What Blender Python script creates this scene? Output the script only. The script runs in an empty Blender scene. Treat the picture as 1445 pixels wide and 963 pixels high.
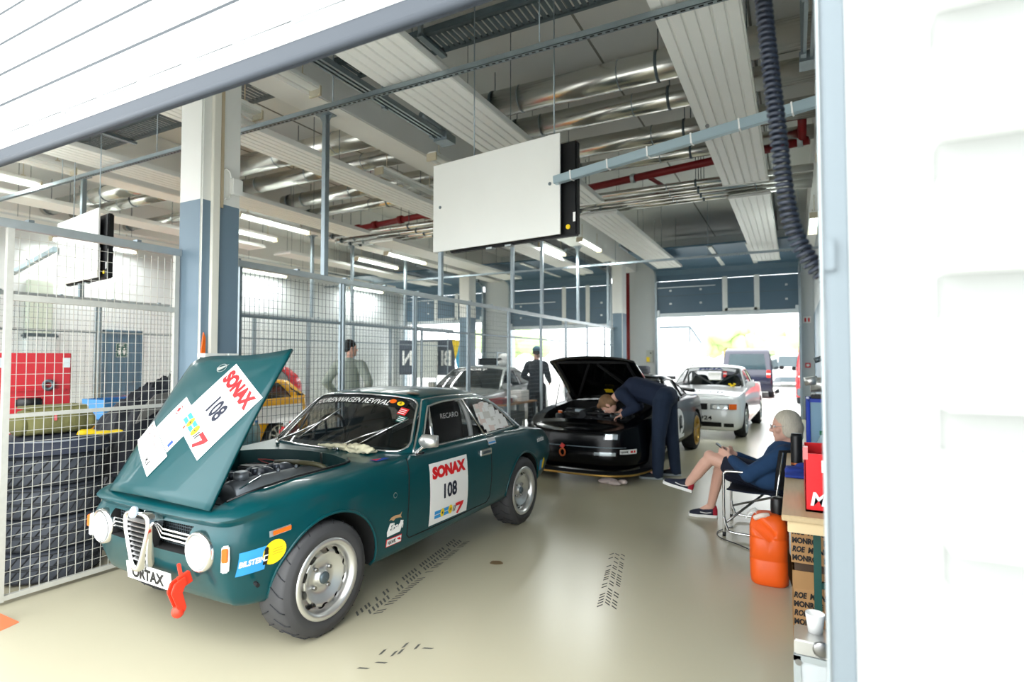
import bpy, bmesh, math, random
from mathutils import Vector, Matrix, Quaternion, noise
from mathutils.bvhtree import BVHTree
random.seed(7)
R = math.radians; PI = math.pi
SC = bpy.context.scene; COL = SC.collection
V = Vector

# ---------------------------------------------------------------- materials
def lin(c):
    return tuple(((x/255)/12.92 if x <= 10.3 else ((x/255+.055)/1.055)**2.4) for x in c)
MATS = {}
def mat(name, rgb, rough=.5, metal=0, var=0, scale=8, bump=0, bscale=40, coat=0, trans=0, emit=0, ior=1.45, alpha=1, rvar=0, spec=.5, stretch=None):
    if name in MATS: return MATS[name]
    m = bpy.data.materials.new(name); m.use_nodes = True
    nt = m.node_tree; b = nt.nodes['Principled BSDF']
    c = lin(rgb)
    b.inputs['Base Color'].default_value = (*c, 1)
    b.inputs['Roughness'].default_value = rough; b.inputs['Metallic'].default_value = metal
    b.inputs['Coat Weight'].default_value = coat; b.inputs['Coat Roughness'].default_value = .04
    b.inputs['Transmission Weight'].default_value = trans; b.inputs['IOR'].default_value = ior
    b.inputs['Alpha'].default_value = alpha
    b.inputs['Specular IOR Level'].default_value = spec
    if emit:
        b.inputs['Emission Color'].default_value = (*c, 1); b.inputs['Emission Strength'].default_value = emit
    if var or bump or rvar:
        tc = nt.nodes.new('ShaderNodeTexCoord'); mp = nt.nodes.new('ShaderNodeMapping')
        if stretch: mp.inputs['Scale'].default_value = stretch
        nt.links.new(tc.outputs['Object'], mp.inputs['Vector'])
        n = nt.nodes.new('ShaderNodeTexNoise'); n.inputs['Scale'].default_value = scale; n.inputs['Detail'].default_value = 4
        nt.links.new(mp.outputs['Vector'], n.inputs['Vector'])
        if var:
            r = nt.nodes.new('ShaderNodeMix'); r.data_type = 'RGBA'
            r.inputs['A'].default_value = (*[max(0, x*(1-var)) for x in c], 1); r.inputs['B'].default_value = (*[min(1, x*(1+var)) for x in c], 1)
            nt.links.new(n.outputs['Fac'], r.inputs['Factor']); nt.links.new(r.outputs['Result'], b.inputs['Base Color'])
        if rvar:
            mr = nt.nodes.new('ShaderNodeMapRange'); mr.inputs['From Min'].default_value = .3; mr.inputs['From Max'].default_value = .7
            mr.inputs['To Min'].default_value = max(0, rough-rvar); mr.inputs['To Max'].default_value = min(1, rough+rvar)
            nt.links.new(n.outputs['Fac'], mr.inputs['Value']); nt.links.new(mr.outputs['Result'], b.inputs['Roughness'])
        if bump:
            n2 = nt.nodes.new('ShaderNodeTexNoise'); n2.inputs['Scale'].default_value = bscale; n2.inputs['Detail'].default_value = 3
            nt.links.new(mp.outputs['Vector'], n2.inputs['Vector'])
            bp = nt.nodes.new('ShaderNodeBump'); bp.inputs['Strength'].default_value = bump; bp.inputs['Distance'].default_value = .01
            nt.links.new(n2.outputs['Fac'], bp.inputs['Height']); nt.links.new(bp.outputs['Normal'], b.inputs['Normal'])
    MATS[name] = m; return m
def lines_mat(name, rgb, axis, period, width, dark, rough=.5, metal=0, depth=.4):
    """A painted surface with darker lines in its colour every `period` metres along one object axis."""
    m = mat(name, rgb, rough, metal); nt = m.node_tree; b = nt.nodes['Principled BSDF']
    tc = nt.nodes.new('ShaderNodeTexCoord'); sx = nt.nodes.new('ShaderNodeSeparateXYZ')
    nt.links.new(tc.outputs['Object'], sx.inputs[0])
    d = nt.nodes.new('ShaderNodeMath'); d.operation = 'DIVIDE'; d.inputs[1].default_value = period
    nt.links.new(sx.outputs[axis], d.inputs[0])
    f = nt.nodes.new('ShaderNodeMath'); f.operation = 'FRACT'; nt.links.new(d.outputs[0], f.inputs[0])
    l = nt.nodes.new('ShaderNodeMath'); l.operation = 'LESS_THAN'; l.inputs[1].default_value = width/period
    nt.links.new(f.outputs[0], l.inputs[0])
    mx = nt.nodes.new('ShaderNodeMix'); mx.data_type = 'RGBA'
    mx.inputs['A'].default_value = (*lin(rgb), 1); mx.inputs['B'].default_value = (*lin(dark), 1)
    nt.links.new(l.outputs[0], mx.inputs['Factor']); nt.links.new(mx.outputs['Result'], b.inputs['Base Color'])
    return m

# ---------------------------------------------------------------- mesh builder
def basis(d):
    d = V(d).normalized(); u = V((0, 0, 1)) if abs(d.z) < .95 else V((1, 0, 0))
    a = d.cross(u).normalized(); return a, a.cross(d).normalized()*1, d
class MB:
    def __init__(s): s.v = []; s.f = []; s.m = []; s.s = []; s.marks = []
    def next(s):
        """what follows becomes a part of its own"""
        if s.v and (not s.marks or s.marks[-1] != (len(s.v), len(s.f))): s.marks.append((len(s.v), len(s.f)))
        return s
    def add(s, vs, fs, m=0, sm=False):
        o = len(s.v); s.v += [tuple(p) for p in vs]
        for f in fs: s.f.append([i+o for i in f]); s.m.append(m); s.s.append(sm)
        return s
    def box(s, c, d, rz=0, m=0, rx=0, ry=0):
        x, y, z = d[0]/2, d[1]/2, d[2]/2
        M = Matrix.Translation(c) @ Matrix.Rotation(rz, 4, 'Z') @ Matrix.Rotation(ry, 4, 'Y') @ Matrix.Rotation(rx, 4, 'X')
        vs = [M @ V((a*x, b*y, e*z)) for e in (-1, 1) for b in (-1, 1) for a in (-1, 1)]
        return s.add(vs, [(0, 2, 3, 1), (4, 5, 7, 6), (0, 1, 5, 4), (2, 6, 7, 3), (0, 4, 6, 2), (1, 3, 7, 5)], m)
    def bb(s, lo, hi, m=0):
        return s.box([(a+b)/2 for a, b in zip(lo, hi)], [b-a for a, b in zip(lo, hi)], 0, m)
    def bar(s, p, q, w, h=None, m=0, up=(0, 0, 1)):
        h = h or w; p = V(p); q = V(q); d = (q-p).normalized(); u = V(up)
        if abs(d.dot(u)) > .97: u = V((1, 0, 0))
        a = d.cross(u).normalized()*w/2; b = a.cross(d).normalized()*h/2
        vs = [p-a-b, p+a-b, p+a+b, p-a+b, q-a-b, q+a-b, q+a+b, q-a+b]
        return s.add(vs, [(0, 1, 2, 3), (7, 6, 5, 4), (0, 4, 5, 1), (1, 5, 6, 2), (2, 6, 7, 3), (3, 7, 4, 0)], m)
    def cyl(s, p, q, r, r2=None, n=16, m=0, sm=True, caps=True):
        r2 = r if r2 is None else r2; p = V(p); q = V(q); a, b, d = basis(q-p)
        vs = []
        for k in range(n):
            t = 2*PI*k/n; e = a*math.cos(t)+b*math.sin(t); vs += [p+e*r, q+e*r2]
        s.add(vs, [(2*k, 2*k+1, (2*k+3) % (2*n), (2*k+2) % (2*n)) for k in range(n)], m, sm)
        if caps:
            s.add(vs[0::2], [tuple(range(n))], m); s.add(vs[1::2], [tuple(range(n-1, -1, -1))], m)
        return s
    def tube(s, pts, r, n=8, m=0, closed=False, sm=True):
        P = [V(p) for p in pts]; L = len(P); rows = []
        rr = r if isinstance(r, (list, tuple)) else [r]*L
        a = None
        for i in range(L):
            d = (P[(i+1) % L]-P[i-1]) if closed or 0 < i < L-1 else (P[1]-P[0] if i == 0 else P[-1]-P[-2])
            d.normalize()
            if a is None: a = basis(d)[0]
            a = (a-d*a.dot(d)).normalized(); b = d.cross(a)
            rows.append([P[i]+(a*math.cos(2*PI*k/n)+b*math.sin(2*PI*k/n))*rr[i] for k in range(n)])
        s.loft(rows, cu=True, cv=closed, m=m, sm=sm)
        if not closed:
            s.add(rows[0], [tuple(range(n))], m); s.add(rows[-1], [tuple(range(n-1, -1, -1))], m)
        return s
    def loft(s, rows, cu=False, cv=False, m=0, sm=True, flip=False):
        n = len(rows[0]); L = len(rows); vs = [p for r in rows for p in r]; fs = []
        for i in range(L if cv else L-1):
            for k in range(n if cu else n-1):
                a, b = i*n+k, i*n+(k+1) % n; j = (i+1) % L; c, d = j*n+(k+1) % n, j*n+k
                fs.append((a, d, c, b) if flip else (a, b, c, d))
        return s.add(vs, fs, m, sm)
    def lathe(s, prof, o=(0, 0, 0), ax=(0, 0, 1), n=24, m=0, sm=True, arc=2*PI):
        a, b, d = basis(ax); o = V(o); full = arc > 6.28
        rows = [[o+d*h+(a*math.cos(arc*k/n)+b*math.sin(arc*k/n))*r for k in range(n if full else n+1)] for r, h in prof]
        return s.loft(rows, cu=full, m=m, sm=sm)
    def sph(s, c, r, m=0, n=12, M=None):
        r = (r, r, r) if not isinstance(r, (tuple, list)) else r; c = V(c); rows = []
        for i in range(n+1):
            t = PI*i/n
            row = []
            for k in range(2*n):
                p = 2*PI*k/(2*n); q = V((r[0]*math.sin(t)*math.cos(p), r[1]*math.sin(t)*math.sin(p), r[2]*math.cos(t)))
                if M: q = M @ q
                row.append(c+q)
            rows.append(row)
        return s.loft(rows, cu=True, m=m, flip=True)
    def cap(s, p, q, r, r2=None, n=12, m=0):
        r2 = r if r2 is None else r2
        s.cyl(p, q, r, r2, n, m); s.sph(p, r, m, max(4, n//2)); s.sph(q, r2, m, max(4, n//2)); return s
    def prism(s, poly, o, u, v, w, m=0, sm=False):
        """polygon (a,b) pairs in the frame o + a*u + b*v, extruded by the vector w"""
        o = V(o); u = V(u); v = V(v); w = V(w); n = len(poly)
        A = [o+u*a+v*b for a, b in poly]; B = [p+w for p in A]
        s.add(A+B, [tuple(range(n-1, -1, -1)), tuple(range(n, 2*n))], m)
        return s.add(A+B, [(k, (k+1) % n, n+(k+1) % n, n+k) for k in range(n)], m, sm)
    def quad(s, a, b, c, d, m=0): return s.add([a, b, c, d], [(0, 1, 2, 3)], m)
    def xf(s, M, start=0):
        s.v[start:] = [tuple(M @ V(p)) for p in s.v[start:]]; return s
    def build(s, name, mats, parent=None, bevel=0, sub=0, weld=True, loc=None, rz=0, auto=False, seg=2):
        if s.marks:
            ends = s.marks+[(len(s.v), len(s.f))]; v0 = f0 = 0; first = None
            for v1, f1 in ends:
                if v1 > v0:
                    q = MB(); q.v = s.v[v0:v1]; q.f = [[i-v0 for i in f] for f in s.f[f0:f1]]; q.m = s.m[f0:f1]; q.s = s.s[f0:f1]
                    o = q.build(name, mats, parent, bevel, sub, weld, loc, rz, auto, seg); first = first or o
                v0, f0 = v1, f1
            return first
        me = bpy.data.meshes.new(name); me.from_pydata(s.v, [], s.f)
        for m in (mats if isinstance(mats, (list, tuple)) else [mats]): me.materials.append(m)
        for p, mi, sm in zip(me.polygons, s.m, s.s): p.material_index = mi; p.use_smooth = sm
        bm = bmesh.new(); bm.from_mesh(me)
        if weld: bmesh.ops.remove_doubles(bm, verts=bm.verts, dist=1e-5)
        bmesh.ops.dissolve_degenerate(bm, dist=1e-6, edges=bm.edges)
        bmesh.ops.recalc_face_normals(bm, faces=bm.faces)
        if bevel:
            es = [e for e in bm.edges if len(e.link_faces) == 2 and e.calc_face_angle(0) > .6]
            bmesh.ops.bevel(bm, geom=es, offset=bevel, segments=seg, affect='EDGES', clamp_overlap=True)
        bm.to_mesh(me); bm.free(); me.update()
        o = bpy.data.objects.new(name, me); COL.objects.link(o)
        if parent: o.parent = parent
        if loc: o.location = loc
        if rz: o.rotation_euler.z = rz
        if sub:
            md = o.modifiers.new('s', 'SUBSURF'); md.levels = md.render_levels = sub
        return o
def tag(o, label=None, cat=None, group=None, kind=None):
    if label: o['label'] = label
    if cat: o['category'] = cat
    if group: o['group'] = group
    if kind: o['kind'] = kind
    return o
def thing(name, label, cat, loc=(0, 0, 0), rz=0, group=None):
    o = bpy.data.objects.new(name, None); COL.objects.link(o); o.empty_display_size = .1
    o.location = loc; o.rotation_euler.z = rz; return tag(o, label, cat, group)
def struct(name, mb, mats, label=None, **k):
    return tag(mb.build(name, mats, **k), label, None, None, 'structure')
def dup(root, loc, rz=None, label=None, group=None):
    def cp(o, par):
        c = o.copy(); COL.objects.link(c)
        if par: c.parent = par
        for ch in o.children: cp(ch, c)
        return c
    r = cp(root, None); r.location = loc
    if rz is not None: r.rotation_euler.z = rz
    if label: r['label'] = label
    if group: r['group'] = group
    return r
def bake(o):
    """freeze an object's modifiers into its mesh"""
    bpy.context.view_layer.update(); dg = bpy.context.evaluated_depsgraph_get(); dg.update(); e = o.evaluated_get(dg)
    me = bpy.data.meshes.new_from_object(e); o.modifiers.clear(); o.data = me; return o
def remesh(o, vox, smooth=4, dec=0):
    md = o.modifiers.new('r', 'REMESH'); md.mode = 'VOXEL'; md.voxel_size = vox; md.use_smooth_shade = True
    if smooth:
        sm = o.modifiers.new('sm', 'SMOOTH'); sm.iterations = smooth; sm.factor = .5
    return bake(o)
def carve(o, mb, mats):
    """cut the closed builder mb out of object o (its walls take mb's materials)"""
    c = mb.build('cut', mats, o.parent); md = o.modifiers.new('b', 'BOOLEAN'); md.object = c; md.operation = 'DIFFERENCE'; md.solver = 'EXACT'
    if hasattr(md, 'material_mode'): md.material_mode = 'TRANSFER'
    bake(o); bpy.data.objects.remove(c); return o
def interp(tab, t):
    if t <= tab[0][0]: return tab[0][1]
    for (a, p), (b, q) in zip(tab, tab[1:]):
        if t <= b:
            f = (t-a)/(b-a); f = f*f*(3-2*f)*.5+f*.5
            return p+(q-p)*f
    return tab[-1][1]
def crom(P, n, closed=False):
    """Catmull-Rom through P, n samples per span"""
    P = [V(p) for p in P]; out = []; L = len(P)
    g = (lambda i: P[i % L]) if closed else (lambda i: P[max(0, min(L-1, i))])
    for i in range(L if closed else L-1):
        a, b, c, d = g(i-1), g(i), g(i+1), g(i+2)
        for k in range(n):
            t = k/n; out.append(.5*((2*b)+(c-a)*t+(2*a-5*b+4*c-d)*t*t+(-a+3*b-3*c+d)*t**3))
    if not closed: out.append(P[-1])
    return out
def resample(P, n):
    P = [V(p) for p in P]; L = [0]
    for a, b in zip(P, P[1:]): L.append(L[-1]+(b-a).length)
    out = []
    for k in range(n):
        t = L[-1]*k/(n-1); i = 0
        while i < len(P)-2 and L[i+1] < t: i += 1
        f = (t-L[i])/max(1e-9, L[i+1]-L[i]); out.append(P[i].lerp(P[i+1], max(0, min(1, f))))
    return out
def patch(mb, curves, n=12, sub=3, m=0, flip=False):
    """smooth surface through 2 or more curves (each resampled to n points)"""
    rows = [resample(crom(c, 6) if len(c) > 2 else c, n) for c in curves]
    if len(rows) > 2:
        cols = [crom([r[k] for r in rows], sub) for k in range(n)]; rows = [[c[i] for c in cols] for i in range(len(cols[0]))]
    return mb.loft(rows, m=m, flip=flip)
def mirx(P): return [(-p[0], p[1], p[2]) for p in P]

# ---------------------------------------------------------------- lettering
_TXT = {}
def glyphs(s, bold=0, shear=0, space=1):
    k = (s, bold, shear, space)
    if k not in _TXT:
        cu = bpy.data.curves.new('t', 'FONT'); cu.body = s; cu.size = 1; cu.offset = bold; cu.shear = shear; cu.space_character = space
        cu.resolution_u = 3; o = bpy.data.objects.new('t', cu); COL.objects.link(o)
        bpy.context.view_layer.update()
        me = bpy.data.meshes.new_from_object(o.evaluated_get(bpy.context.evaluated_depsgraph_get()))
        vs = [v.co.copy() for v in me.vertices]; fs = [tuple(p.vertices) for p in me.polygons]
        bpy.data.objects.remove(o)
        x0 = min(v.x for v in vs); x1 = max(v.x for v in vs); y0 = min(v.y for v in vs); y1 = max(v.y for v in vs)
        _TXT[k] = ([((v.x-x0)/(x1-x0), (v.y-y0)/(y1-y0)) for v in vs], fs)
    return _TXT[k]
def text(mb, s, fn, u0, v0, w, h, m=0, bold=.02, shear=0, space=1):
    """lettering that fills the rectangle (u0,v0)+(w,h) of the surface fn(u,v) -> point"""
    vs, fs = glyphs(s, bold, shear, space)
    return mb.add([fn(u0+a*w, v0+b*h) for a, b in vs], fs, m)
def plane(o, u, v, lift=0):
    o = V(o); u = V(u).normalized(); v = V(v).normalized(); n = u.cross(v).normalized()*lift
    return lambda a, b: o+u*a+v*b+n
def grid(mb, fn, u0, v0, w, h, nu=6, nv=6, m=0):
    return mb.loft([[fn(u0+w*i/nu, v0+h*j/nv) for i in range(nu+1)] for j in range(nv+1)], m=m)
def disc(mb, fn, cu, cv, ru, rv, m=0, n=20, r_in=0):
    if r_in:
        return mb.loft([[fn(cu+ru*q*math.cos(2*PI*k/n), cv+rv*q*math.sin(2*PI*k/n)) for k in range(n)] for q in (r_in, 1)], cu=True, m=m)
    return mb.add([fn(cu+ru*math.cos(2*PI*k/n), cv+rv*math.sin(2*PI*k/n)) for k in range(n)], [tuple(range(n))], m)
def poly(mb, fn, pts, m=0): return mb.add([fn(a, b) for a, b in pts], [tuple(range(len(pts)))], m)
def surf(obj, o, u, v, lift=.003, back=.6):
    """(a,b) -> the point of obj's surface met from outside along -u x v, lifted a little"""
    bm = bmesh.new(); bm.from_mesh(obj.data); t = BVHTree.FromBMesh(bm); bm.free()
    o = V(o); u = V(u).normalized(); v = V(v).normalized(); n = u.cross(v).normalized()
    def fn(a, b):
        p = o+u*a+v*b; h = t.ray_cast(p+n*back, -n)
        return (h[0] if h[0] is not None else p)+n*lift
    return fn

# ---------------------------------------------------------------- palette
M = {}
def P_(k, *a, **kw): M[k] = mat(k, *a, **kw)
P_('white_paint', (238, 239, 234), .45, var=.03, scale=3)
P_('wall_white', (212, 217, 217), .6, var=.04, scale=1.5)
P_('wall_blue', (116, 138, 154), .5, var=.05, scale=3)
P_('door_blue', (84, 110, 128), .4, var=.06, scale=2)
P_('door_face', (240, 242, 244), .45)
P_('concrete', (216, 218, 215), .8, var=.07, scale=1.2)
P_('beam', (228, 229, 225), .7, var=.04, scale=2)
P_('galv', (150, 162, 168), .42, .75, var=.15, scale=14)
P_('galv_dark', (92, 104, 110), .5, .6, var=.15, scale=20)
P_('galv_light', (190, 198, 200), .4, .6, var=.1, scale=14)
P_('fence_white', (196, 196, 188), .5, .2, var=.1, scale=25)
P_('silver_duct', (212, 212, 206), .25, 1)
P_('chrome', (225, 225, 225), .08, 1)
P_('steel', (160, 160, 160), .3, 1)
P_('alu', (222, 222, 219), .32, .85, var=.05)
P_('black_plastic', (16, 17, 19), .4)
P_('black_matt', (14, 14, 15), .85)
P_('black_gloss', (7, 8, 9), .12, coat=.5)
P_('rubber', (52, 53, 54), .75, var=.15, scale=12, bump=.15, bscale=60)
P_('tyre', (70, 75, 84), .62, var=.12, scale=10)
P_('dark_rubber', (38, 40, 44), .7, var=.2, scale=10)
P_('glass_dark', (10, 14, 14), .04, spec=.6, alpha=.55)
P_('glass_clear', (170, 185, 180), .03, alpha=.22)
P_('lens', (235, 240, 242), .05, trans=.9)
P_('white', (240, 240, 238), .4)
P_('paper', (246, 246, 243), .6)
P_('red', (214, 22, 30), .4)
P_('dark_red', (128, 20, 24), .45)
P_('navy_ink', (22, 27, 48), .5)
P_('black_ink', (14, 14, 16), .5)
P_('orange', (236, 104, 18), .4)
P_('yellow', (250, 214, 30), .45)
P_('sky_blue', (52, 150, 214), .45)
P_('royal', (28, 70, 160), .5)
P_('wood', (196, 172, 132), .55, var=.12, scale=5, stretch=(12, 1, 12))
P_('card', (168, 128, 84), .8, var=.06, scale=6)
P_('gold', (190, 152, 78), .3, .7)
P_('teal', (0, 64, 69), .3, coat=.28, var=.03, spec=.3)
P_('skin', (228, 180, 160), .5, var=.06, scale=14)
P_('tube_on', (248, 255, 250), .5, emit=9)
# ---------------------------------------------------------------- camera, sky, lamps
cam = bpy.data.cameras.new('camera'); co = bpy.data.objects.new('camera', cam); COL.objects.link(co)
cam.sensor_width = 36; cam.lens = 780/1445*36; cam.clip_start = .02; cam.clip_end = 300
co.location = (0, 0, 1.5); co.rotation_euler = (PI/2+math.atan(26.5/780), 0, R(27.1))
cam.dof.use_dof = True; cam.dof.focus_distance = 3.4; cam.dof.aperture_fstop = 1.8
SC.camera = co
SC.view_settings.view_transform = 'Standard'; SC.view_settings.look = 'None'; SC.view_settings.exposure = 0.55; SC.view_settings.gamma = 1
SC.view_settings.use_curve_mapping = False
SC.cycles.use_denoising = True; SC.cycles.max_bounces = 10; SC.cycles.diffuse_bounces = 5; SC.cycles.transparent_max_bounces = 24
SC.cycles.sample_clamp_indirect = 6; SC.cycles.caustics_reflective = False; SC.cycles.caustics_refractive = False
w = bpy.data.worlds.new('sky'); SC.world = w; w.use_nodes = True; nt = w.node_tree
bg = nt.nodes['Background']; bg.inputs['Strength'].default_value = 4.4
tc = nt.nodes.new('ShaderNodeTexCoord'); sp = nt.nodes.new('ShaderNodeSeparateXYZ'); cr = nt.nodes.new('ShaderNodeValToRGB')
nt.links.new(tc.outputs['Generated'], sp.inputs[0]); nt.links.new(sp.outputs['Z'], cr.inputs['Fac']); nt.links.new(cr.outputs['Color'], bg.inputs['Color'])
cr.color_ramp.elements[0].color = (.80, .84, .86, 1); cr.color_ramp.elements[1].color = (.98, 1, 1, 1)
def area(name, loc, sx, sy, power, rot=(0, 0, 0), col=(.96, 1, .98)):
    l = bpy.data.lights.new(name, 'AREA'); l.shape = 'RECTANGLE'; l.size = sx; l.size_y = sy; l.energy = power; l.color = col
    o = bpy.data.objects.new(name, l); COL.objects.link(o); o.location = loc; o.rotation_euler = rot; return o

# ---------------------------------------------------------------- room shell
XR, XL, YF, YB, ZC = .45, -12.8, 1.3, 16.0, 4.9
def floor_mat():
    m = mat('floor_epoxy', (184, 178, 154), .27, var=.05, scale=.8, spec=.5); return m
struct('floor', MB().bb((XL-.3, YF-.1, -.2), (XR+.3, YB+.2, 0)), floor_mat())
struct('ground_front', MB().bb((-26, -24, -.25), (14, YF-.1, -.004)), mat('asphalt', (206, 205, 201), .8, var=.08, scale=3))
struct('ground_back', MB().bb((-40, YB+.2, -.25), (26, 70, -.004)), MATS['asphalt'])
b = MB().bb((XL-.3, .3, ZC), (XR+.3, YB+.3, ZC+.3))
for x in (-11.2, -9.9, -7.9, -6.3, -5.6, -3.6, -1.9, -.35): b.bb((x-.012, YF, ZC-.006), (x+.012, YB, ZC+.01), 1)
struct('ceiling', b, [M['concrete'], mat('joint', (128, 128, 122), .8)])
# side walls with their blue dado on the right
b = MB().bb((XR, 1.25, 0), (XR+.25, YB, ZC)).bb((XR-.006, 1.26, 0), (XR+.01, YB-.01, 2.66), 1)
struct('wall_right', b, [M['wall_white'], M['wall_blue']])
b = MB().bb((XL-.25, .6, 0), (XL, 6.36, ZC)).bb((XL-.25, 7.1, 0), (XL, YB+.25, ZC)).bb((XL-.25, 6.36, 2.1), (XL, 7.1, ZC))
struct('wall_left', b, M['wall_white'])
# back wall: three door openings
DOORS = [(-3.5, .13, 2.70), (-8.2, -4.82, 2.46), (-12.45, -9.2, 2.74)]
ZT = 3.95
b = MB(); xs = [XL-.25]
for x0, x1, z in reversed(DOORS): b.bb((xs[-1], YB, 0), (x0, YB+.25, ZC)); b.bb((x0, YB, ZT), (x1, YB+.25, ZC)); xs.append(x1)
b.bb((xs[-1], YB, 0), (XR+.25, YB+.25, ZC))
struct('wall_back', b, M['wall_white'])
# front wall: pier of smooth reveal and ribbed cladding beside the camera, header, and the piece towards the other boxes
b = MB().bb((.09, .52, 0), (3.4, 1.27, 5.2)).bb((-13.05, .9, 3.95), (.09, 1.2, 5.2)).bb((-5.6, .9, 0), (-4.4, 1.27, 3.95)).bb((-9.3, .9, 0), (-8.3, 1.27, 3.95)).bb((-13.05, .9, 0), (-12.5, 1.27, 3.95))
for k in range(52):
    z = .02+k*.0965; b.bb((.094, .47, z), (3.4, .521, z+.062)); b.bb((.094, .495, z+.06), (3.4, .53, z+.0965), 1)
struct('wall_front', b, [mat('facade', (236, 237, 235), .5, var=.02), mat('facade_joint', (140, 142, 139), .7)])
t = thing('door_frame', 'galvanised guide rail at the edge of the white front pier', 'door frame', (0, 0, 0)); t['kind'] = 'structure'; t.name = 'trim_1'
b = MB().bb((.052, 1.16, 0), (.092, 1.30, 4.0)); b.bb((.05, 1.15, 1.66), (.07, 1.17, 1.72)).bb((.05, 1.15, .55), (.07, 1.17, .6))
b.build('guide_rail', mat('guide_grey', (120, 130, 136), .45, .3), t, bevel=.004)
b = MB().bb((.048, 1.27, .1), (.056, 1.31, 4.0)); b.build('rubber_seal', M['galv_light'], t)
# low wall far left behind the second box is the box's own blue toilet door
d = thing('door_1', None, None); d['kind'] = 'structure'
MB().bb((XL-.05, 6.37, 0), (XL-.01, 7.09, 2.09)).build('door_leaf', M['door_blue'], d, bevel=.003)
b = MB().bb((XL-.012, 6.33, 0), (XL+.02, 6.37, 2.13)).bb((XL-.012, 7.09, 0), (XL+.02, 7.13, 2.13)).bb((XL-.012, 6.33, 2.09), (XL+.02, 7.13, 2.13)); b.build('door_frame', M['door_blue'], d)
b = MB().cyl((XL-.01, 6.98, 1.02), (XL+.04, 6.98, 1.02), .012).cyl((XL+.04, 6.98, 1.02), (XL+.04, 6.86, 1.02), .01); b.build('door_handle', M['black_plastic'], d)
s = MB().bb((XL-.012, 6.60, 1.55), (XL-.004, 6.83, 1.86))
f = plane((XL-.003, 6.60, 1.55), (0, 1, 0), (0, 0, 1))
g = MB(); text(g, 'WC', f, .05, .235, .12, .045, 0)
for cy in (.065, .165):
    disc(g, f, cy, .185, .018, .018); poly(g, f, [(cy-.035, .15), (cy+.035, .15), (cy, .04)])
for a in ((.008, .008, .214, .006), (.008, .296, .214, .006), (.008, .008, .006, .29), (.216, .008, .006, .29)): grid(g, f, *a, 1, 1)
so = s.build('door_sign', mat('sign_green', (34, 84, 72), .5), d); g.build('sign_symbol', M['white'], so)

# beams over the two rows of columns, painted columns
for x in (-4.3, -8.78):
    struct('ceiling_beam', MB().bb((x-.2, 1.25, 4.07), (x+.2, YB, ZC)), M['beam'], bevel=.012)
struct('ceiling_beam', MB().bb((XR-.18, 1.3, 4.2), (XR, YB, ZC)), M['beam'])
struct('ceiling_beam', MB().bb((XL, 1.3, 4.2), (XL+.2, YB, ZC)), M['beam'])
ZD = 2.755
def column(x0, y0, x1, y1):
    b = MB().bb((x0, y0, ZD), (x1, y1, 4.07)).bb((x0, y0, 0), (x1, y1, ZD), 1)
    return struct('column', b, [M['white_paint'], M['wall_blue']], bevel=.012)
column(-4.37, 2.69, -4.09, 3.03); column(-4.38, 14.5, -4.10, 14.9); column(-8.88, 13.9, -8.54, 14.3); column(-8.9, 2.6, -8.6, 3.0)
# services on the near column
t = thing('cable_trunking', 'cream vertical cable trunking down the nearest blue and white column', 'cable trunking', (-4.09, 2.8, 0))
MB().bb((0, -.035, 1.53), (.035, .025, 4.06)).build('trunk', mat('cream', (238, 236, 224), .5), t, bevel=.003)
MB().bb((0, .035, 2.72), (.02, .065, 4.06)).build('conduit', mat('beige_pipe', (206, 190, 160), .5), t, bevel=.003)
t = thing('socket_bracket', 'white bracket ledge with orange wedge on the column behind the green bonnet', 'bracket', (-4.09, 2.8, 1.535))
MB().bb((0, -.12, -.015), (.09, .06, .015)).build('ledge', M['white_paint'], t, bevel=.004)
MB().bb((0, .08, -.015), (.09, .17, .015)).build('ledge', M['white_paint'], t, bevel=.004)
MB().prism([(0, 0), (.035, 0), (.035, .12), (.02, .16)], (.02, -.11, .016), (0, 1, 0), (0, 0, 1), (.012, 0, 0)).build('wedge', M['orange'], t)
t = thing('junction_box', 'small cream junction box high on the right face of the near column', 'junction box', (-4.088, 2.93, 2.85))
MB().bb((0, -.01, -.0), (.05, .085, .13)).build('box', M['white_paint'], t, bevel=.006)
MB().tube(crom([(.01, 0, .13), (.02, -.02, .18), (.02, -.06, .19)], 5), .008).tube(crom([(.01, 0, .0), (.02, -.02, -.04), (.02, -.06, -.05)], 5), .008).build('cable', M['white_paint'], t)

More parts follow.
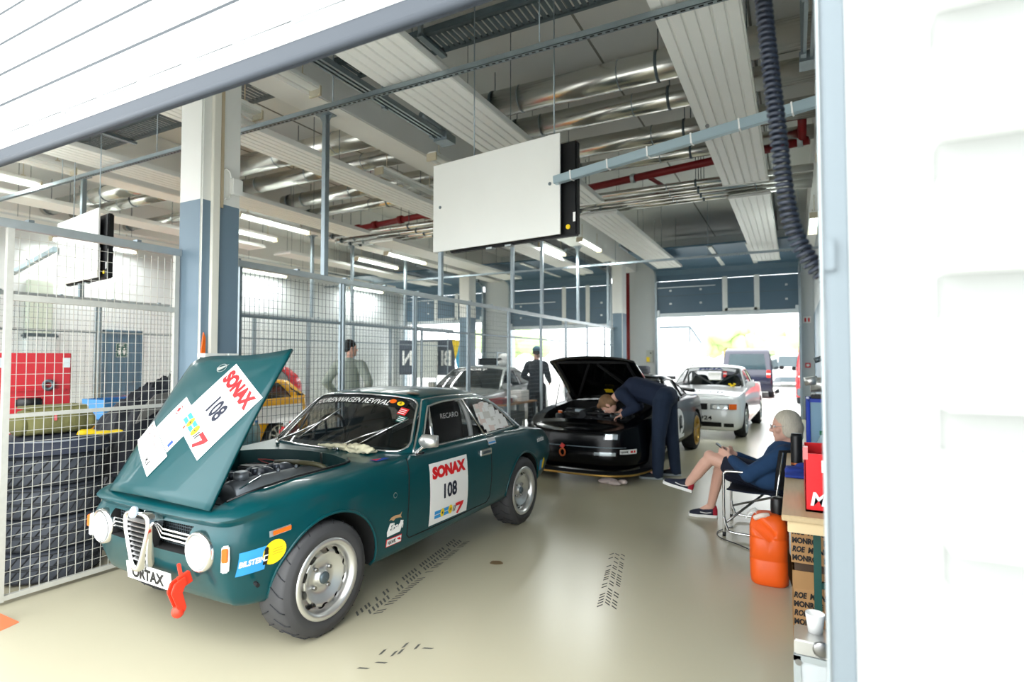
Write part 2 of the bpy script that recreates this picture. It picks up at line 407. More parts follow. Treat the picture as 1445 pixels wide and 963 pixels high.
# ---------------------------------------------------------------- sectional doors
def back_door(n, x0, x1, zb, frames):
    t = thing('door_%d' % n, None, None); t['kind'] = 'structure'
    y = YB-.12
    b = MB(); z = zb+.1; top = 3.72; k = 0
    while z < top-.01:
        z2 = min(z+.5, top); b.bb((x0, y, z+.006), (x1, y+.05, z2-.006)); b.bb((x0, y+.012, z-.006), (x1, y+.05, z+.006), 1); z = z2
    # curve into the ceiling track, then the horizontal run
    path = [(y+.0, top), (y-.06, top+.16), (y-.2, top+.27), (y-.45, top+.3), (12.9, top+.33)]
    for (ya, za), (yb, zb2) in zip(path, path[1:]):
        b.add([(x0, ya, za), (x1, ya, za), (x1, yb, zb2), (x0, yb, zb2), (x0, ya+.03, za+.04), (x1, ya+.03, za+.04), (x1, yb+.01, zb2+.045), (x0, yb+.01, zb2+.045)], [(0, 1, 2, 3), (4, 7, 6, 5), (0, 4, 5, 1), (2, 6, 7, 3), (0, 3, 7, 4), (1, 5, 6, 2)])
    b.build('door_sections', [M['door_blue'], M['galv_dark']], t)
    b = MB().bb((x0, y-.012, zb), (x1, y+.055, zb+.1)); b.bb((x0, y-.03, zb+.085), (x1, y, zb+.11))
    for x in (x0+.02, x1-.1): b.bb((x, y-.05, zb+.02), (x+.08, y+.02, zb+.2))
    b.build('bottom_rail', M['galv_light'], t, bevel=.004)
    b = MB()
    for fx in frames: b.bb((fx-.065, y-.012, zb+.12), (fx+.065, y+.02, 4.0))
    if len(frames) > 1: b.bb((frames[0], y-.012, zb+.12), (frames[1], y+.02, zb+.19))
    for fx in frames:
        for yy in (15.2, 14.2, 13.4): b.bb((fx-.05, yy-.5, 4.005), (fx+.05, yy+.45, 4.03))
    b.build('wicket_frame', M['white_paint'], t)
    b = MB()
    for fx in (x0+.4, (x0+x1)/2-.6, x1-.3):
        for z in (zb+.35, zb+.72): b.bb((fx-.03, y-.02, z), (fx+.03, y, z+.05)).next()
    b.bb((x0+.05, y-.05, zb+.82), (x0+1.6, y-.02, zb+.845)); b.build('hinge', M['galv_light'], t)
    for s, x in ((1, x0), (-1, x1)):
        b = MB().bb((x-.03, y-.06, 0), (x+.03, y+.1, 3.75)); b.tube(crom([(x, y-.05, 3.7), (x, y-.08, 3.9), (x, y-.25, 4.02), (x, y-.6, 4.05)], 5), .03); b.bar((x, y-.5, 4.06), (x, 12.2, 4.1), .05, .06)
        b.build('track', M['galv'], t)
        MB().bar((x, y-.3, 4.05), (x+s*.06, y-.3, 4.6), .04).build('track_bracket', M['galv_dark'], t)
    MB().cyl((x0-.1, y-.12, 4.28), (x1+.1, y-.12, 4.28), .05).build('spring_shaft', M['galv_dark'], t)
back_door(2, *DOORS[0], (-1.66, -.87)); back_door(3, *DOORS[1], (-6.32, -5.55)); back_door(4, *DOORS[2], (-11.1, -10.25))
# the open front door above the camera: white ribbed leaf, grey rubber bottom seal
t = thing('door_5', None, None); t['kind'] = 'structure'
FZ = 2.535
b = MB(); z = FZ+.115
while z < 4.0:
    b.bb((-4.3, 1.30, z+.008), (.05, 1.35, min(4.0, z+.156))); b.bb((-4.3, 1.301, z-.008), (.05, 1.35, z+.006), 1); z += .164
b.build('door_sections', [M['door_face'], mat('groove_shade', (30, 40, 48), .5)], t)  # shade of the leaf joints is painted as dark, nearly flush strips
b = MB().bb((-4.3, 1.298, FZ+.05), (.05, 1.352, FZ+.105)); b.build('bottom_rail', M['white'], t, bevel=.004)
b = MB().bb((-4.3, 1.304, FZ-.01), (.05, 1.35, FZ+.05)).cyl((-4.3, 1.315, FZ-.01), (.05, 1.315, FZ-.01), .014); b.build('rubber_seal', mat('seal', (58, 64, 72), .6), t)
b = MB().bb((-4.3, 1.2955, FZ+.104), (.05, 1.35, FZ+.116)); b.build('joint_strip', M['black_plastic'], t)
b = MB()
for k in range(14): b.cyl((-3.9+k*.3, 1.296, FZ+.108), (-3.3+k*.3, 1.304, FZ+.108), .006, n=8).next()
b.build('rivet', M['galv_light'], t)
for x in (-3.52, .16):
    b = MB()
    for dx in (-.05, 0, .05): b.bar((x+dx, 1.9, 4.02), (x+dx, 5.25, 4.02), .025, .05)
    b.bb((x-.09, 5.1, 3.97), (x+.09, 5.28, 4.06)); b.cyl((x+.03, 4.7, 4.1), (x+.03, 5.25, 4.08), .03)
    for yy in (2.9, 4.2, 5.0): b.bb((x-.08, yy, 3.98), (x-.04, yy+.06, 4.5))
    b.build('track', M['galv'], t)

# ---------------------------------------------------------------- ceiling: ducts, panels, trays, struts
def duct(y, z, r, x0, x1, label, hang=True, end=False):
    t = thing('ventilation_duct' if r > .08 else 'ceiling_pipe', label, 'duct' if r > .08 else 'pipe', ((x0+x1)/2, y, z))
    hw = (x1-x0)/2
    b = MB().cyl((-hw, 0, 0), (hw, 0, 0), r, n=24)
    b.build('duct_run' if r > .08 else 'pipe_run', M['silver_duct'], t)
    b = MB(); k = -hw+.5
    while k < hw:
        b.lathe([(r, -.006), (r+.005, -.004), (r+.005, .004), (r, .006)], (k, 0, 0), (1, 0, 0), 24); b.next(); k += 1.15
    b.build('seam', M['galv'], t)
    b = MB()
    k = -hw+.15
    while k < hw:
        b.lathe([(r+.001, -.015), (r+.008, -.015), (r+.008, .015), (r+.001, .015)], (k, 0, 0), (1, 0, 0), 24); b.cyl((k, 0, r), (k, 0, ZC-z-.008), .006, n=6); b.next(); k += 1.9
    b.build('hanger', M['galv_dark'], t)
    return t
B1 = (-3.25, .25); B2 = (-8.4, -4.75); B3 = (-12.5, -9.2)
for (y, z, r, nm) in ((5.62, 4.5, .15, 'first and thickest'), (6.2, 4.42, .125, 'second'), (7.15, 4.42, .125, 'third'), (7.62, 4.3, .09, 'fourth')):
    duct(y, z, r, *B1, 'silver ventilation duct across the right box ceiling, %s from the front door' % nm)
    duct(y, z, r, *B2, 'silver ventilation duct above the middle box beyond the beam, %s from the front' % nm)
for k, (y, z) in enumerate(((8.0, 3.98), (8.25, 3.95), (8.5, 3.95), (8.8, 3.98))):
    nm = ('first', 'second', 'third', 'last')[k]
    duct(y, z, .045, *B1, 'thin silver pipe crossing the gap between ceiling panels of the right box, %s of four' % nm)
    duct(y+.2, z, .045, *B2, 'thin silver pipe crossing the middle box ceiling beyond its ducts, %s of four' % nm)
for k, (y, z, r) in enumerate(((5.2, 4.35, .13), (5.65, 4.35, .11), (6.6, 4.3, .09))):
    duct(y, z, r, *B3, 'silver duct above the far left box near the white wall, %s' % ('nearest', 'middle', 'rearmost')[k])
# red sprinkler pipes
t = thing('sprinkler_pipe', 'dark red sprinkler pipe under the right box ceiling with short branches', 'pipe', (0, 0, 0))
MB().cyl((-3.3, 8.3, 4.2), (.2, 7.62, 4.2), .055).build('main_pipe', M['dark_red'], t)
b = MB()
for x in (-2.1, -.6, .1):
    y = 8.3-(x+3.3)*.7/3.6; b.cyl((x-.03, y, 4.2), (x+.03, y-.006, 4.2), .07).next()
b.build('coupling', M['galv_light'], t)
MB().cyl((-1.9, 8.05, 4.2), (-1.75, 9.4, 4.3), .03).next().cyl((.12, 7.62, 4.2), (.12, 7.35, 4.5), .05).build('branch', M['dark_red'], t)
t = thing('sprinkler_pipe', 'dark red sprinkler pipe under the middle box ceiling left of the beam', 'pipe', (0, 0, 0))
MB().cyl((-8.2, 8.5, 4.15), (-4.8, 8.05, 4.15), .055).build('main_pipe', M['dark_red'], t)
b = MB()
for x in (-7.8, -7.3, -6.6, -5.8, -5.3): b.cyl((x-.05, 8.5-(x+8.3)*.13, 4.15), (x+.05, 8.49-(x+8.3)*.13, 4.15), .075).next()
b.build('coupling', M['dark_red'], t); MB().cyl((-6.2, 8.2, 4.15), (-5.4, 9.2, 4.2), .035).build('branch', M['dark_red'], t)
# radiant heating panels
pm = M['white_paint']
def radiant(x, y0, y1, w, label):
    t = thing('radiant_panel', label, 'ceiling panel', (x, (y0+y1)/2, 3.8)); h = (y1-y0)/2
    b = MB(); n = 6; e = w/n; prof = []
    for k in range(n):
        a = -w/2+k*e; prof += [(a+.006, 0), (a+e*.80, 0), (a+e*.86, .013), (a+e*.94, .013)]
    prof = [(-w/2, .05), (-w/2, 0)]+prof[1:]+[(w/2, 0), (w/2, .05)]
    b.loft([[(p, -h, q) for p, q in prof], [(p, h, q) for p, q in prof]], sm=False); b.bb((-w/2+.004, -h+.004, .045), (w/2-.004, h-.004, .06))
    b.build('panel', pm, t)
    MB().bb((-w/2-.01, -h-.015, -.006), (w/2+.01, -h+.02, .03)).next().bb((-w/2-.01, h-.02, -.006), (w/2+.01, h+.015, .03)).build('end_bracket', pm, t)
    b = MB(); k = -h+.3
    while k < h:
        for s in (-1, 1): b.cyl((s*w*.42, k, .04), (s*w*.42, k, ZC-3.81), .004, n=5).next()
        k += 1.6
    b.build('hanger', M['galv_dark'], t)
    return t
for x, w, nm in ((-.54, .54, 'nearest the right wall'), (-2.75, .6, 'beside the main beam'), (-5.0, .5, 'left of the main beam'), (-7.15, .56, 'in the second box middle'), (-9.9, .5, 'just left of the second beam'), (-11.6, .5, 'nearest the left wall')):
    radiant(x, 2.95 if x > -9.3 else 2.6, 7.72, w, 'white ribbed ceiling panel, front run, '+nm)
    radiant(x, 8.38, 14.0, w, 'white ribbed ceiling panel, rear run by the back doors, '+nm)
# perforated cable trays and the slotted struts
def tray(x0, x1, y, z, label):
    t = thing('cable_tray', label, 'cable tray', ((x0+x1)/2, y, z)); h = (x1-x0)/2; b = MB(); k = -h
    while k < h-.05:
        b.bb((k, -.13, 0), (k+.042, .13, .004)); k += .06
    for s in (-1, 1): b.bb((-h, s*.14-.025, 0), (h, s*.14+.025, .004)).bb((-h, s*.165-.002, 0), (h, s*.165+.002, .06))
    b.build('tray_base', M['galv_dark'], t)
    b = MB()
    for x in (-h*.5, h*.45): b.bb((x-.03, -.2, -.03), (x+.03, .2, 0)).bb((x-.02, -.2, -.02), (x+.02, -.17, ZC-z-.01)).next()
    b.build('support_arm', M['galv'], t)
tray(-4.05, .25, 4.18, 4.45, 'slotted grey cable tray across the right box ceiling near the front door')
tray(-8.5, -4.55, 3.85, 4.3, 'slotted grey cable tray above the middle box behind the near column')
t = thing('cable_tray', 'second smaller slotted tray directly above the front door edge', 'cable tray', (-2.0, 3.45, 4.5))
b = MB(); k = -2
while k < 2.2: b.bb((k, -.06, 0), (k+.03, .06, .004)); k += .05
b.bb((-2, -.08, 0), (2.2, -.05, .05)).bb((-2, .05, 0), (2.2, .08, .05)); b.build('tray_base', M['galv_dark'], t)
def strut(x0, x1, y, z, label):
    t = thing('slotted_strut', label, 'strut', (x0, y, z)); L = x1-x0
    b = MB().bb((0, -.021, 0), (L, .021, .004)).bb((0, -.021, 0), (L, -.018, .045)).bb((0, .018, 0), (L, .021, .045)); b.build('channel', M['galv'], t)
    b = MB(); k = .05
    while k < L: b.bb((k, -.007, -.0012), (k+.03, .007, .002)); k += .055
    b.build('slot_pattern', M['black_matt'], t)
    b = MB()
    for k in (-12.2, -10.8, -8.2, -6.2, -3.6, -1.6, .1): b.cyl((k-x0, 0, .046), (k-x0, 0, ZC-z-.01), .005, n=6).next()
    b.build('threaded_rod', M['galv'], t)
strut(XL+.2, XR, 3.56, 3.72, 'long slotted strut under the ceiling nearest the front door')
strut(XL+.2, XR, 12.2, 3.66, 'long slotted strut under the ceiling near the back doors')
# ---------------------------------------------------------------- fluorescent lamps
def lamp(x, y, z, L, on, label, grp=None, rot=0):
    t = thing('fluorescent_lamp', label, 'lamp', (x, y, z), rot, grp)
    MB().bb((-.06, -L/2, .02), (.06, L/2, .075)).build('housing', M['white_paint'], t, bevel=.01)
    if on:
        for s in (-.03, .03): MB().cyl((s, -L/2+.04, -.005), (s, L/2-.04, -.005), .014, n=10).build('tube', M['tube_on'], t)
    MB().loft([[(-.065, a, .03), (-.06, a, -.02), (-.03, a, -.04), (.03, a, -.04), (.06, a, -.02), (.065, a, .03)] for a in (-L/2, L/2)], sm=False).build('diffuser', mat('acrylic', (228, 232, 228), .15, alpha=.3), t)
    b = MB()
    for s in (-1, 1): b.bb((-.068, s*L/2-.01, -.04), (.068, s*L/2+.01, .05)); b.bb((-.02, s*L*.38-.02, .07), (.02, s*L*.38+.02, .10)).cyl((0, s*L*.38, .1), (0, s*L*.38, .35), .006, n=6).next()
    b.build('end_cap', mat('lamp_cap', (196, 186, 160), .5), t)
    if on:
        o = area('tube_light', (x, y, z-.06), .12, L, (20 if x < -6 else 32)*L, (0, 0, rot)); o.parent = None
    return t
for k, y in enumerate((2.95, 6.0, 11.1)):
    w_ = ('nearest the front door', 'in the middle of the beam', 'towards the back door')[k]
    lamp(-3.83, y, 3.92, 1.25, k == 2, ('lit' if k == 2 else 'unlit')+' fluorescent lamp on the right of the main beam, '+w_)
    lamp(-4.72, y+.1, 3.92, 1.25, k == 2, ('lit' if k == 2 else 'unlit')+' fluorescent lamp on the left of the main beam, '+w_)
for k, y in enumerate((3.0, 6.9, 10.7)):
    w_ = ('nearest the front', 'in the middle', 'towards the back')[k]
    lamp(-9.25, y, 3.9, 1.5, True, 'lit fluorescent lamp left of the second beam, '+w_)
    lamp(-8.35, y, 3.95, 1.5, k != 0, 'fluorescent lamp right of the second beam, '+w_)
for k, y in enumerate((6.0, 9.9, 13.9)):
    lamp(-12.45, y, 3.78, 1.5, True, 'lit fluorescent lamp close to the left white wall, '+('nearest the front', 'in the middle', 'towards the back')[k])
lamp(.28, 5.6, 3.5, 1.2, False, 'unlit fluorescent lamp high beside the right wall, the nearer one'); lamp(.29, 9.8, 3.62, 1.2, True, 'fluorescent lamp high beside the right wall, the farther one')

# ---------------------------------------------------------------- mesh fences
def fence_panel(x, y0, y1, zmid, label, grp, first=False, dy=.05, dz=.0715):
    t = thing('mesh_fence', label, 'mesh fence', (x, y0, 0), 0, grp); L = y1-y0
    b = MB()
    hw_ = .017 if zmid else .013
    for y in (.02, L-.02): b.bb((-hw_, y-hw_, .02), (hw_, y+hw_, 2.33))
    for z, h in ((.04, .03), (1.89, .04 if zmid else .024))+(((zmid, .025),) if zmid else ()): b.bb((-.015, .02, z-h/2), (.015, L-.02, z+h/2))
    b.build('frame', M['fence_white'] if zmid else M['galv'], t)
    g = MB(); k = .02+dy
    while k < L-.03: g.bb((-.0018, k-.0016, .05), (.0018, k+.0016, 2.29)); k += dy
    z = .05+dz
    while z < 2.29: g.bb((-.004, .02, z-.0016), (-.0005, L-.02, z+.0016)); z += dz
    g.build('wire_mesh', M['fence_white'] if zmid else M['galv_dark'], t)
ys = [3.2, 4.46, 5.74, 7.05, 8.36, 9.7, 11.0, 12.36, 13.7, 14.46]
G1 = 'wire mesh panels of the fence left of the green car'
fence_panel(-4.34, 1.6, 2.68, 1.15, 'white wire mesh fence panel nearest the camera in front of the tyre stack', G1)
for k in range(len(ys)-1):
    fence_panel(-4.34, ys[k]+.005, ys[k+1]-.005, None, 'white wire mesh fence panel %s along the green car row' % ('just behind the near column', 'second behind the near column', 'third behind the near column', 'fourth behind the near column', 'fifth behind the near column', 'sixth behind the near column', 'seventh behind the near column', 'third from the far column', 'second from the far column')[k] if k < 8 else 'white wire mesh fence panel touching the far blue and white column', G1)
G2 = 'wire mesh panels of the far fence between the other two boxes'
y = 3.05; k = 0
ordn = ('nearest the front', 'second from the front', 'third from the front', 'fourth from the front', 'fifth from the front', 'sixth from the front', 'seventh from the front', 'next to the rear column')
while y < 13.2:
    fence_panel(-8.85, y, y+1.27, None, 'wire mesh panel of the far left fence, %s' % ordn[min(k, 7)], G2); y += 1.28; k += 1
for x, y0, y1, nm in ((-4.34, .9, 2.69, 'in front of the near column'), (-4.34, 3.03, 15.5, 'running past the green car to the far column'), (-8.85, 3.05, 13.5, 'of the far mesh fence')):
    t = thing('fence_rail', 'galvanised top rail '+nm, 'fence rail', (x, 0, 2.33))
    b = MB().bb((-.025, y0, -.01), (.025, y1, .045)); b.build('rail', M['galv_light'], t, bevel=.004)
    b = MB(); k = y0+.15
    while k < y1: b.bb((-.027, k, .043), (.027, k+.03, .06)); b.next(); k += .65
    b.build('clip', M['galv'], t)
def post(x, y, z0, z1, label):
    t = thing('hanger_post', label, 'post', (x, y, z0))
    MB().bb((-.028, -.028, 0), (.028, .028, z1-z0)).build('post_tube', M['galv'], t, bevel=.003)
    b = MB().bb((-.09, -.06, z1-z0-.012), (.09, .06, z1-z0))
    for s in (-1, 1): b.prism([(0, 0), (.06, 0), (0, -.1)], (s*.028, -.003, z1-z0-.012), (s, 0, 0), (0, 0, 1), (0, .006, 0))
    b.build('head_plate', M['galv'], t)
for y, nm in ((4.2, 'nearest the near column'), (6.32, 'under the white screen'), (8.5, 'third along the beam'), (9.75, 'fourth along the beam'), (11.75, 'fifth along the beam'), (14.0, 'next to the far column')):
    post(-4.34, y, 2.37, 4.07, 'galvanised post between fence rail and main beam, '+nm)
for y, nm in ((4.1, 'above the second screen'), (8.23, 'behind the near column'), (9.39, 'second behind the near column'), (11.3, 'above the walking man')):
    post(-8.85, y, 2.37, 4.07, 'galvanised post between far fence and second beam, '+nm)
# ---------------------------------------------------------------- cars: shared shape tools
# a car stands in its own frame: +x its left side, +y towards its tail, origin on the floor under the middle of the front axle
def outline_inset(N, d):
    """half plan outline (front centre -> rear centre) moved inwards by d[i] along its normals"""
    out = []
    for i, (x, y) in enumerate(N):
        a = N[i-1] if i else (-N[1][0], N[1][1]); b = N[i+1] if i < len(N)-1 else (-N[-2][0], N[-2][1])
        tx, ty = b[0]-a[0], b[1]-a[1]; l = math.hypot(tx, ty); nx, ny = ty/l, -tx/l
        out.append((max(0, x-nx*d[i]), y-ny*d[i]))
    return out
def car_shell(N, rows, crown=.02, sub=4):
    """closed body up to the belt: N plan outline, rows (bottom to deck) of (inset table, height table) against y"""
    P = crom([(x, y, 0) for x, y in N], sub); N = [(max(0, p.x), p.y) for p in P]; N[0] = (0, N[0][1]); N[-1] = (0, N[-1][1])
    G = []
    for ins, z in rows:
        G.append([(p[0], p[1], interp(z, q[1])) for p, q in zip(outline_inset(N, [interp(ins, q[1]) for q in N]), N)])
    cols = list(zip(*G)); cols = [crom(c, 3) for c in cols]; G = [list(r) for r in zip(*cols)]
    top = G[-1]; bot = G[0]
    deck = [[(p[0]*f, p[1], p[2]+crown*(1-f*f)) for p in top] for f in (.8, .55, .28, 0)]
    under = [[(p[0]*f, p[1], p[2]) for p in bot] for f in (0, .5)]
    rows = under+[[tuple(p) for p in r] for r in G]+deck
    mb = MB(); mb.loft(rows, flip=True); mb.loft([mirx(r) for r in rows])
    return mb
def wheel_cuts(hubs, r, depth, m=0):
    c = MB()
    for x, y, z in hubs:
        for s in (-1, 1): c.cyl((s*(x-depth), y, z), (s*(x+.3), y, z), r, n=48, m=m)
    return c
def side_band(mb, O, D, n=14, m=0):
    """painted surround of the side glass: outer loop O and glass loop D, four matching runs each"""
    for o, d in zip(O, D):
        a = resample(crom(o, 5) if len(o) > 2 else o, n); b = resample(crom(d, 5) if len(d) > 2 else d, n)
        mid = [(p+q)/2 for p, q in zip(a, b)]
        mid = [(p.x+.006, p.y, p.z) for p in mid]
        mb.loft([a, mid, b], m=m)
def fill_loop(mb, D, n=14, m=0):
    """glass between the A-post run + roof run and the rear run + belt run"""
    up, top, down, belt = [[V(p) for p in (resample(crom(r, 5) if len(r) > 2 else r, n))] for r in D]
    belt = belt[::-1]                       # front -> rear
    rows = []
    for j in range(n):
        t = j/(n-1); a, b = up[j], down[::-1][j]; row = []
        for i in range(n):
            s = i/(n-1); lo, hi = belt[i], top[i]
            p = lo*(1-t)+hi*t+a*(1-s)+b*s-(belt[0]*(1-s)*(1-t)+belt[-1]*s*(1-t)+top[0]*(1-s)*t+top[-1]*s*t)
            row.append(p)
        rows.append(row)
    mb.loft(rows, m=m)
def loop_pts(D, k=5):
    out = []
    for r in D: out += (crom(r, k) if len(r) > 2 else [V(p) for p in r])[:-1]
    return out
def wheel(parent, x, y, z, s, Rt, Rr, w, style, mats, name='wheel'):
    """tyre with its rim as a sub-part; s = +1 on the car's left"""
    ax = (s, 0, 0); o = (x, y, z); h = w/2
    b = MB()
    b.lathe([(Rr-.012, -h*.8), (Rr+.012, -h*.98), (Rt-.045, -h*1.02), (Rt-.018, -h*.95), (Rt-.004, -h*.8), (Rt, -h*.4), (Rt, h*.4), (Rt-.004, h*.8), (Rt-.018, h*.95), (Rt-.045, h*1.02), ((Rt+Rr)/2, h*1.05), (Rr+.012, h*.98), (Rr-.012, h*.8)], o, ax, 56)
    t = b.build(name, mats[0], parent)
    g = MB()                                # slanted tread cuts
    if style != 'far':
        for k in range(22):
            a = 2*PI*k/22
            for sg in (-1, 1):
                pts = []
                for q in range(5):
                    f = q/4; aa = a+.16*f+(.14 if sg > 0 else 0); xx = sg*h*(.12+.80*f)
                    rr = Rt+.0012-(.014*max(0, (f-.72)/.28)**1.5)
                    pts.append((x+xx, y+rr*math.cos(aa), z+rr*math.sin(aa)))
                g.tube(pts, .003, n=4)
        g.build('tread_groove', M['dark_rubber'], t)
    F = lambda r, a, d: (x+s*d, y+r*math.cos(a), z+r*math.sin(a))
    if style == 'steel':
        e = h*1.0
        b = MB().lathe([(Rr+.012, e-.005), (Rr+.006, e+.006), (Rr-.02, e+.002), (Rr-.03, e-.03), (Rr-.032, e-.05), (Rr-.045, e-.052), (Rr-.058, e-.03), (Rr*.72, e-.022), (Rr*.62, e-.028), (Rr*.46, e-.055), (Rr*.36, e-.062), (Rr*.28, e-.058), (.045, e-.058), (.04, e-.04), (.034, e-.034), (0.001, e-.034),
                        (0.001, e-.10), (Rr*.6, e-.09), (Rr-.07, e-.09), (Rr-.035, e-.09), (Rr-.02, -h*.7), (Rr+.012, -h*.8)], o, ax, 60)
        rim = b.build('rim', [mats[1], M['black_matt']], t)
        c = MB()
        for k in range(10):
            a = 2*PI*(k+.5)/10; q = Rr*.74; u = V((0, -math.sin(a), math.cos(a))); v = V((0, math.cos(a), math.sin(a)))
            c.prism([(.027*math.cos(j*PI/8), .019*math.sin(j*PI/8)) for j in range(16)], V(F(q, a, e-.14)), u, v, V((s*.2, 0, 0)), sm=True)
        carve(rim, c, M['black_matt'])
        nb = MB()
        for k in range(4):
            a = PI/4+k*PI/2-.1; nb.cyl(F(Rr*.33, a, e-.065), F(Rr*.33, a, e-.04), .011, n=6).next()
        nb.build('lug_nut', M['steel'], t)
        MB().lathe([(.001, e-.018), (.022, e-.02), (.032, e-.028), (.034, e-.06)], o, ax, 24).build('hub_cap', M['galv_dark'], t)
    else:
        e = h; n = 5 if style == 'five' else 10
        b = MB().lathe([(Rr+.012, e-.004), (Rr+.004, e+.006), (Rr-.012, e), (Rr-.02, e-.03), (Rr-.03, e-.09), (Rr-.03, -h*.7)], o, ax, 40)
        b.lathe([(.001, e-.02), (.05, e-.02), (.065, e-.035), (.07, e-.07)], o, ax, 20)
        for k in range(n):
            a = 2*PI*k/n+.3; ww = .05 if n == 5 else .022
            rows = []
            for q, wd, dd in ((.04, ww*.8, e-.03), (Rr*.55, ww*.55, e-.022), (Rr-.012, ww*.8, e-.012)):
                u = V((0, -math.sin(a), math.cos(a))); p = V(F(q, a, dd))
                rows.append([p-u*wd, p-u*wd*.7+V((s*.008, 0, 0)), p+u*wd*.7+V((s*.008, 0, 0)), p+u*wd, p+u*wd-V((s*.03, 0, 0)), p-u*wd-V((s*.03, 0, 0))])
            b.loft(rows, cu=True)
        b.build('rim', mats[1], t)
        MB().lathe([(Rr-.03, e-.11), (.02, e-.11)], o, ax, 30).lathe([(Rr*.7, e-.1), (Rr*.7, e-.085), (.06, e-.085)], o, ax, 30, m=1).build('brake_disc', [M['black_matt'], M['galv_dark']], t)
    return t
def head_lamp(parent, c, d, r, name='headlight'):
    b = MB().lathe([(r*1.0, -.05), (r*1.02, .0), (r*.97, .022), (r*.88, .026), (r*.86, .012)], c, d, 36)
    o = b.build(name, M['chrome'], parent)
    MB().lathe([(r*.87, .008), (r*.6, -.05), (r*.2, -.075), (.001, -.078)], c, d, 28).build('reflector', M['alu'], o)
    MB().lathe([(r*.87, .016), (r*.7, .03), (r*.4, .04), (.001, .043)], c, d, 32).build('lens', mat('lamp_glass', (242, 246, 248), .06, alpha=.45, spec=1), o)
    return o
def seat(parent, x, y, z, mats, txt=None, h=.78):
    b = MB()
    prof = [(-.04, 0), (.1, .05), (.16, .3), (.2, .55), (.24, h)]
    rows = []
    for dy, dz, w, t in ((.0, .0, .24, .1), (.06, .2, .25, .1), (.12, .42, .26, .1), (.16, .56, .19, .09), (.2, h-.04, .15, .08), (.2, h, .10, .05)):
        rows.append([(x-w, y+dy-.03, z+dz), (x-w*.8, y+dy-t*.2, z+dz), (x, y+dy+.02, z+dz), (x+w*.8, y+dy-t*.2, z+dz), (x+w, y+dy-.03, z+dz), (x+w, y+dy+t, z+dz), (x, y+dy+t*1.3, z+dz), (x-w, y+dy+t, z+dz)])
    b.loft(rows, cu=True); b.add(rows[-1], [tuple(range(8))]); b.box((x, y-.2, z-.05), (.46, .5, .14))
    o = b.build('seat', mats, parent, sub=1)
    return o
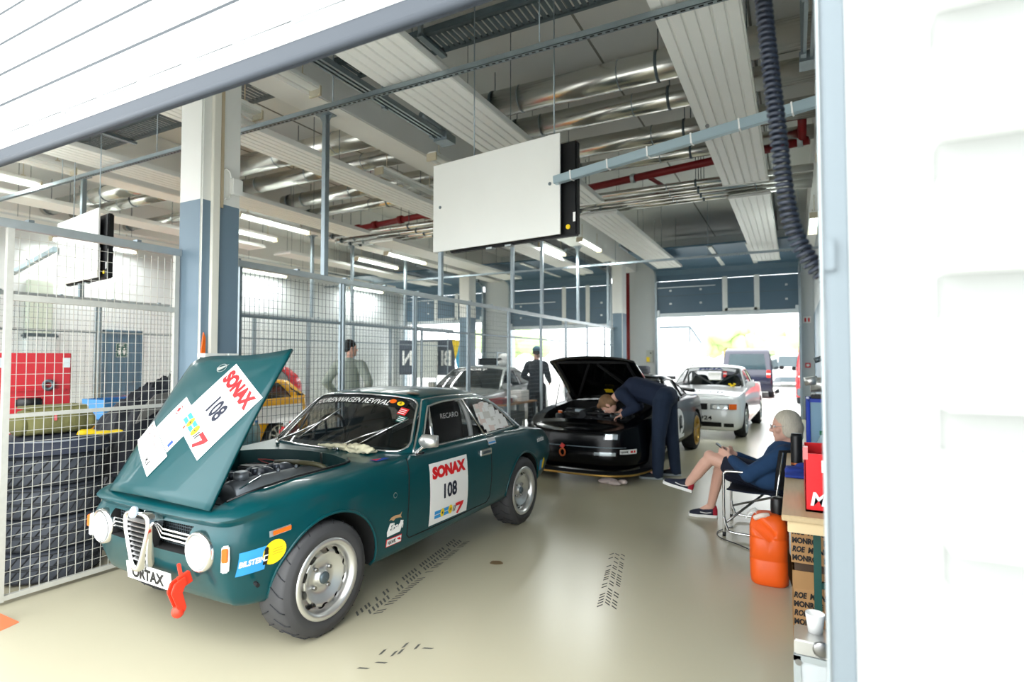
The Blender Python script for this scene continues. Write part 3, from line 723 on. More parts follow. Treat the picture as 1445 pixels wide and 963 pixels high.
# ---------------------------------------------------------------- the green coupe in front
AL = thing('green_coupe', 'dark teal green vintage coupe with raised bonnet, closest car to the camera', 'car', (-3.036, 2.27, 0), R(-1.44))
def build_green():
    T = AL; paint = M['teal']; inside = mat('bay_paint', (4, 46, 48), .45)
    N = [(0, -.535), (.16, -.533), (.30, -.528), (.43, -.522), (.53, -.512), (.60, -.485), (.645, -.425), (.68, -.33), (.71, -.2), (.735, -.06), (.752, .1), (.762, .4), (.765, .9), (.765, 1.5), (.765, 2.1), (.758, 2.45), (.742, 2.72), (.722, 2.92), (.68, 3.06), (.60, 3.13), (.42, 3.165), (.2, 3.18), (0, 3.185)]
    rows = [
        ([(-.6, .15), (-.3, .10), (0, .07), (1, .055), (2.6, .06), (3.14, .14)], [(-.6, .28), (-.4, .262), (-.2, .26), (.5, .25), (1.7, .285), (2.6, .30), (3.14, .36)]),
        ([(-.6, .085), (-.2, .05), (.5, .03), (2.6, .03), (3.14, .07)], [(-.6, .305), (-.2, .285), (.5, .275), (1.7, .31), (2.6, .33), (3.14, .39)]),
        ([(-.6, .03), (.5, .01), (2.6, .01), (3.14, .03)], [(-.6, .43), (.5, .38), (1.7, .40), (3.14, .47)]),
        ([(-.6, .0), (3.2, .0)], [(-.6, .53), (.5, .53), (3.14, .56)]),
        ([(-.6, .0), (0, .0), (3.2, .01)], [(-.6, .63), (.5, .65), (2, .665), (3.14, .65)]),
        ([(-.55, .03), (-.42, .022), (-.2, .008), (.9, .012), (3.2, .03)], [(-.55, .678), (-.3, .71), (.5, .765), (2.3, .775), (3.14, .70)]),
        ([(-.55, -.004), (-.42, .0), (-.2, .03), (.9, .045), (3.2, .06)], [(-.55, .712), (-.3, .76), (0, .81), (.5, .84), (.9, .862), (2.0, .862), (2.45, .845), (2.9, .79), (3.14, .745)]),
        ([(-.55, .03), (-.2, .12), (.9, .085), (3.2, .12)], [(-.55, .742), (-.3, .792), (0, .828), (.5, .852), (.9, .872), (2.0, .874), (2.45, .86), (2.9, .81), (3.14, .765)]),
        ([(-.55, .075), (-.2, .24), (.9, .15), (3.2, .25)], [(-.55, .757), (-.3, .806), (0, .832), (.5, .855), (.9, .872), (2.0, .876), (2.45, .866), (2.9, .818), (3.14, .775)]),
    ]
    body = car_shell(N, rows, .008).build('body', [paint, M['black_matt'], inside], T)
    carve(body, wheel_cuts([(.765, .06, .315), (.765, 2.35, .315)], .335, .34, 0), M['black_matt'])
    # engine bay and cabin
    e = MB(); bay = [(-.45, -.43), (.45, -.43), (.515, .3), (.52, .37), (.43, .45), (.22, .525), (0, .545), (-.22, .525), (-.43, .45), (-.52, .37), (-.515, .3)]
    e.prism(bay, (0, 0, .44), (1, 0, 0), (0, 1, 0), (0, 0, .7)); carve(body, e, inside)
    e = MB().prism([(-.60, .86), (.60, .86), (.61, 1.6), (.58, 2.3), (-.58, 2.3), (-.61, 1.6)], (0, 0, .40), (1, 0, 0), (0, 1, 0), (0, 0, .7)); carve(body, e, M['black_matt'])
    # grille opening
    e = MB().bb((-.365, -.8, .53), (.365, -.455, .668)); carve(body, e, M['black_matt'])
    for p in body.data.polygons: p.use_smooth = True
    body.modifiers.new('en', 'EDGE_SPLIT').split_angle = R(38)
    # greenhouse
    A0, A1, C1, C0 = (.685, .815, .862), (.515, 1.125, 1.195), (.50, 2.02, 1.165), (.585, 2.56, .862)
    rail = [A1, (.535, 1.3, 1.208), (.535, 1.6, 1.208), (.525, 1.85, 1.192), C1]
    O = [[A0, (.60, .985, 1.035), A1], rail, [C1, (.525, 2.25, 1.06), (.555, 2.42, .95), C0], [C0, (.665, 2.35, .868), (.695, 1.8, .868), (.70, 1.2, .868), A0]]
    D = [[(.692, .905, .885), (.625, 1.02, 1.035), (.585, 1.10, 1.155)], [(.585, 1.10, 1.155), (.575, 1.3, 1.178), (.575, 1.6, 1.182), (.575, 1.82, 1.168), (.583, 1.98, 1.13)],
         [(.583, 1.98, 1.13), (.605, 2.13, 1.045), (.635, 2.25, .955), (.66, 2.315, .892)], [(.66, 2.315, .892), (.69, 1.8, .884), (.695, 1.3, .884), (.692, .905, .885)]]
    b = MB()
    for mir in (0, 1):
        g = MB(); side_band(g, O, D)
        b.add([(-p[0], p[1], p[2]) for p in g.v] if mir else g.v, g.f, 0, True)
    wst = [A1, (.36, 1.075, 1.222), (.18, 1.055, 1.234), (0, 1.05, 1.238)]
    rwt = [C1, (.36, 2.075, 1.19), (.18, 2.09, 1.198), (0, 2.095, 1.2)]
    r1 = [(.535, 1.3, 1.208), (.38, 1.3, 1.243), (.2, 1.3, 1.256), (0, 1.3, 1.26)]; r2 = [(.535, 1.6, 1.208), (.38, 1.6, 1.243), (.2, 1.6, 1.258), (0, 1.6, 1.262)]
    r3 = [(.525, 1.85, 1.192), (.37, 1.87, 1.226), (.18, 1.88, 1.24), (0, 1.88, 1.244)]
    for f in (lambda c: c, mirx): patch(b, [f(c) for c in (wst, r1, r2, r3, rwt)], 10, 4)
    # shelf behind the rear window
    rwb = [C0, (.45, 2.62, .875), (.2, 2.65, .88), (0, 2.655, .88)]
    roof = b.build('roof', paint, T)
    md = roof.modifiers.new('so', 'SOLIDIFY'); md.thickness = .018; md.offset = 0
    def glass(name, curves, mt):
        g = MB()
        for f in (lambda c: c, mirx): patch(g, [f(c) for c in curves], 10, 5)
        return g.build(name, mt, T)
    wsb = [A0, (.60, .745, .858), (.40, .685, .856), (.2, .655, .855), (0, .645, .854)]
    mid = lambda a, b, bul: [((p[0]+q[0])/2, (p[1]+q[1])/2-bul, (p[2]+q[2])/2+bul*.7) for p, q in zip([tuple(v) for v in resample(a, 8)], [tuple(v) for v in resample(b, 8)])]
    gl = mat('windscreen_glass', (8, 11, 11), .03, alpha=.66, spec=.8)
    ws = glass('windscreen', [wsb, mid(wsb, wst, .012), wst], gl)
    glass('rear_window', [rwt, mid(rwt, rwb, -.012), rwb], gl)
    def wsp(u, v):
        k = abs(u); rows_ = [wsb_r, wsm_r, wst_r]; q = [r[0]+(r[-1]-r[0])*0 for r in rows_]
        pt = []
        for r in rows_:
            t = (1-k)*(len(r)-1); i = min(len(r)-2, int(t)); pt.append(r[i].lerp(r[i+1], t-i))
        a_, m_, b_ = pt; p = a_*((1-v)*(1-2*v))+m_*(4*v*(1-v))+b_*(v*(2*v-1))
        return V((p.x if u >= 0 else -p.x, p.y-.005, p.z+.006))
    wsb_r, wst_r = resample(crom(wsb, 5), 25), resample(crom(wst, 5), 25)
    wsm_r = resample(crom(mid(wsb, wst, .012), 4), 25)
    inner = []; outer = []
    for cu, cv, a0, ru, rv in ((.85, .84, 0, .13, .13), (-.85, .84, 90, .13, .13), (-.84, .20, 180, .14, .17), (.84, .20, 270, .14, .17)):
        for q in range(9):
            t = R(a0+90*q/8); c_, s_ = math.cos(t), math.sin(t); inner.append((cu+ru*c_, cv+rv*s_))
            m_ = max(abs(c_), abs(s_)); outer.append((min(1, max(-1, (1 if abs(c_) > .01 else 0)*math.copysign(1, c_)*min(1, abs(c_)/m_)*1 if abs(c_)/m_ > .99 else cu+(math.copysign(1, cu)-cu)*abs(c_)/m_)), (1 if s_ > 0 else 0) if abs(s_)/m_ > .99 else cv+((1 if cv > .5 else 0)-cv)*abs(s_)/m_))
    dens = lambda L: [((1-t)*L[i][0]+t*L[(i+1) % len(L)][0], (1-t)*L[i][1]+t*L[(i+1) % len(L)][1]) for i in range(len(L)) for t in (0, .5)]
    inner, outer = dens(dens(dens(inner))), dens(dens(dens(outer)))
    pi = [wsp(*q) for q in inner]; po = [wsp(*q)-V((0, -.004, .004)) for q in outer]
    MB().loft([po, pi], cu=True).build('windscreen_frame', paint, ws)
    b = MB().tube([p+V((0, -.002, .003)) for p in pi], .0085, n=6, closed=True); b.build('windscreen_trim', M['chrome'], ws)
    # black sun strip, lettering and badges on the windscreen
    stripe = MB(); g = MB()
    sfn = surf(ws, (0, .655, .862), (1, 0, 0), (0, .41, .36), .004)
    Lg = math.hypot(.41, .36)
    grid(stripe, sfn, -.46, Lg*.80, .92, Lg*.165, 16, 3)
    st = stripe.build('sun_strip', mat('strip', (18, 22, 26), .25), ws)
    f2 = surf(ws, (0, .655, .862), (1, 0, 0), (0, .41, .36), .0065)
    g = MB(); text(g, 'TOURENWAGEN REVIVAL', f2, -.46, Lg*.81, .78, .052, 0, .012, .25, 1.05); g.build('strip_lettering', M['white'], ws)
    g = MB(); disc(g, f2, .335, Lg*.90, .028, .022, 0); disc(g, f2, .405, Lg*.885, .028, .022, 1); grid(g, f2, .43, Lg*.70, .065, .07, 2, 2, 2); grid(g, f2, .46, Lg*.58, .06, .06, 2, 2, 3)
    f3 = surf(ws, (0, .655, .862), (1, 0, 0), (0, .41, .36), .008); text(g, 'A', f3, .393, Lg*.865, .022, .026, 4)
    for q in range(3): grid(g, f3, .435, Lg*.72+q*.018, .05, .007, 1, 1, 5); grid(g, f3, .463, Lg*.595+q*.016, .05, .006, 1, 1, 5)
    g.build('scrutineering_stickers', [M['orange'], M['yellow'], M['red'], mat('st_green', (20, 90, 80), .4), M['black_ink'], M['white']], ws)
    # wipers
    for s in (.18, -.44):
        b = MB(); b.cyl((s, .625, .868), (s-.012, .63, .905), .013); b.tube([sfn(s-0, .02)+V((0, -.02, .025)), sfn(s+.14, .14)+V((0, -.012, .015)), sfn(s+.27, .24)+V((0, -.008, .008))], .006); b.tube([sfn(s+.12, .07)+V((0, -.004, .006)), sfn(s+.27, .24)+V((0, -.004, .006)), sfn(s+.36, .36)+V((0, -.004, .006))], .006)
        b.build('wiper', M['chrome'], T)
    # side glass with divider and chrome surround
    for sg, f in ((1, lambda P: [tuple(p) for p in P]), (-1, mirx)):
        g = MB(); fill_loop(g, D); gg = MB().add(f(g.v), g.f, 0, True); so = gg.build('side_window', mat('side_glass', (14, 18, 19), .03, alpha=.22, spec=.8), T)
        b = MB(); lp = [V((p.x+.006, p.y, p.z)) for p in loop_pts(D)]; b.tube(lp, .0085, n=6, closed=True)
        for y0, z0, y1, z1 in ((1.72, .884, 1.57, 1.18), (1.03, .884, 1.115, 1.15)):
            x0 = .70; x1 = .585; b.bar((x0, y0, z0), (x1, y1, z1), .022, .014)
        b.tube([(p[0]+.004, p[1], p[2]+.004) for p in crom([A0, (.60, .985, 1.035), A1], 5)+crom(rail, 5)+crom([C1, (.525, 2.25, 1.06), (.555, 2.42, .95), C0], 5)], .0085, n=6)
        MB().add(f(b.v), b.f, 0, True).build('chrome_trim', M['chrome'], so)
    # paperwork and maker lettering in the left windows
    fs = lambda a, z: V((.704-.40*(z-.884), a, z))
    b = MB(); random.seed(4)
    for k in range(220):
        y = random.uniform(1.68, 2.3); z = random.uniform(.9, 1.13); ww, hh = random.uniform(.05, .12), random.uniform(.03, .08)
        if z+hh > 1.15-max(0, y+ww-1.95)*.80 or y+ww > 2.29 or y < 1.72-.5*(z-.884)+.02: continue
        grid(b, lambda a, c, k=k: fs(a, c)+V((.00004*k, 0, 0)), y, z, ww, hh, 1, 1, random.choice((0, 0, 0, 1, 2)))
    b.build('window_papers', [M['paper'], mat('paper_grey', (216, 214, 208), .6), mat('paper_pink', (232, 214, 206), .6)], T)
    seat(T, .33, 1.45, .5, M['black_matt'], h=.68); seat(T, -.33, 1.35, .48, M['black_matt'], h=.62)
    g = MB(); text(g, 'RECARO', plane((.60, 1.2, 1.03), (0, 1, 0), (-.2, 0, 1)), .06, .02, .24, .04, 0, .01); g.build('seat_lettering', mat('seat_ink', (190, 190, 190), .5), T)
    b = MB().tube([(-.33+.17*math.cos(a*PI/12), 1.02+.05*math.sin(a*PI/12), .90+.16*math.sin(a*PI/12)) for a in range(24)], .012, closed=True, n=6)
    for a in (0, 2.1, 4.2): b.cyl((-.33, 1.0, .89), (-.33+.17*math.cos(a), 1.02+.05*math.sin(a), .90+.16*math.sin(a)), .008, n=6)
    b.cyl((-.33, .85, .82), (-.33, 1.0, .89), .02); b.build('steering_wheel', M['black_plastic'], T)
    b = MB().prism([(.80, .6), (.80, .855), (1.0, .86), (1.03, .82), (1.0, .7)], (-.6, 0, 0), (0, 1, 0), (0, 0, 1), (1.2, 0, 0)); b.box((-.1, 1.0, .78), (.5, .06, .06), m=1); b.build('dashboard', [M['black_matt'], mat('dash_wood', (104, 58, 36), .5)], T)
    b = MB()
    for s in (-1, 1): b.tube(crom([(s*.56, 1.78, .45), (s*.55, 1.75, .9), (s*.5, 1.68, 1.15), (s*.42, 1.66, 1.19)], 5), .02)
    b.cyl((-.42, 1.66, 1.19), (.42, 1.66, 1.19), .02).cyl((-.5, 1.7, .75), (.46, 1.67, 1.17), .018); b.build('roll_cage', mat('cage', (196, 200, 198), .4), T)
    # door shut lines, handle, mirror
    bs = surf(body, (.9, 0, 0), (0, 1, 0), (0, 0, 1), .0012)
    for sgn in (1, -1):
        b = MB(); path = [(.70, .85), (.685, .7), (.672, .5), (.675, .36), (.70, .335), (1.2, .335), (1.68, .345), (1.72, .38), (1.735, .55), (1.745, .72), (1.715, .86)]
        pp = [bs(y, z) for y, z in path]; pl = []
        for p, q in zip(pp, pp[1:]):
            for k in range(6): pl.append(bs(p.y+(q.y-p.y)*k/6, p.z+(q.z-p.z)*k/6))
        b.tube([(sgn*p.x, p.y, p.z) for p in pl], .0035, n=5); b.build('door_seam', M['black_matt'], T)
        b = MB(); c = bs(1.66, .755)
        b.box((sgn*(c.x+.006), 1.66, .755), (.012, .17, .055)); ho = b.build('door_handle', M['chrome'], T, bevel=.012)
        MB().box((sgn*(c.x+.013), 1.66, .755), (.006, .12, .022)).build('handle_recess', M['galv_dark'], ho)
    b = MB(); b.tube(crom([(.715, .80, .872), (.75, .79, .885), (.80, .80, .93)], 4), .011); b.box((.735, .80, .868), (.05, .09, .014)); mo = b.build('door_mirror', M['chrome'], T)
    b = MB(); rows = [[(.765, .76, z) for z in (.96,)]*1]
    b.sph((.825, .80, .955), (.075, .042, .046), n=10); b.box((.82, .83, .955), (.135, .03, .08)); o = b.build('mirror_shell', M['alu'], mo); remesh(o, .008, 3)
    # rolled lips of the wheel arches
    for y0 in (.06, 2.35):
        pts = []
        for k in range(33):
            a = PI*(-.06+1.12*k/32); q = bs(y0+.338*math.cos(a), .315+.338*math.sin(a))
            if .5 < q.x < .8: pts.append(q)
        for sg in (1, -1): MB().tube([(sg*(p.x-.001), p.y, p.z) for p in pts], .009, n=6).build('arch_lip', paint, T)
    # wheels
    for s in (1, -1):
        for y, dx in ((.02, 0), (2.35, -.0)):
            wheel(T, s*(.745-.10), y, .303, s, .303, .205, .205, 'steel', (mat('tyre_race', (64, 64, 66), .62, var=.12, scale=10), M['alu']))
    g = MB(); ft = lambda a, c: V((.745+.105*.0+.006, .02+(.27-c)*math.sin(a), .303+(.27-c)*math.cos(a)))
    # front: lamps, grille, heart, indicators
    for s in (1, -1): head_lamp(T, (s*.445, -.515, .563), (0, -1, -.03), .098)
    b = MB()
    for z in (.575, .598, .62): b.bb((-.36, -.505, z-.005), (.36, -.49, z+.005)); b.cyl((-.36, -.505, z), (.36, -.505, z), .006, n=8)
    go = b.build('grille_bars', M['chrome'], T)
    g = MB(); 
    for k in range(40): g.bb((-.36+k*.0185, -.475, .54), (-.358+k*.0185, -.472, .665))
    for k in range(8): g.bb((-.36, -.476, .545+k*.016), (.36, -.472, .547+k*.016))
    g.build('grille_mesh', M['galv_dark'], go)
    heart = crom([(0, .70, 0), (.06, .70, 0), (.088, .675, 0), (.085, .62, 0), (.055, .52, 0), (.025, .44, 0), (0, .425, 0), (-.025, .44, 0), (-.055, .52, 0), (-.085, .62, 0), (-.088, .675, 0), (-.06, .70, 0)], 4, True)
    hp = [(p.x, p.y) for p in heart]
    b = MB().prism(hp, (0, -.56, 0), (1, 0, 0), (0, 0, 1), (0, .04, 0), 1)
    rows = [[(x*k*1.15, -.56-d, .60+(z-.60)*k) for x, z in hp] for k, d in ((1.12, -.05), (1.12, .018), (1.06, .03), (.97, .03), (.93, .012), (.93, -.03))]
    b.loft(rows, cu=True, m=0); ho = b.build('heart_grille', [M['chrome'], M['black_matt']], T)
    b = MB()
    for k in range(9):
        z = .665-k*.024; wv = .078 if z > .62 else .078*(z-.42)/.2
        b.box((0, -.572, z), (wv*2.2, .022, .006), rx=.5)
    b.build('heart_bars', M['steel'], ho)
    MB().lathe([(.03, 0), (.03, .012), (.024, .016), (.001, .016)], (0, -.59, .712), (0, -1, .3), 24).build('badge', mat('badge', (196, 210, 224), .2, .5), ho)
    for s in (1, -1):
        b = MB().prism([(-.018, -.062), (.016, -.062), (.020, .0), (.018, .062), (-.016, .062)], (s*.598, -.487, .545), (s*.6, .8, 0), (0, 0, 1), (s*.024, -.02, 0)); o = b.build('front_indicator', M['white'], T, bevel=.006)
        MB().prism([(-.014, -.01), (.014, -.01), (.014, .056), (-.013, .056)], (s*.608, -.497, .545), (s*.6, .8, 0), (0, 0, 1), (s*.022, -.018, 0)).build('amber_lens', M['orange'], o, bevel=.004)
        p = bs(-.29, .655)
        b = MB(); fn = lambda a, c: V((s*(bs(a, c).x+.004), a, c))
        for q, mi, d in (((-.315, .613, .11, .03), 0, 0), ((-.30, .618, .093, .021), 1, .006)):
            fn = lambda a, c, d=d: V((s*(bs(a, c+.12*(a+.29)).x+.003+d), a, c+.12*(a+.29)))
            grid(b, fn, *q, 4, 2, mi)
        b.build('side_marker', [M['alu'], M['orange']], T)
    # number plate with rally lettering, tow hook
    fp = surf(body, (0, -.9, 0), (1, 0, 0), (0, 0, 1), .006)
    b = MB(); g = MB(); u0 = V((.955, 0, -.30)).normalized()
    pf = lambda a, c: V((-.02+a*.985, -.655+.10*(c), .405-.0*a+c))
    b.prism([(-.20, -.045), (.20, -.045), (.20, .045), (-.20, .045)], (.035, -.53, .378), (1, 0, 0), (0, -.12, 1), (0, -.006, 0)); po = b.build('number_plate', M['white'], T)
    text(g, 'ORTAX', plane((.035, -.5375, .378), (1, 0, 0), (0, -.12, 1)), -.15, -.034, .30, .064, 0, .05, .15); g.build('plate_lettering', M['black_ink'], po)
    b = MB().box((.36, -.54, .42), (.022, .06, .06), rx=.3)
    for dx in (-.018, .018):
        b.prism([(.0, 0), (.05, -.02), (.065, -.06), (.03, -.15), (.0, -.17), (-.01, -.15), (.012, -.07), (-.01, -.03)], (.36+dx-.006, -.55, .44), (0, -1, 0), (0, 0, 1), (.012, 0, 0))
    b.sph((.36, -.57, .275), (.03, .028, .03), n=8); b.cyl((.335, -.57, .38), (.385, -.57, .38), .014)
    b.bar((.315, -.545, .49), (.355, -.555, .44), .016, .012)
    b.build('tow_hook', mat('hook_red', (226, 58, 34), .45), T, bevel=.003)
    MB().cyl((.66, -.37, .40), (.70, -.385, .40), .010).build('jack_hole', M['black_matt'], T)
    # side lettering and stickers
    s3 = surf(body, (.9, 0, 0), (0, 1, 0), (0, 0, 1), .003); s5 = surf(body, (.9, 0, 0), (0, 1, 0), (0, 0, 1), .005); s7 = surf(body, (.9, 0, 0), (0, 1, 0), (0, 0, 1), .0065)
    def plate(mb, f, fi, fj, sc, mats):
        """start-number sheet 1 x 1 in (a,b): word, number, logo; material slots white, red, navy, blue, yellow, black"""
        grid(mb, f, 0, 0, 1, 1, 8, 8, 0)
        text(mb, 'SONAX', fi, .06, .735, .88, .205, 1, .07)
        text(mb, '108', fi, .34, .37, .34, .25, 2, .035)
        grid(mb, fi, .12, .155, .42, .055, 4, 1, 3); grid(mb, fi, .12, .085, .42, .055, 4, 1, 3)
        disc(mb, fj, .31, .15, .05, .07, 4); disc(mb, fj, .52, .15, .055, .075, 4)
        text(mb, '4', lambda a, c: fj(a, c)+(fj(.5, .5)-fi(.5, .5)), .29, .12, .04, .06, 2); text(mb, 'H', lambda a, c: fj(a, c)+(fj(.5, .5)-fi(.5, .5)), .50, .12, .04, .06, 2)
        for q in (.585, .625): poly(mb, fj, [(q, .09), (q+.02, .09), (q+.045, .19), (q+.025, .19)], 5)
        poly(mb, fj, [(.65, .22), (.88, .22), (.86, .16), (.74, .02), (.69, .04), (.78, .165), (.67, .165)], 1)
    six = [M['white'], M['red'], M['navy_ink'], M['sky_blue'], M['yellow'], M['black_ink']]
    b = MB(); mp = lambda s: (lambda a, c: s(.905+a*.475, .353+c*.425))
    plate(b, mp(s3), mp(s5), mp(s7), 1, six); b.build('start_number_sticker', six, T)
    b = MB(); grid(b, s3, -.565+.10, .455, .0, .0, 1, 1, 0) if 0 else None
    # damper maker sticker: blue square and yellow disc in front of the wheel
    f1 = lambda a, c: s3(-.385+a, .478+c+.10*a); f2_ = lambda a, c: s5(-.385+a, .478+c+.10*a); f3_ = lambda a, c: s7(-.385+a, .478+c+.10*a)
    grid(b, f1, -.06, -.03, .12, .12, 6, 5, 0); disc(b, f2_, .098, .045, .058, .062, 1); text(b, 'BILSTEIN', f3_, -.057, .015, .108, .03, 2, .04)
    b.bb((0, 0, 0), (0, 0, 0)) if 0 else None
    disc(b, f3_, .056, .07, .010, .014, 3); grid(b, f3_, .046, -.005, .020, .065, 1, 2, 3); grid(b, lambda a, c: f3_(a, c)+V((.001, 0, 0)), .048, .015, .016, .007, 1, 1, 2); grid(b, lambda a, c: f3_(a, c)+V((.001, 0, 0)), .048, .04, .016, .006, 1, 1, 2)
    for q in range(3): grid(b, f3_, .085, .06-q*.013, .05, .003, 1, 1, 4)
    b.build('damper_sticker', [M['sky_blue'], M['yellow'], M['white'], M['black_ink'], mat('olive_ink', (190, 168, 40), .5)], T)
    b = MB(); grid(b, s3, .475, .335, .145, .05, 4, 2, 0); grid(b, s5, .48, .34, .135, .04, 4, 2, 1); text(b, 'HAWK', s7, .488, .347, .075, .026, 2, .04); poly(b, s7, [(.57, .368), (.60, .372), (.612, .352), (.59, .356)], 0)
    b.build('brake_sticker', [M['red'], M['white'], M['black_ink']], T)
    b = MB(); grid(b, s3, .485, .405, .14, .062, 4, 3, 0) if 0 else None
    poly(b, s3, [(.48, .40), (.60, .405), (.63, .47), (.60, .478), (.585, .44), (.50, .428), (.515, .465), (.54, .475), (.50, .48), (.475, .43)], 0); text(b, 'Eibach', s5, .485, .425, .14, .05, 0, .03, .2)
    b.build('spring_sticker', [M['white']], T)
    b = MB(); poly(b, s3, [(.49, .50), (.51, .515), (.55, .52), (.59, .515), (.61, .53), (.60, .505), (.61, .49), (.59, .497), (.55, .50), (.53, .488), (.51, .50)], 0); b.build('animal_sticker', [mat('tan', (190, 150, 110), .5)], T)
    b = MB(); disc(b, s3, .545, .645, .018, .018, 0); disc(b, s5, .545, .645, .014, .014, 1); b.build('fender_badge', [M['alu'], paint], T)
    b = MB(); f = lambda a, c: s3(1.72+a, .80+c); grid(b, f, 0, 0, .13, .072, 2, 2, 0); grid(b, lambda a, c: s5(1.72+a, .80+c), .01, .01, .11, .012, 1, 1, 1); text(b, 'REVIVAL', lambda a, c: s5(1.72+a, .80+c), .012, .05, .10, .012, 2)
    b.build('quarter_sticker', [mat('grey_paper', (200, 202, 204), .5), M['sky_blue'], M['black_ink']], T)
    b = MB(); text(b, 'schnitzler', s3, 2.66, .70, .2, .045, 0, .03, .2); b.build('rear_lettering', M['white'], T)
    b = MB(); grid(b, s3, 2.70, .42, .07, .10, 2, 3, 0); disc(b, s5, 2.79, .48, .03, .055, 1); b.build('rear_sticker', [M['sky_blue'], M['yellow']], T)
    ct = surf(body, (0, 0, 1.3), (1, 0, 0), (0, 1, 0), .004)
    b = MB(); poly(b, ct, [(.585, .49), (.66, .50), (.665, .60), (.63, .60)], 0); poly(b, lambda x, y: ct(x, y)+V((0, 0, .002)), [(.60, .50), (.645, .505), (.63, .57)], 1); b.build('cowl_badge', [M['royal'], M['red']], T)
    MB().lathe([(.05, 0), (.045, .004), (.02, .002), (.001, .003)], (.40, 1.17, 1.243), (.15, 0, 1), 20).build('roof_hatch', mat('copper', (120, 100, 84), .4, .5), T)
    # bonnet, hinged at the nose
    H0 = V((0, -.50, .765)); d = V((0, .5, .791)).normalized(); nrm = V((0, -.791, .5)).normalized()
    def bf(a, c, lift=0):
        hw = interp([(0, .475), (.5, .455), (.95, .45)], c); s = max(-1, min(1, a/hw))
        return H0+V((a, 0, 0))+d*c+nrm*(.03*(1-s*s)*(1-.95*c)+.012*math.sin(PI*min(1, c))-(.018*abs(s)**6 if s < 0 else .006*abs(s)**6*(1-c))+lift)
    rows = []; nu = 24
    for j in range(17):
        t = j/16; row = []
        for i in range(nu+1):
            s = -1+2*i/nu
            cmax = .945-.05*(1-max(0, s)**2)-(.05*abs(s)**5 if s < 0 else 0); cmin = -.005+.028*abs(s)**2.2*0
            c = cmin+(cmax-cmin)*t
            hw = interp([(0, .475), (.5, .455), (.95, .45)], c)
            row.append(bf(s*hw, c))
        rows.append(row)
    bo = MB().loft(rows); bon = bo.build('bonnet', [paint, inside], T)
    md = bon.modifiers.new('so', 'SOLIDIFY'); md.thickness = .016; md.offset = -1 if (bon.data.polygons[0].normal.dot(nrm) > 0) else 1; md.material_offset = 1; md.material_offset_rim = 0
    b = MB(); b.bar(bf(-.36, .1, -.045), bf(-.36, .8, -.045), .05, .03); b.bar(bf(.36, .1, -.045), bf(.36, .8, -.045), .05, .03); b.bar(bf(-.36, .8, -.045), bf(.36, .8, -.045), .05, .03); b.bar(bf(-.36, .1, -.045), bf(.36, .8, -.045), .05, .02); b.build('bonnet_brace', inside, bon)
    b = MB(); c0 = (-.149, .445); ux, uy = math.cos(R(-28.8)), math.sin(R(-28.8))
    # sheet axes on the bonnet: along (ux,uy), up (-uy,ux)
    def sheet(o, w_, h_, lift, ang=-28.8):
        cx, sx_ = math.cos(R(ang)), math.sin(R(ang))
        return lambda a, c: bf(o[0]+a*w_*cx-c*h_*sx_, o[1]+a*w_*sx_+c*h_*cx, lift)
    o0 = (-.162, .435); plate(b, sheet(o0, .444, .452, .003), sheet(o0, .444, .452, .0045), sheet(o0, .444, .452, .006), 1, six); b.build('start_number_sheet', six, bon)
    b = MB(); o1 = (-.325, .385); f0 = sheet(o1, .30, .235, .002); f9 = sheet(o1, .30, .235, .0036); grid(b, f0, 0, 0, 1, 1, 6, 6, 0)
    b.f = b.f; text(b, 'REVIVAL', f9, .42, .86, .5, .07, 1, .02); disc(b, f9, .17, .70, .10, .12, 2, r_in=.8); disc(b, f9, .17, .70, .05, .06, 2)
    disc(b, f9, .55, .50, .06, .07, 1, r_in=.7); disc(b, f9, .8, .62, .03, .05, 4); grid(b, f9, .83, .08, .09, .16, 1, 1, 3)
    for q in range(3): grid(b, f9, .1+.2*q, .2, .12, .02, 1, 1, 1)
    b.build('sponsor_sheet', [M['paper'], mat('grey_ink', (150, 152, 156), .5), M['red'], M['royal'], mat('brown_ink', (140, 70, 40), .5)], bon)
    b = MB(); o2 = (-.475, .30); f0 = sheet(o2, .425, .145, .0045, -29); f9 = sheet(o2, .425, .145, .006, -29); grid(b, f0, 0, 0, 1, 1, 6, 4, 0)
    disc(b, f9, .22, .78, .05, .13, 2, r_in=.75); text(b, '37', f9, .32, .70, .09, .16, 2, .01); text(b, 'Reglement', f9, .45, .62, .38, .16, 1, .01); text(b, 'Int. Wertung', f9, .40, .45, .42, .12, 1, .01); grid(b, f9, .06, .82, .04, .08, 1, 1, 4); disc(b, f9, .30, .3, .04, .1, 1, r_in=.7); text(b, 'K3', f9, .66, .12, .14, .18, 5, .03)
    b.build('sponsor_sheet', [M['paper'], mat('red_ink', (200, 110, 110), .5), M['red'], M['royal'], mat('brown_ink', (140, 70, 40), .5), M['black_ink']], bon)
    g = MB(); ef = lambda a, c: bf(-.055+a, .80+c, .003); disc(g, ef, 0, 0, .042, .03, 0, r_in=.88); poly(g, ef, [(-.05, .0), (0, .012), (.05, .03), (.01, -.005), (-.02, -.02)], 0); g.build('bonnet_emblem', M['alu'], bon)
    # engine bay
    eng = mat('engine_alu', (120, 126, 132), .4, .6, var=.2, scale=15); blk = M['black_plastic']
    b = MB()
    rows = [[(.20+.085*math.cos(a*PI/8)+.0, y, .665+.085*math.sin(a*PI/8)) for a in range(-2, 11)] for y in (-.30, -.29, .30, .31)]
    rows[0] = [(.20+(p[0]-.20)*.8, p[1], .665+(p[2]-.665)*.8) for p in rows[0]]; rows[-1] = [(.20+(p[0]-.20)*.8, p[1], .665+(p[2]-.665)*.8) for p in rows[-1]]
    b.loft(rows); 
    for r_ in (rows[0], rows[-1]): b.add(r_, [tuple(range(13))])
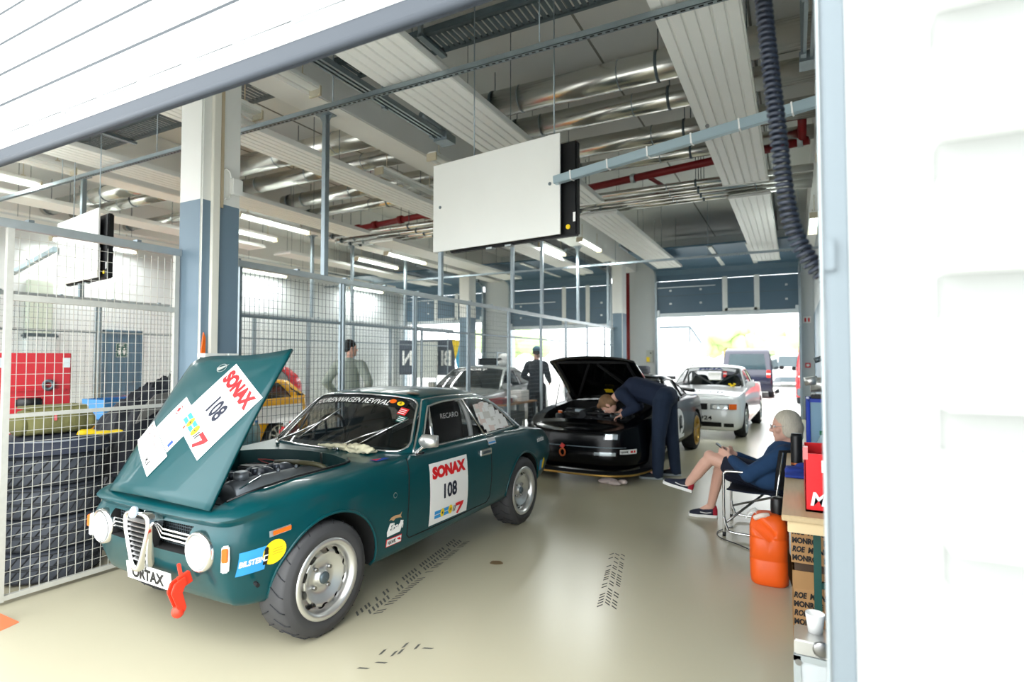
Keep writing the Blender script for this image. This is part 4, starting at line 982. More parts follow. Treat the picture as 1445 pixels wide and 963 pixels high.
    b.bb((.06, -.36, .46), (.30, .34, .64)); b.box((.30, 0, .61), (.10, .62, .08))
    for k in range(5): b.cyl((.205, -.24+k*.13, .74), (.205, -.24+k*.13, .768), .013, n=6)
    b.cyl((.20, -.22, .74), (.20, -.22, .79), .04)
    eo = b.build('engine_block', eng, T, bevel=.006)
    b = MB()
    for k in range(4):
        y = -.24+k*.15; b.tube(crom([(.13, y, .68), (.05, y, .72), (-.04, y+.01, .70)], 4), .04); b.cyl((-.04, y, .70), (-.10, y, .69), .05); b.cyl((.09, y+.04, .73), (.09, y+.04, .77), .018, n=8)
    b.build('intake_trumpets', mat('intake', (84, 90, 100), .35, .6), eo)
    MB().tube(crom([(.36, .3, .68), (.30, .26, .75), (.16, .22, .765), (-.0, .26, .75), (-.2, .32, .72)], 6), .015).build('radiator_hose', mat('hose_olive', (70, 68, 46), .45), eo)
    eo.location = (.085, .03, .088)
    MB().box((.30, .40, .72), (.16, .11, .16)).cyl((.30, .40, .80), (.30, .40, .815), .025).build('washer_bottle', mat('bottle_green', (26, 74, 74), .4), T, bevel=.012)
    MB().box((.06, .44, .74), (.16, .09, .13)).build('fuse_box', mat('bottle_green', (26, 74, 74), .4), T, bevel=.01)
    MB().box((-.06, .43, .78), (.10, .03, .03)).cyl((-.06, .43, .68), (-.06, .43, .78), .008).build('valve_handle', M['dark_red'], T)
    MB().bar((.20, .47, .75), (.20, .46, .88), .012, .012).box((.20, .45, .77), (.06, .06, .06)).build('heater_valve', M['steel'], T)
    b = MB(); b.box((-.28, .32, .70), (.2, .14, .16)); b.cyl((-.3, 0, .66), (-.3, .2, .7), .06); b.build('air_box', blk, T, bevel=.01)
    b = MB()
    for k in range(7): random.seed(k+3); b.tube(crom([(random.uniform(-.4, .42), random.uniform(.36, .48), random.uniform(.7, .8)) for q in range(4)], 5), .005, n=5)
    b.build('wiring', mat('wire_red', (110, 36, 34), .5), T)
    MB().bar((.43, -.30, .82), (.33, -.1, .84), .006, .006).tube([(.40, -.02, .70), (.30, -.22, .82)], .005).build('bonnet_stay', M['teal'], T)
    b = MB(); b.tube([ct(x, y)+V((0, 0, .004)) for x, y in [(.468, -.40), (.487, -.2), (.505, 0), (.522, .2), (.532, .33), (.515, .40), (.44, .465)]], .007, n=6); b.build('bay_edge_seal', M['black_plastic'], T)
build_green()
# ---------------------------------------------------------------- hanging screens and the arm, coiled cable
def screen(loc, rz, w, label, alabel, arm_to):
    t = thing('hanging_screen', label, 'screen', loc, rz)
    MB().bb((-w, 0, 0), (0, .016, .762)).build('back_board', M['white_paint'], t)
    b = MB().bb((-w+.14, .05, -.012), (.115, .11, .70)); so = b.build('monitor', M['black_plastic'], t, bevel=.012)
    MB().bb((-w+.17, .108, .03), (.085, .1125, .665)).build('display_glass', M['black_gloss'], so)
    b = MB().bb((-w+.3, .016, .02), (-w+.4, .05, .68)).bb((-.3, .016, .02), (-.2, .05, .68)); b.build('wall_mount', M['galv_dark'], t)
    b = MB()
    for x, z in ((-w+.08, .385), (-.085, .39)): b.cyl((x, -.006, z), (x, .0, z), .013).cyl((x, -.012, z), (x, -.006, z), .007, n=6).next()
    b.build('bolt', M['galv'], t)
    b = MB().cyl((.045, .04, .055), (.045, .05, .055), .018); b.build('warning_sticker', M['yellow'], t)
    MB().bb((.085, .046, .09), (.105, .05, .16)).build('rating_label', M['paper'], t)
    b = MB()
    for x in (-w*.55, -w*.4): b.bb((x-.03, .05, -.025), (x+.03, .1, -.01)).next()
    b.build('port_cover', M['galv_light'], t)
    b = MB()
    for x in (-w*.66, -w*.05): b.cyl((x, .03, .7), (x, .03, ZC-loc[2]-.01), .005, n=6).next()
    b.build('suspension_rod', M['galv'], t)
screen((-1.54, 3.79, 2.436), R(-7.6), 1.27, 'white boarded hanging screen in the right box above the green car', '', None)
screen((-6.74, 3.27, 2.40), R(-7.6), 1.27, 'white boarded hanging screen seen through the top of the left fence', '', None)
def arm(p, q, label):
    p, q = V(p), V(q); t = thing('support_arm', label, 'support arm', p); d = q-p
    t.name = 'swing_arm'
    MB().bar((0, 0, 0), d, .05, .06).build('channel', mat('arm_grey', (166, 186, 194), .4, .3), t, bevel=.004)
    b = MB(); n = max(2, int(d.length/.28))
    for k in range(n):
        c = d*((k+.5)/n); b.bar(c-d.normalized()*.005, c+d.normalized()*.005, .056, .068).next()
    b.build('cable_tie', M['white'], t)
    MB().cyl((d*.55)+V((0, -.04, .04)), (d*.55)+V((0, -.028, .04)), .012).build('bolt', M['steel'], t)
arm((-1.57, 3.76, 2.83), (.44, 3.50, 2.99), 'grey channel arm from the right screen to the right wall')
arm((-7.9, 3.38, 2.83), (-9.6, 3.62, 2.70), 'short grey channel arm left of the second screen, behind the left fence')
t = thing('coiled_cable', 'dark grey coiled cable hanging from the door gear by the right jamb', 'cable', (0, 1.75, 0))
path = resample(crom([(-.083, 0, 2.78), (-.067, 0, 2.557), (-.057, 0, 2.427), (-.046, 0, 2.298), (-.033, 0, 2.15), (-.018, 0, 1.982), (.002, 0, 1.868), (.033, 0, 1.794), (.067, 0, 1.742), (.12, 0, 1.70)], 10), 1100)
pts = []; 
for i, p in enumerate(path):
    d = (path[min(i+1, len(path)-1)]-path[max(i-1, 0)]).normalized(); a, b_, _ = basis(d); th = i*2*PI/17
    pts.append(p+(a*math.cos(th)+b_*math.sin(th))*.019)
MB().tube(pts, .0062, n=5).build('coil', mat('coil_grey', (40, 46, 58), .45), t)
MB().cyl((-.083, 0, 2.78), (-.085, 0, 4.0), .006).build('lead', M['black_plastic'], t)

# ---------------------------------------------------------------- the work table and the things on and under it
t = thing('beer_table', 'light wooden folding table with green steel legs along the right wall', 'table', (0, 0, 0))
b = MB().bb((-.07, 3.0, .722), (.42, 5.0, .75)); b.build('tabletop', M['wood'], t, bevel=.004)
MB().bb((-.045, 3.02, .665), (.42, 3.04, .722)).next().bb((-.045, 4.96, .665), (.42, 4.98, .722)).build('apron', mat('wood_pale', (220, 196, 152), .55, var=.08, scale=6), t, bevel=.003)
gm = mat('leg_green', (30, 76, 66), .45)
for y in (3.22, 4.78):
    for x in (.085, .36): MB().bb((x-.017, y-.017, 0), (x+.017, y+.017, .72)).build('leg', gm, t)
    MB().bb((.085, y-.012, .35), (.36, y+.012, .38)).build('leg_brace', gm, t)
t = thing('red_toolbox', 'red open-topped toolbox with white lettering on the table corner', 'toolbox', (.035, 3.12, .751))
rm = mat('toolbox_red', (226, 28, 36), .35)
W_, D_, H_ = .34, .42, .285
b = MB().bb((0, 0, 0), (W_, .004, H_)).bb((0, D_-.004, 0), (W_, D_, H_)).bb((0, 0, 0), (.004, D_, H_)).bb((W_-.004, 0, 0), (W_, D_, H_)).bb((0, 0, 0), (W_, D_, .01)); b.build('body', rm, t)
b = MB().bb((.005, .005, .18), (W_-.005, D_-.005, .186)).bb((.02, .02, .19), (.05, .4, .2)).bb((.1, .05, .19), (.12, .38, .21)).cyl((.16, .05, .2), (.2, .35, .2), .012).cyl((.24, .05, .2), (.22, .35, .2), .009); b.build('tool_tray', mat('toolbox_dark', (120, 18, 22), .4), t)
MB().bb((-.008, -.004, H_-.03), (.014, .05, H_+.03)).build('corner_latch', mat('latch_pink', (226, 130, 130), .3, .4), t)
f = plane((0, 0, 0), (1, 0, 0), (0, 0, 1), .0015); f2 = plane((0, 0, 0), (1, 0, 0), (0, 0, 1), .003)
b = MB(); text(b, 'MOTUL', f, .022, .03, .30, .068, 0, .03, .2); b.build('lettering', M['white'], t)
b = MB(); grid(b, f, .072, .195, .15, .06, 1, 1, 0); text(b, 'CATS', f2, .092, .23, .08, .018, 1, .0); text(b, 'CLEAN', f2, .09, .203, .09, .018, 1, .0); b.build('white_label', [M['white'], M['red']], t)
t = thing('black_flask', 'black cylindrical flask standing on the table behind the red toolbox', 'flask', (.0, 4.35, .751))
b = MB().lathe([(.001, 0), (.036, 0), (.037, .02), (.037, .21), (.034, .235), (.001, .235)], n=28); b.build('flask_body', M['black_plastic'], t); MB().lathe([(.0375, .02), (.0375, .035)], n=28).build('base_ring', mat('copper2', (190, 110, 70), .35, .6), t)
t = thing('blue_cloth', 'crumpled royal blue cloth on the table beside the black flask', 'cloth', (.02, 4.1, .752))
b = MB(); random.seed(9)
for k in range(9): b.sph((random.uniform(-.05, .1), random.uniform(-.1, .12), random.uniform(.01, .04)), (random.uniform(.04, .07), random.uniform(.05, .08), random.uniform(.02, .035)), n=8)
b.bb((-.09, -.16, .0), (.15, .2, .02)); o = b.build('cloth', mat('cloth_blue', (34, 56, 140), .85), t); remesh(o, .008, 6)
t = thing('blue_crate', 'blue framed crate with clear front standing at the back of the table', 'crate', (.07, 4.60, .751))
bl = mat('crate_blue', (22, 60, 170), .4)
b = MB()
for x in (0, .30):
    for y in (0, .34): b.bb((x, y, 0), (x+.022, y+.022, .46))
for z in (0, .438):
    for y in (0, .34): b.bb((0, y, z), (.322, y+.022, z+.022))
    for x in (0, .30): b.bb((x, 0, z), (x+.022, .362, z+.022))
b.bb((.0, .34, .02), (.32, .36, .44)); b.build('frame', bl, t, bevel=.003)
MB().bb((.02, .008, .02), (.302, .012, .44)).build('clear_panel', mat('panel_blue', (150, 186, 206), .15, alpha=.7), t)
t = thing('water_bottle', 'small clear bottle with green cap in front of the blue crate', 'bottle', (.16, 4.50, .751))
MB().lathe([(.001, 0), (.03, 0), (.032, .1), (.03, .17), (.012, .21), (.012, .22)], n=20).build('bottle', mat('bottle_clear', (190, 216, 220), .05, alpha=.4), t); MB().lathe([(.014, .218), (.014, .245), (.001, .245)], n=16).build('cap', mat('cap_green', (20, 110, 80), .4), t)
t = thing('bench_grinder', 'grey metal clamp tool on top of the blue crate', 'tool', (.2, 4.76, 1.212))
b = MB().bb((-.1, -.08, 0), (.16, .1, .03)); b.build('base', M['black_plastic'], t, bevel=.006)
b = MB().cyl((-.1, 0, .10), (.16, 0, .10), .055).cyl((-.09, -.02, .10), (-.1, -.02, .16), .045).cyl((.02, 0, .12), (.02, 0, .32), .03).box((.05, 0, .28), (.14, .06, .08)); b.build('motor', M['alu'], t)
MB().cyl((.02, 0, .2), (.02, 0, .24), .045).cyl((-.07, 0, .28), (-.02, 0, .30), .02).build('knob', M['galv_dark'], t)
# cartons printed all over
cp = M['black_ink']
def carton(name, loc, w, d, h, label, ang=0, open_=False):
    t = thing(name, label, 'carton', loc, ang)
    b = MB()
    if open_:
        for lo, hi in (((0, 0, 0), (w, .006, h)), ((0, d-.006, 0), (w, d, h)), ((0, 0, 0), (.006, d, h)), ((w-.006, 0, 0), (w, d, h)), ((0, 0, 0), (w, d, .006))): b.bb(lo, hi)
    else: b.bb((0, 0, 0), (w, d, h))
    b.build('carton_body', M['card'], t)
    g = MB(); f = plane((0, 0, 0), (1, 0, 0), (0, 0, 1), .002); k = 0; z = .012
    while z+.036 < h:
        words = [('ROE', .062), ('MONROE', .135), ('MONROE', .135), ('MO', .045)] if k % 2 else [('MONROE', .135), ('MONROE', .135), ('MON', .07)]; x = .006
        for wd, ln in words:
            if x+ln < w-.004: text(g, wd, f, x, z, ln, .032, 0, .05, .2 if k % 2 else 0)
            elif x+.05 < w-.004: text(g, 'MO', f, x, z, .045, .032, 0, .05)
            x += ln+.012
        z += .046; k += 1
    g.build('printing', cp, t)
    if open_: MB().add([(0, 0, h), (w, 0, h), (w, -.02, h+.10), (0, -.02, h+.10), (0, .004, h), (w, .004, h), (w, -.016, h+.10), (0, -.016, h+.10)], [(0, 1, 2, 3), (4, 7, 6, 5), (0, 4, 5, 1), (2, 6, 7, 3), (0, 3, 7, 4), (1, 5, 6, 2)]).add([(0, 0, h), (0, d, h), (-.02, d, h+.06), (-.02, 0, h+.06)], [(0, 1, 2, 3)]).build('flap', M['card'], t)
carton('cardboard_carton', (-.03, 3.33, .0), .24, .5, .29, 'open brown carton with black printing on the floor under the table', R(1), True)
carton('cardboard_carton', (.24, 3.34, .0), .16, .5, .38, 'brown printed carton behind the green table leg', 0)
carton('cardboard_carton', (-.035, 3.36, .415), .40, .5, .19, 'brown printed carton on top of the others just under the tabletop', 0)
t = thing('plastic_crate', 'dark brown crate that carries the upper carton under the table', 'crate', (-.02, 3.40, .295)); b = MB().bb((0, 0, 0), (.24, .44, .118)); b.build('crate_body', mat('crate_brown', (84, 66, 52), .7), t, bevel=.006)
t = thing('blue_canister', 'blue plastic canister on the floor right of the green table leg', 'canister', (.12, 2.98, 0))
b = MB().bb((0, 0, 0), (.2, .22, .5)); b.build('canister_body', mat('canister_blue', (20, 84, 178), .4), t, bevel=.03, seg=3); MB().cyl((.1, .1, .5), (.1, .1, .54), .03).build('cap', M['red'], t)
t = thing('aluminium_case', 'silver aluminium case with a blue panel in the bottom right corner', 'case', (-.018, 2.44, 0))
b = MB().bb((0, 0, 0), (.42, .14, .36)); b.build('case_body', mat('case_white', (216, 222, 226), .35, .4), t, bevel=.006)
b = MB().bb((-.003, -.003, .36), (.423, .143, .42)); b.build('lid', M['alu'], t, bevel=.006)
b = MB().bb((-.005, -.006, .0), (.02, .02, .36)).bb((-.005, -.006, .34), (.425, .0, .362)).bb((-.005, -.006, 0), (.425, 0, .02)); b.build('edge_profile', M['galv_light'], t)
b = MB(); b.cyl((.012, -.008, .335), (.012, -.004, .335), .012); b.lathe([(.03, -.004), (.03, -.01), (.02, -.014), (.001, -.014)], (.09, 0, .40), (0, 1, 0), 20); b.bb((.07, -.012, .375), (.11, -.005, .42)); b.build('latch', M['steel'], t)
b = MB().bb((.075, -.004, .03), (.36, -.001, .26)); po = b.build('blue_panel', mat('panel_blue2', (112, 158, 214), .25), t); MB().bb((.15, -.02, .12), (.19, -.004, .17)).build('panel_catch', M['black_plastic'], po, bevel=.004)
t = thing('paper_cup', 'white paper cup on top of the aluminium case', 'cup', (.055, 2.53, .421))
MB().lathe([(.001, 0), (.026, 0), (.034, .07), (.0345, .075), (.033, .07), (.025, .004), (.001, .004)], n=24).build('cup', M['paper'], t)
# orange fuel can
t = thing('orange_fuel_can', 'orange plastic fuel can with black cap on the floor beside the table', 'fuel can', (-.175, 4.18, 0))
om = mat('can_orange', (232, 92, 22), .45, var=.06, scale=9)
rows = []
for z, sx, sy in ((.0, .106, .106), (.012, .117, .117), (.05, .12, .12), (.16, .122, .122), (.165, .119, .119), (.172, .119, .119), (.177, .122, .122), (.30, .122, .122), (.305, .119, .119), (.312, .119, .119), (.317, .122, .122), (.375, .12, .12), (.42, .108, .108), (.452, .085, .085), (.462, .05, .05)):
    rows.append([(math.copysign(abs(math.cos(a))**.62, math.cos(a))*sx, math.copysign(abs(math.sin(a))**.62, math.sin(a))*sy, z) for a in [2*PI*k/40 for k in range(40)]])
b = MB().loft(rows, cu=True); b.add(rows[0], [tuple(range(40))]); b.add(rows[-1], [tuple(range(40))])
o = b.build('can_body', om, t)
c = MB().cyl((-.16, -.10, .47), (.02, -.16, .33), .055, n=20); carve(o, c, om)
MB().lathe([(.044, .455), (.046, .50), (.044, .555), (.038, .565), (.001, .568)], (.055, .02, 0), n=24).build('cap', M['black_plastic'], t)
MB().tube(crom([(-.085, -.07, .43), (-.04, -.085, .455), (.0, -.06, .455)], 5), .017).build('grip', mat('grip_white', (226, 214, 204), .5), t)
t = thing('rag', 'white rag hanging over the orange fuel can shoulder', 'rag', (-.27, 4.20, .40))
rows = [[(-.06+.02*math.sin(i), -.06+i*.03, .0+.10*(1-abs(j-2)/3)+(j*.012)-.008*i) if 0 else (-.05+j*.028, -.06+i*.03, .012+.05*math.sin(j*.8)+.006*math.sin(i*1.7+j)) for i in range(5)] for j in range(6)]
b = MB().loft(rows); o = b.build('cloth', M['paper'], t); o.modifiers.new('so', 'SOLIDIFY').thickness = .004
t = thing('power_cable', 'thin black cable lying on the floor by the chair leg', 'cable', (0, 0, .006))
MB().tube(crom([(-.52, 5.35, .0), (-.62, 5.15, 0), (-.58, 4.98, 0), (-.42, 4.85, 0), (-.31, 4.72, 0), (-.27, 4.5, 0), (-.2, 4.42, 0), (-.05, 4.45, 0)], 8), .004, n=6).build('cable', M['black_plastic'], t)
# folding chair
t = thing('folding_chair', 'chrome folding chair with dark blue seat under the sitting person', 'chair', (-.30, 5.37, 0))
for s in (-1, 1):
    y = s*.305
    MB().tube(crom([(-.26, y, .0), (-.26, y, .12), (-.26, y, .49), (-.25, y, .535), (-.21, y, .55), (-.02, y, .55)], 6), .011, n=8).build('arm_tube', M['chrome'], t)
    MB().tube(crom([(-.26, y, .16), (-.24, y, .08), (-.18, y, .035), (.20, y, .03)], 6), .011, n=8).build('floor_tube', M['chrome'], t)
    MB().tube([(.16, y, .03), (.15, y, .40), (.20, y, .74)], .011, n=8).build('rear_leg', M['chrome'], t)
    MB().cyl((-.26, y, 0), (-.26, y, .035), .014).build('foot_cap', M['black_plastic'], t)
MB().tube([(-.24, -.305, .12), (.16, .305, .38)], .010, n=8).tube([(-.24, .305, .12), (.16, -.305, .38)], .010, n=8).build('cross_brace', M['steel'], t)
fb = mat('chair_cloth', (20, 26, 44), .85)
rows = [[(x, y, .395-.028*math.cos(y/.27*PI/2)-.012*math.sin((x+.24)/.44*PI)) for y in [-.27+.054*k for k in range(11)]] for x in [-.24+.055*k for k in range(9)]]
o = MB().loft(rows).build('seat', fb, t); o.modifiers.new('so', 'SOLIDIFY').thickness = .012
rows = [[(x+.22*max(0, math.cos(y/.325*PI/2))**.55, y, z) for y in [-.32+.04*k for k in range(17)]] for x, z in ((.11, .43), (.125, .58), (.15, .755))]
o = MB().loft(rows).build('backrest', mat('chair_black', (18, 18, 22), .8), t); o.modifiers.new('so', 'SOLIDIFY').thickness = .018
# ---------------------------------------------------------------- people
def human_head(b, c, fwd, up, s=1.0):
    """skull, jaw, nose, ears, brow, lips added to builder b; returns the matrix of the head (x left ear, y face, z up)"""
    f = V(fwd).normalized(); u = V(up); u = (u-f*u.dot(f)).normalized(); l = u.cross(f)
    Mx = Matrix(((l.x, f.x, u.x, c[0]), (l.y, f.y, u.y, c[1]), (l.z, f.z, u.z, c[2]), (0, 0, 0, 1))) @ Matrix.Scale(s, 4)
    g = MB()
    g.sph((0, -.012, .030), (.074, .094, .088), n=12); g.sph((0, .012, -.03), (.062, .078, .082), n=12); g.sph((0, .045, -.075), (.042, .040, .038), n=10)
    g.sph((0, .068, -.098), (.022, .018, .016), n=8)                                   # chin
    g.cap((0, .082, .012), (0, .104, -.026), .010, .014, n=8); g.sph((.010, .094, -.030), .009, n=6); g.sph((-.010, .094, -.030), .009, n=6)
    g.cap((-.034, .074, .028), (.034, .074, .028), .011, n=8)                           # brow
    g.cap((-.019, .082, -.058), (.019, .082, -.058), .008, n=8); g.cap((-.016, .080, -.070), (.016, .080, -.070), .008, n=8)
    for k in (-1, 1):
        g.sph((k*.044, .055, -.022), (.024, .026, .024), n=8)                           # cheek
        g.sph((k*.076, -.008, -.008), (.010, .020, .032), n=8); g.sph((k*.074, -.004, -.034), (.008, .011, .012), n=6)
    o = len(b.v); b.v += [tuple(Mx @ V(p)) for p in g.v]
    for fa, m, sm in zip(g.f, g.m, g.s): b.f.append([i+o for i in fa]); b.m.append(m); b.s.append(sm)
    return Mx
def hand(b, wrist, d, palm, s=1, curl=.6, thumb=1):
    """palm box and five bent fingers; d = direction of the fingers, palm = the side they curl to"""
    w = V(wrist); d = V(d).normalized(); n = V(palm); n = (n-d*n.dot(d)).normalized(); a = d.cross(n)
    for k in range(4):
        o = (k-1.5)*.019*s; b.cap(w+a*o*.6, w+d*.078*s+a*o, .014*s, .012*s, n=8)
    L = (.036, .041, .038, .030)
    for k in range(4):
        o = (k-1.5)*.0205*s; p = w+d*.082*s+a*o; ang = 0
        for j in range(3):
            ang += curl*(.55, .75, .6)[j]; q = p+(d*math.cos(ang)+n*math.sin(ang))*L[k]*(1, .72, .55)[j]*s
            b.cap(p, q, .0092*s-.0006*j, .0086*s-.0007*j, n=8); p = q
    p = w+d*.022*s-a*.024*s*thumb+n*.008; q = p+(d*.55-a*.7*thumb+n*.35).normalized()*.042*s; r = q+(d*.85+n*.45).normalized()*.03*s
    b.cap(p, q, .013*s, .011*s, n=8).cap(q, r, .0105*s, .0085*s, n=8)
def limb(b, pts, rr, n=12):
    for (p, q), (r, r2) in zip(zip(pts, pts[1:]), zip(rr, rr[1:])): b.cap(p, q, r, r2, n=n)
def off(c, P): return [tuple(V(p)-V(c)) for p in P]
def shoe(parent, heel, toe, mats, up=(0, 0, 1), flat=True):
    """slip-on shoe with a pale sole; heel and toe are points of the sole"""
    h = V(heel); d = V(toe)-h; L = d.length; d.normalize(); u = V(up); u = (u-d*u.dot(d)).normalized(); a = d.cross(u)
    def ring(t, w, z): return [h+d*(t*L)+a*(w*math.cos(k*PI/8))+u*(z*math.sin(k*PI/8) if math.sin(k*PI/8) > 0 else .0) for k in range(9)]
    prof = [(-.02, .020, .05), (.02, .033, .085), (.15, .037, .088), (.32, .037, .082), (.48, .041, .062), (.7, .047, .047), (.86, .043, .036), (.97, .026, .026), (1.0, .012, .016)]
    rows = [[p+u*.022 for p in ring(*q)] for q in prof]
    b = MB().loft(rows); b.add(rows[0], [tuple(range(9))]); b.add(rows[-1], [tuple(range(9))]); b.add([r[0] for r in rows]+[r[-1] for r in rows][::-1], [tuple(range(2*len(rows)))])
    o = b.build('shoe', mats[0], parent)
    sol = [(-.03, .024), (.0, .036), (.15, .041), (.35, .040), (.5, .044), (.7, .051), (.88, .046), (1.0, .027), (1.03, .010)]
    ol = [h+d*(t*L)+a*w for t, w in sol]+[h+d*(t*L)-a*w for t, w in sol[::-1]]
    b = MB().add(ol, [tuple(range(len(ol)))]).add([p+u*.026 for p in ol], [tuple(range(len(ol)))]); b.loft([ol, [p+u*.026 for p in ol]], cu=True, sm=False)
    b.build('shoe_sole', mats[1], o)
    if len(mats) > 2:
        b = MB(); b.loft([[p+u*.022+d*(-.003)+(p-(h+d*(t*L)+u*.03)).normalized()*.003 for p in ring(t, w, z)] for t, w, z in prof[:3]]); b.build('heel_patch', mats[2], o)
        b = MB()
        for sg in (1, -1): b.tube([h+d*(L*.2)+a*sg*.040+u*.05, h+d*(L*.4)+a*sg*.0425+u*.042, h+d*(L*.6)+a*sg*.046+u*.05], .004, n=5)
        b.build('shoe_stripe', mats[1], o)
    return o
def eyes(T, Mx, skin=True):
    for k in (-1, 1):
        b = MB().sph(Mx @ V((k*.032, .077, .006)), .0115, n=8); e = b.build('eye', M['white'], T)
        MB().sph(Mx @ V((k*.032, .0855, .006)), .0052, n=6).build('iris', mat('iris', (70, 90, 104), .2), e)

# --- the sitting person with the phone
C0 = (-.30, 5.35, 0)
T = thing('person', 'grey-haired person in blue sweater and dark shorts sitting cross-legged with a phone', 'person', C0)
hipL, kneeL, ankL = (-.17, 5.27, .455), (-.69, 5.29, .615), (-.905, 5.31, .345)
hipR, kneeR, ankR = (-.17, 5.46, .43), (-.64, 5.50, .475), (-.735, 5.60, .105)
pel, bel, che, nec = (-.16, 5.36, .44), (-.15, 5.36, .55), (-.09, 5.36, .66), (-.06, 5.36, .77)
shL, shR = (-.10, 5.16, .70), (-.04, 5.53, .70); elL, elR = (-.36, 5.10, .53), (-.31, 5.56, .52); wrL, wrR = (-.52, 5.24, .635), (-.50, 5.40, .64)
hc = (-.085, 5.34, .925); fw = (-1, -.12, -.08)
b = MB(); A = lambda *P: off(C0, P)
limb(b, A(hipL, kneeL, ankL), (.085, .058, .038)); b.sph(V(A(kneeL)[0])+V((-.01, 0, .01)), (.055, .055, .058)); limb(b, A((-.74, 5.292, .56), (-.82, 5.30, .45)), (.056, .05))
limb(b, A(hipR, kneeR, ankR), (.085, .058, .036)); limb(b, A((-.66, 5.52, .40), (-.69, 5.55, .28)), (.054, .048))
limb(b, A(ankL, (-.98, 5.305, .35)), (.036, .022)); limb(b, A(ankR, (-.82, 5.59, .065)), (.034, .022))
limb(b, A(pel, bel, che, nec), (.125, .13, .135, .055)); b.cap(*A(shL, shR), .07); limb(b, A(nec, (-.075, 5.355, .86)), (.058, .055))
for s_, e_, w_ in ((shL, elL, wrL), (shR, elR, wrR)): limb(b, A(s_, e_, w_), (.058, .045, .030))
hand(b, A((-.53, 5.25, .645))[0], (-.75, .35, .35), (.1, .9, .0), .95, .75, 1); hand(b, A((-.51, 5.39, .65))[0], (-.8, -.35, .3), (.1, -.9, .1), .95, .75, -1)
Mx = human_head(b, A(hc)[0], fw, (0, 0, 1), 1.12)
o = b.build('body', M['skin'], T); remesh(o, .0065, 3)
eyes(T, Mx)
b = MB(); limb(b, A(pel, bel, che, (-.065, 5.36, .755)), (.140, .152, .155, .066)); b.cap(*A(shL, shR), .085)
for s_, e_, w_ in ((shL, elL, wrL), (shR, elR, wrR)): limb(b, A(s_, e_, tuple(V(w_).lerp(V(e_), .12))), (.082, .066, .044))
b.sph(A((-.25, 5.2, .47))[0], (.13, .06, .06)); b.sph(A((-.36, 5.10, .53))[0], .07); b.sph(A((-.20, 5.17, .49))[0], (.16, .09, .09))
o = b.build('sweater', mat('sweater_blue', (34, 66, 104), .9, var=.15, scale=12, bump=.3, bscale=30), T); remesh(o, .009, 5)
b = MB(); limb(b, A((-.14, 5.27, .45), tuple(V(hipL).lerp(V(kneeL), .68))), (.125, .098)); limb(b, A((-.14, 5.46, .43), tuple(V(hipR).lerp(V(kneeR), .78))), (.125, .092)); b.cap(*A((-.13, 5.26, .45), (-.13, 5.46, .45)), .13)
o = b.build('shorts', mat('shorts_navy', (26, 32, 50), .9), T); remesh(o, .01, 4)
sm = (mat('shoe_navy', (26, 32, 52), .7), M['paper'], mat('shoe_red', (170, 30, 48), .6))
shoe(T, A((-.865, 5.31, .285))[0], A((-1.115, 5.30, .345))[0], sm, (-.25, 0, 1)); shoe(T, A((-.685, 5.61, .002))[0], A((-.93, 5.575, .002))[0], sm)
# slicked-back hair to the nape
hb = MB(); L_ = lambda p: Mx @ V(p)
for c, r in (((0, -.022, .042), (.081, .098, .088)), ((0, -.06, -.01), (.078, .07, .085)), ((0, -.075, -.07), (.062, .045, .06)), ((.062, -.03, -.02), (.030, .062, .066)), ((-.062, -.03, -.02), (.030, .062, .066)), ((.03, -.07, -.10), (.04, .035, .05)), ((-.03, -.07, -.10), (.04, .035, .05))):
    hb.sph(L_(c), tuple(q*1.12 for q in r), n=12, M=Mx.to_3x3().normalized())
ho = hb.build('hair', mat('hair_grey', (206, 198, 180), .5, var=.25, scale=30, bump=.6, bscale=18, stretch=(6, 1, 1)), T); remesh(ho, .008, 3)
cut = MB().box((0, .135, -.02), (.3, .14, .14)).xf(Mx); carve(ho, cut, MATS['hair_grey'])
b = MB()
for k in (-1, 1): b.tube([L_((k*.033+.020*math.cos(a*PI/8), .098, .004+.015*math.sin(a*PI/8))) for a in range(16)], .0016, n=5, closed=True); b.tube([L_((k*.053, .096, .006)), L_((k*.074, .03, .010)), L_((k*.078, -.01, .004))], .0016, n=5)
b.tube([L_((-.013, .100, .006)), L_((.013, .100, .006))], .0016, n=5); b.build('glasses', M['steel'], T)
t = thing('phone', 'small dark phone in the hands of the sitting person', 'phone', (-.595, 5.32, .705), 0)
b = MB().box((0, 0, 0), (.075, .012, .14), rx=0, ry=R(-50)); b.box((0, 0, 0), (.01, .07, .13), ry=R(-55)) if 0 else None
b = MB().box((0, 0, 0), (.009, .07, .135), ry=R(-52)); b.build('phone_body', M['black_plastic'], t, bevel=.003); MB().box((.006, 0, .003), (.001, .062, .12), ry=R(-52)).build('phone_screen', M['black_gloss'], t)

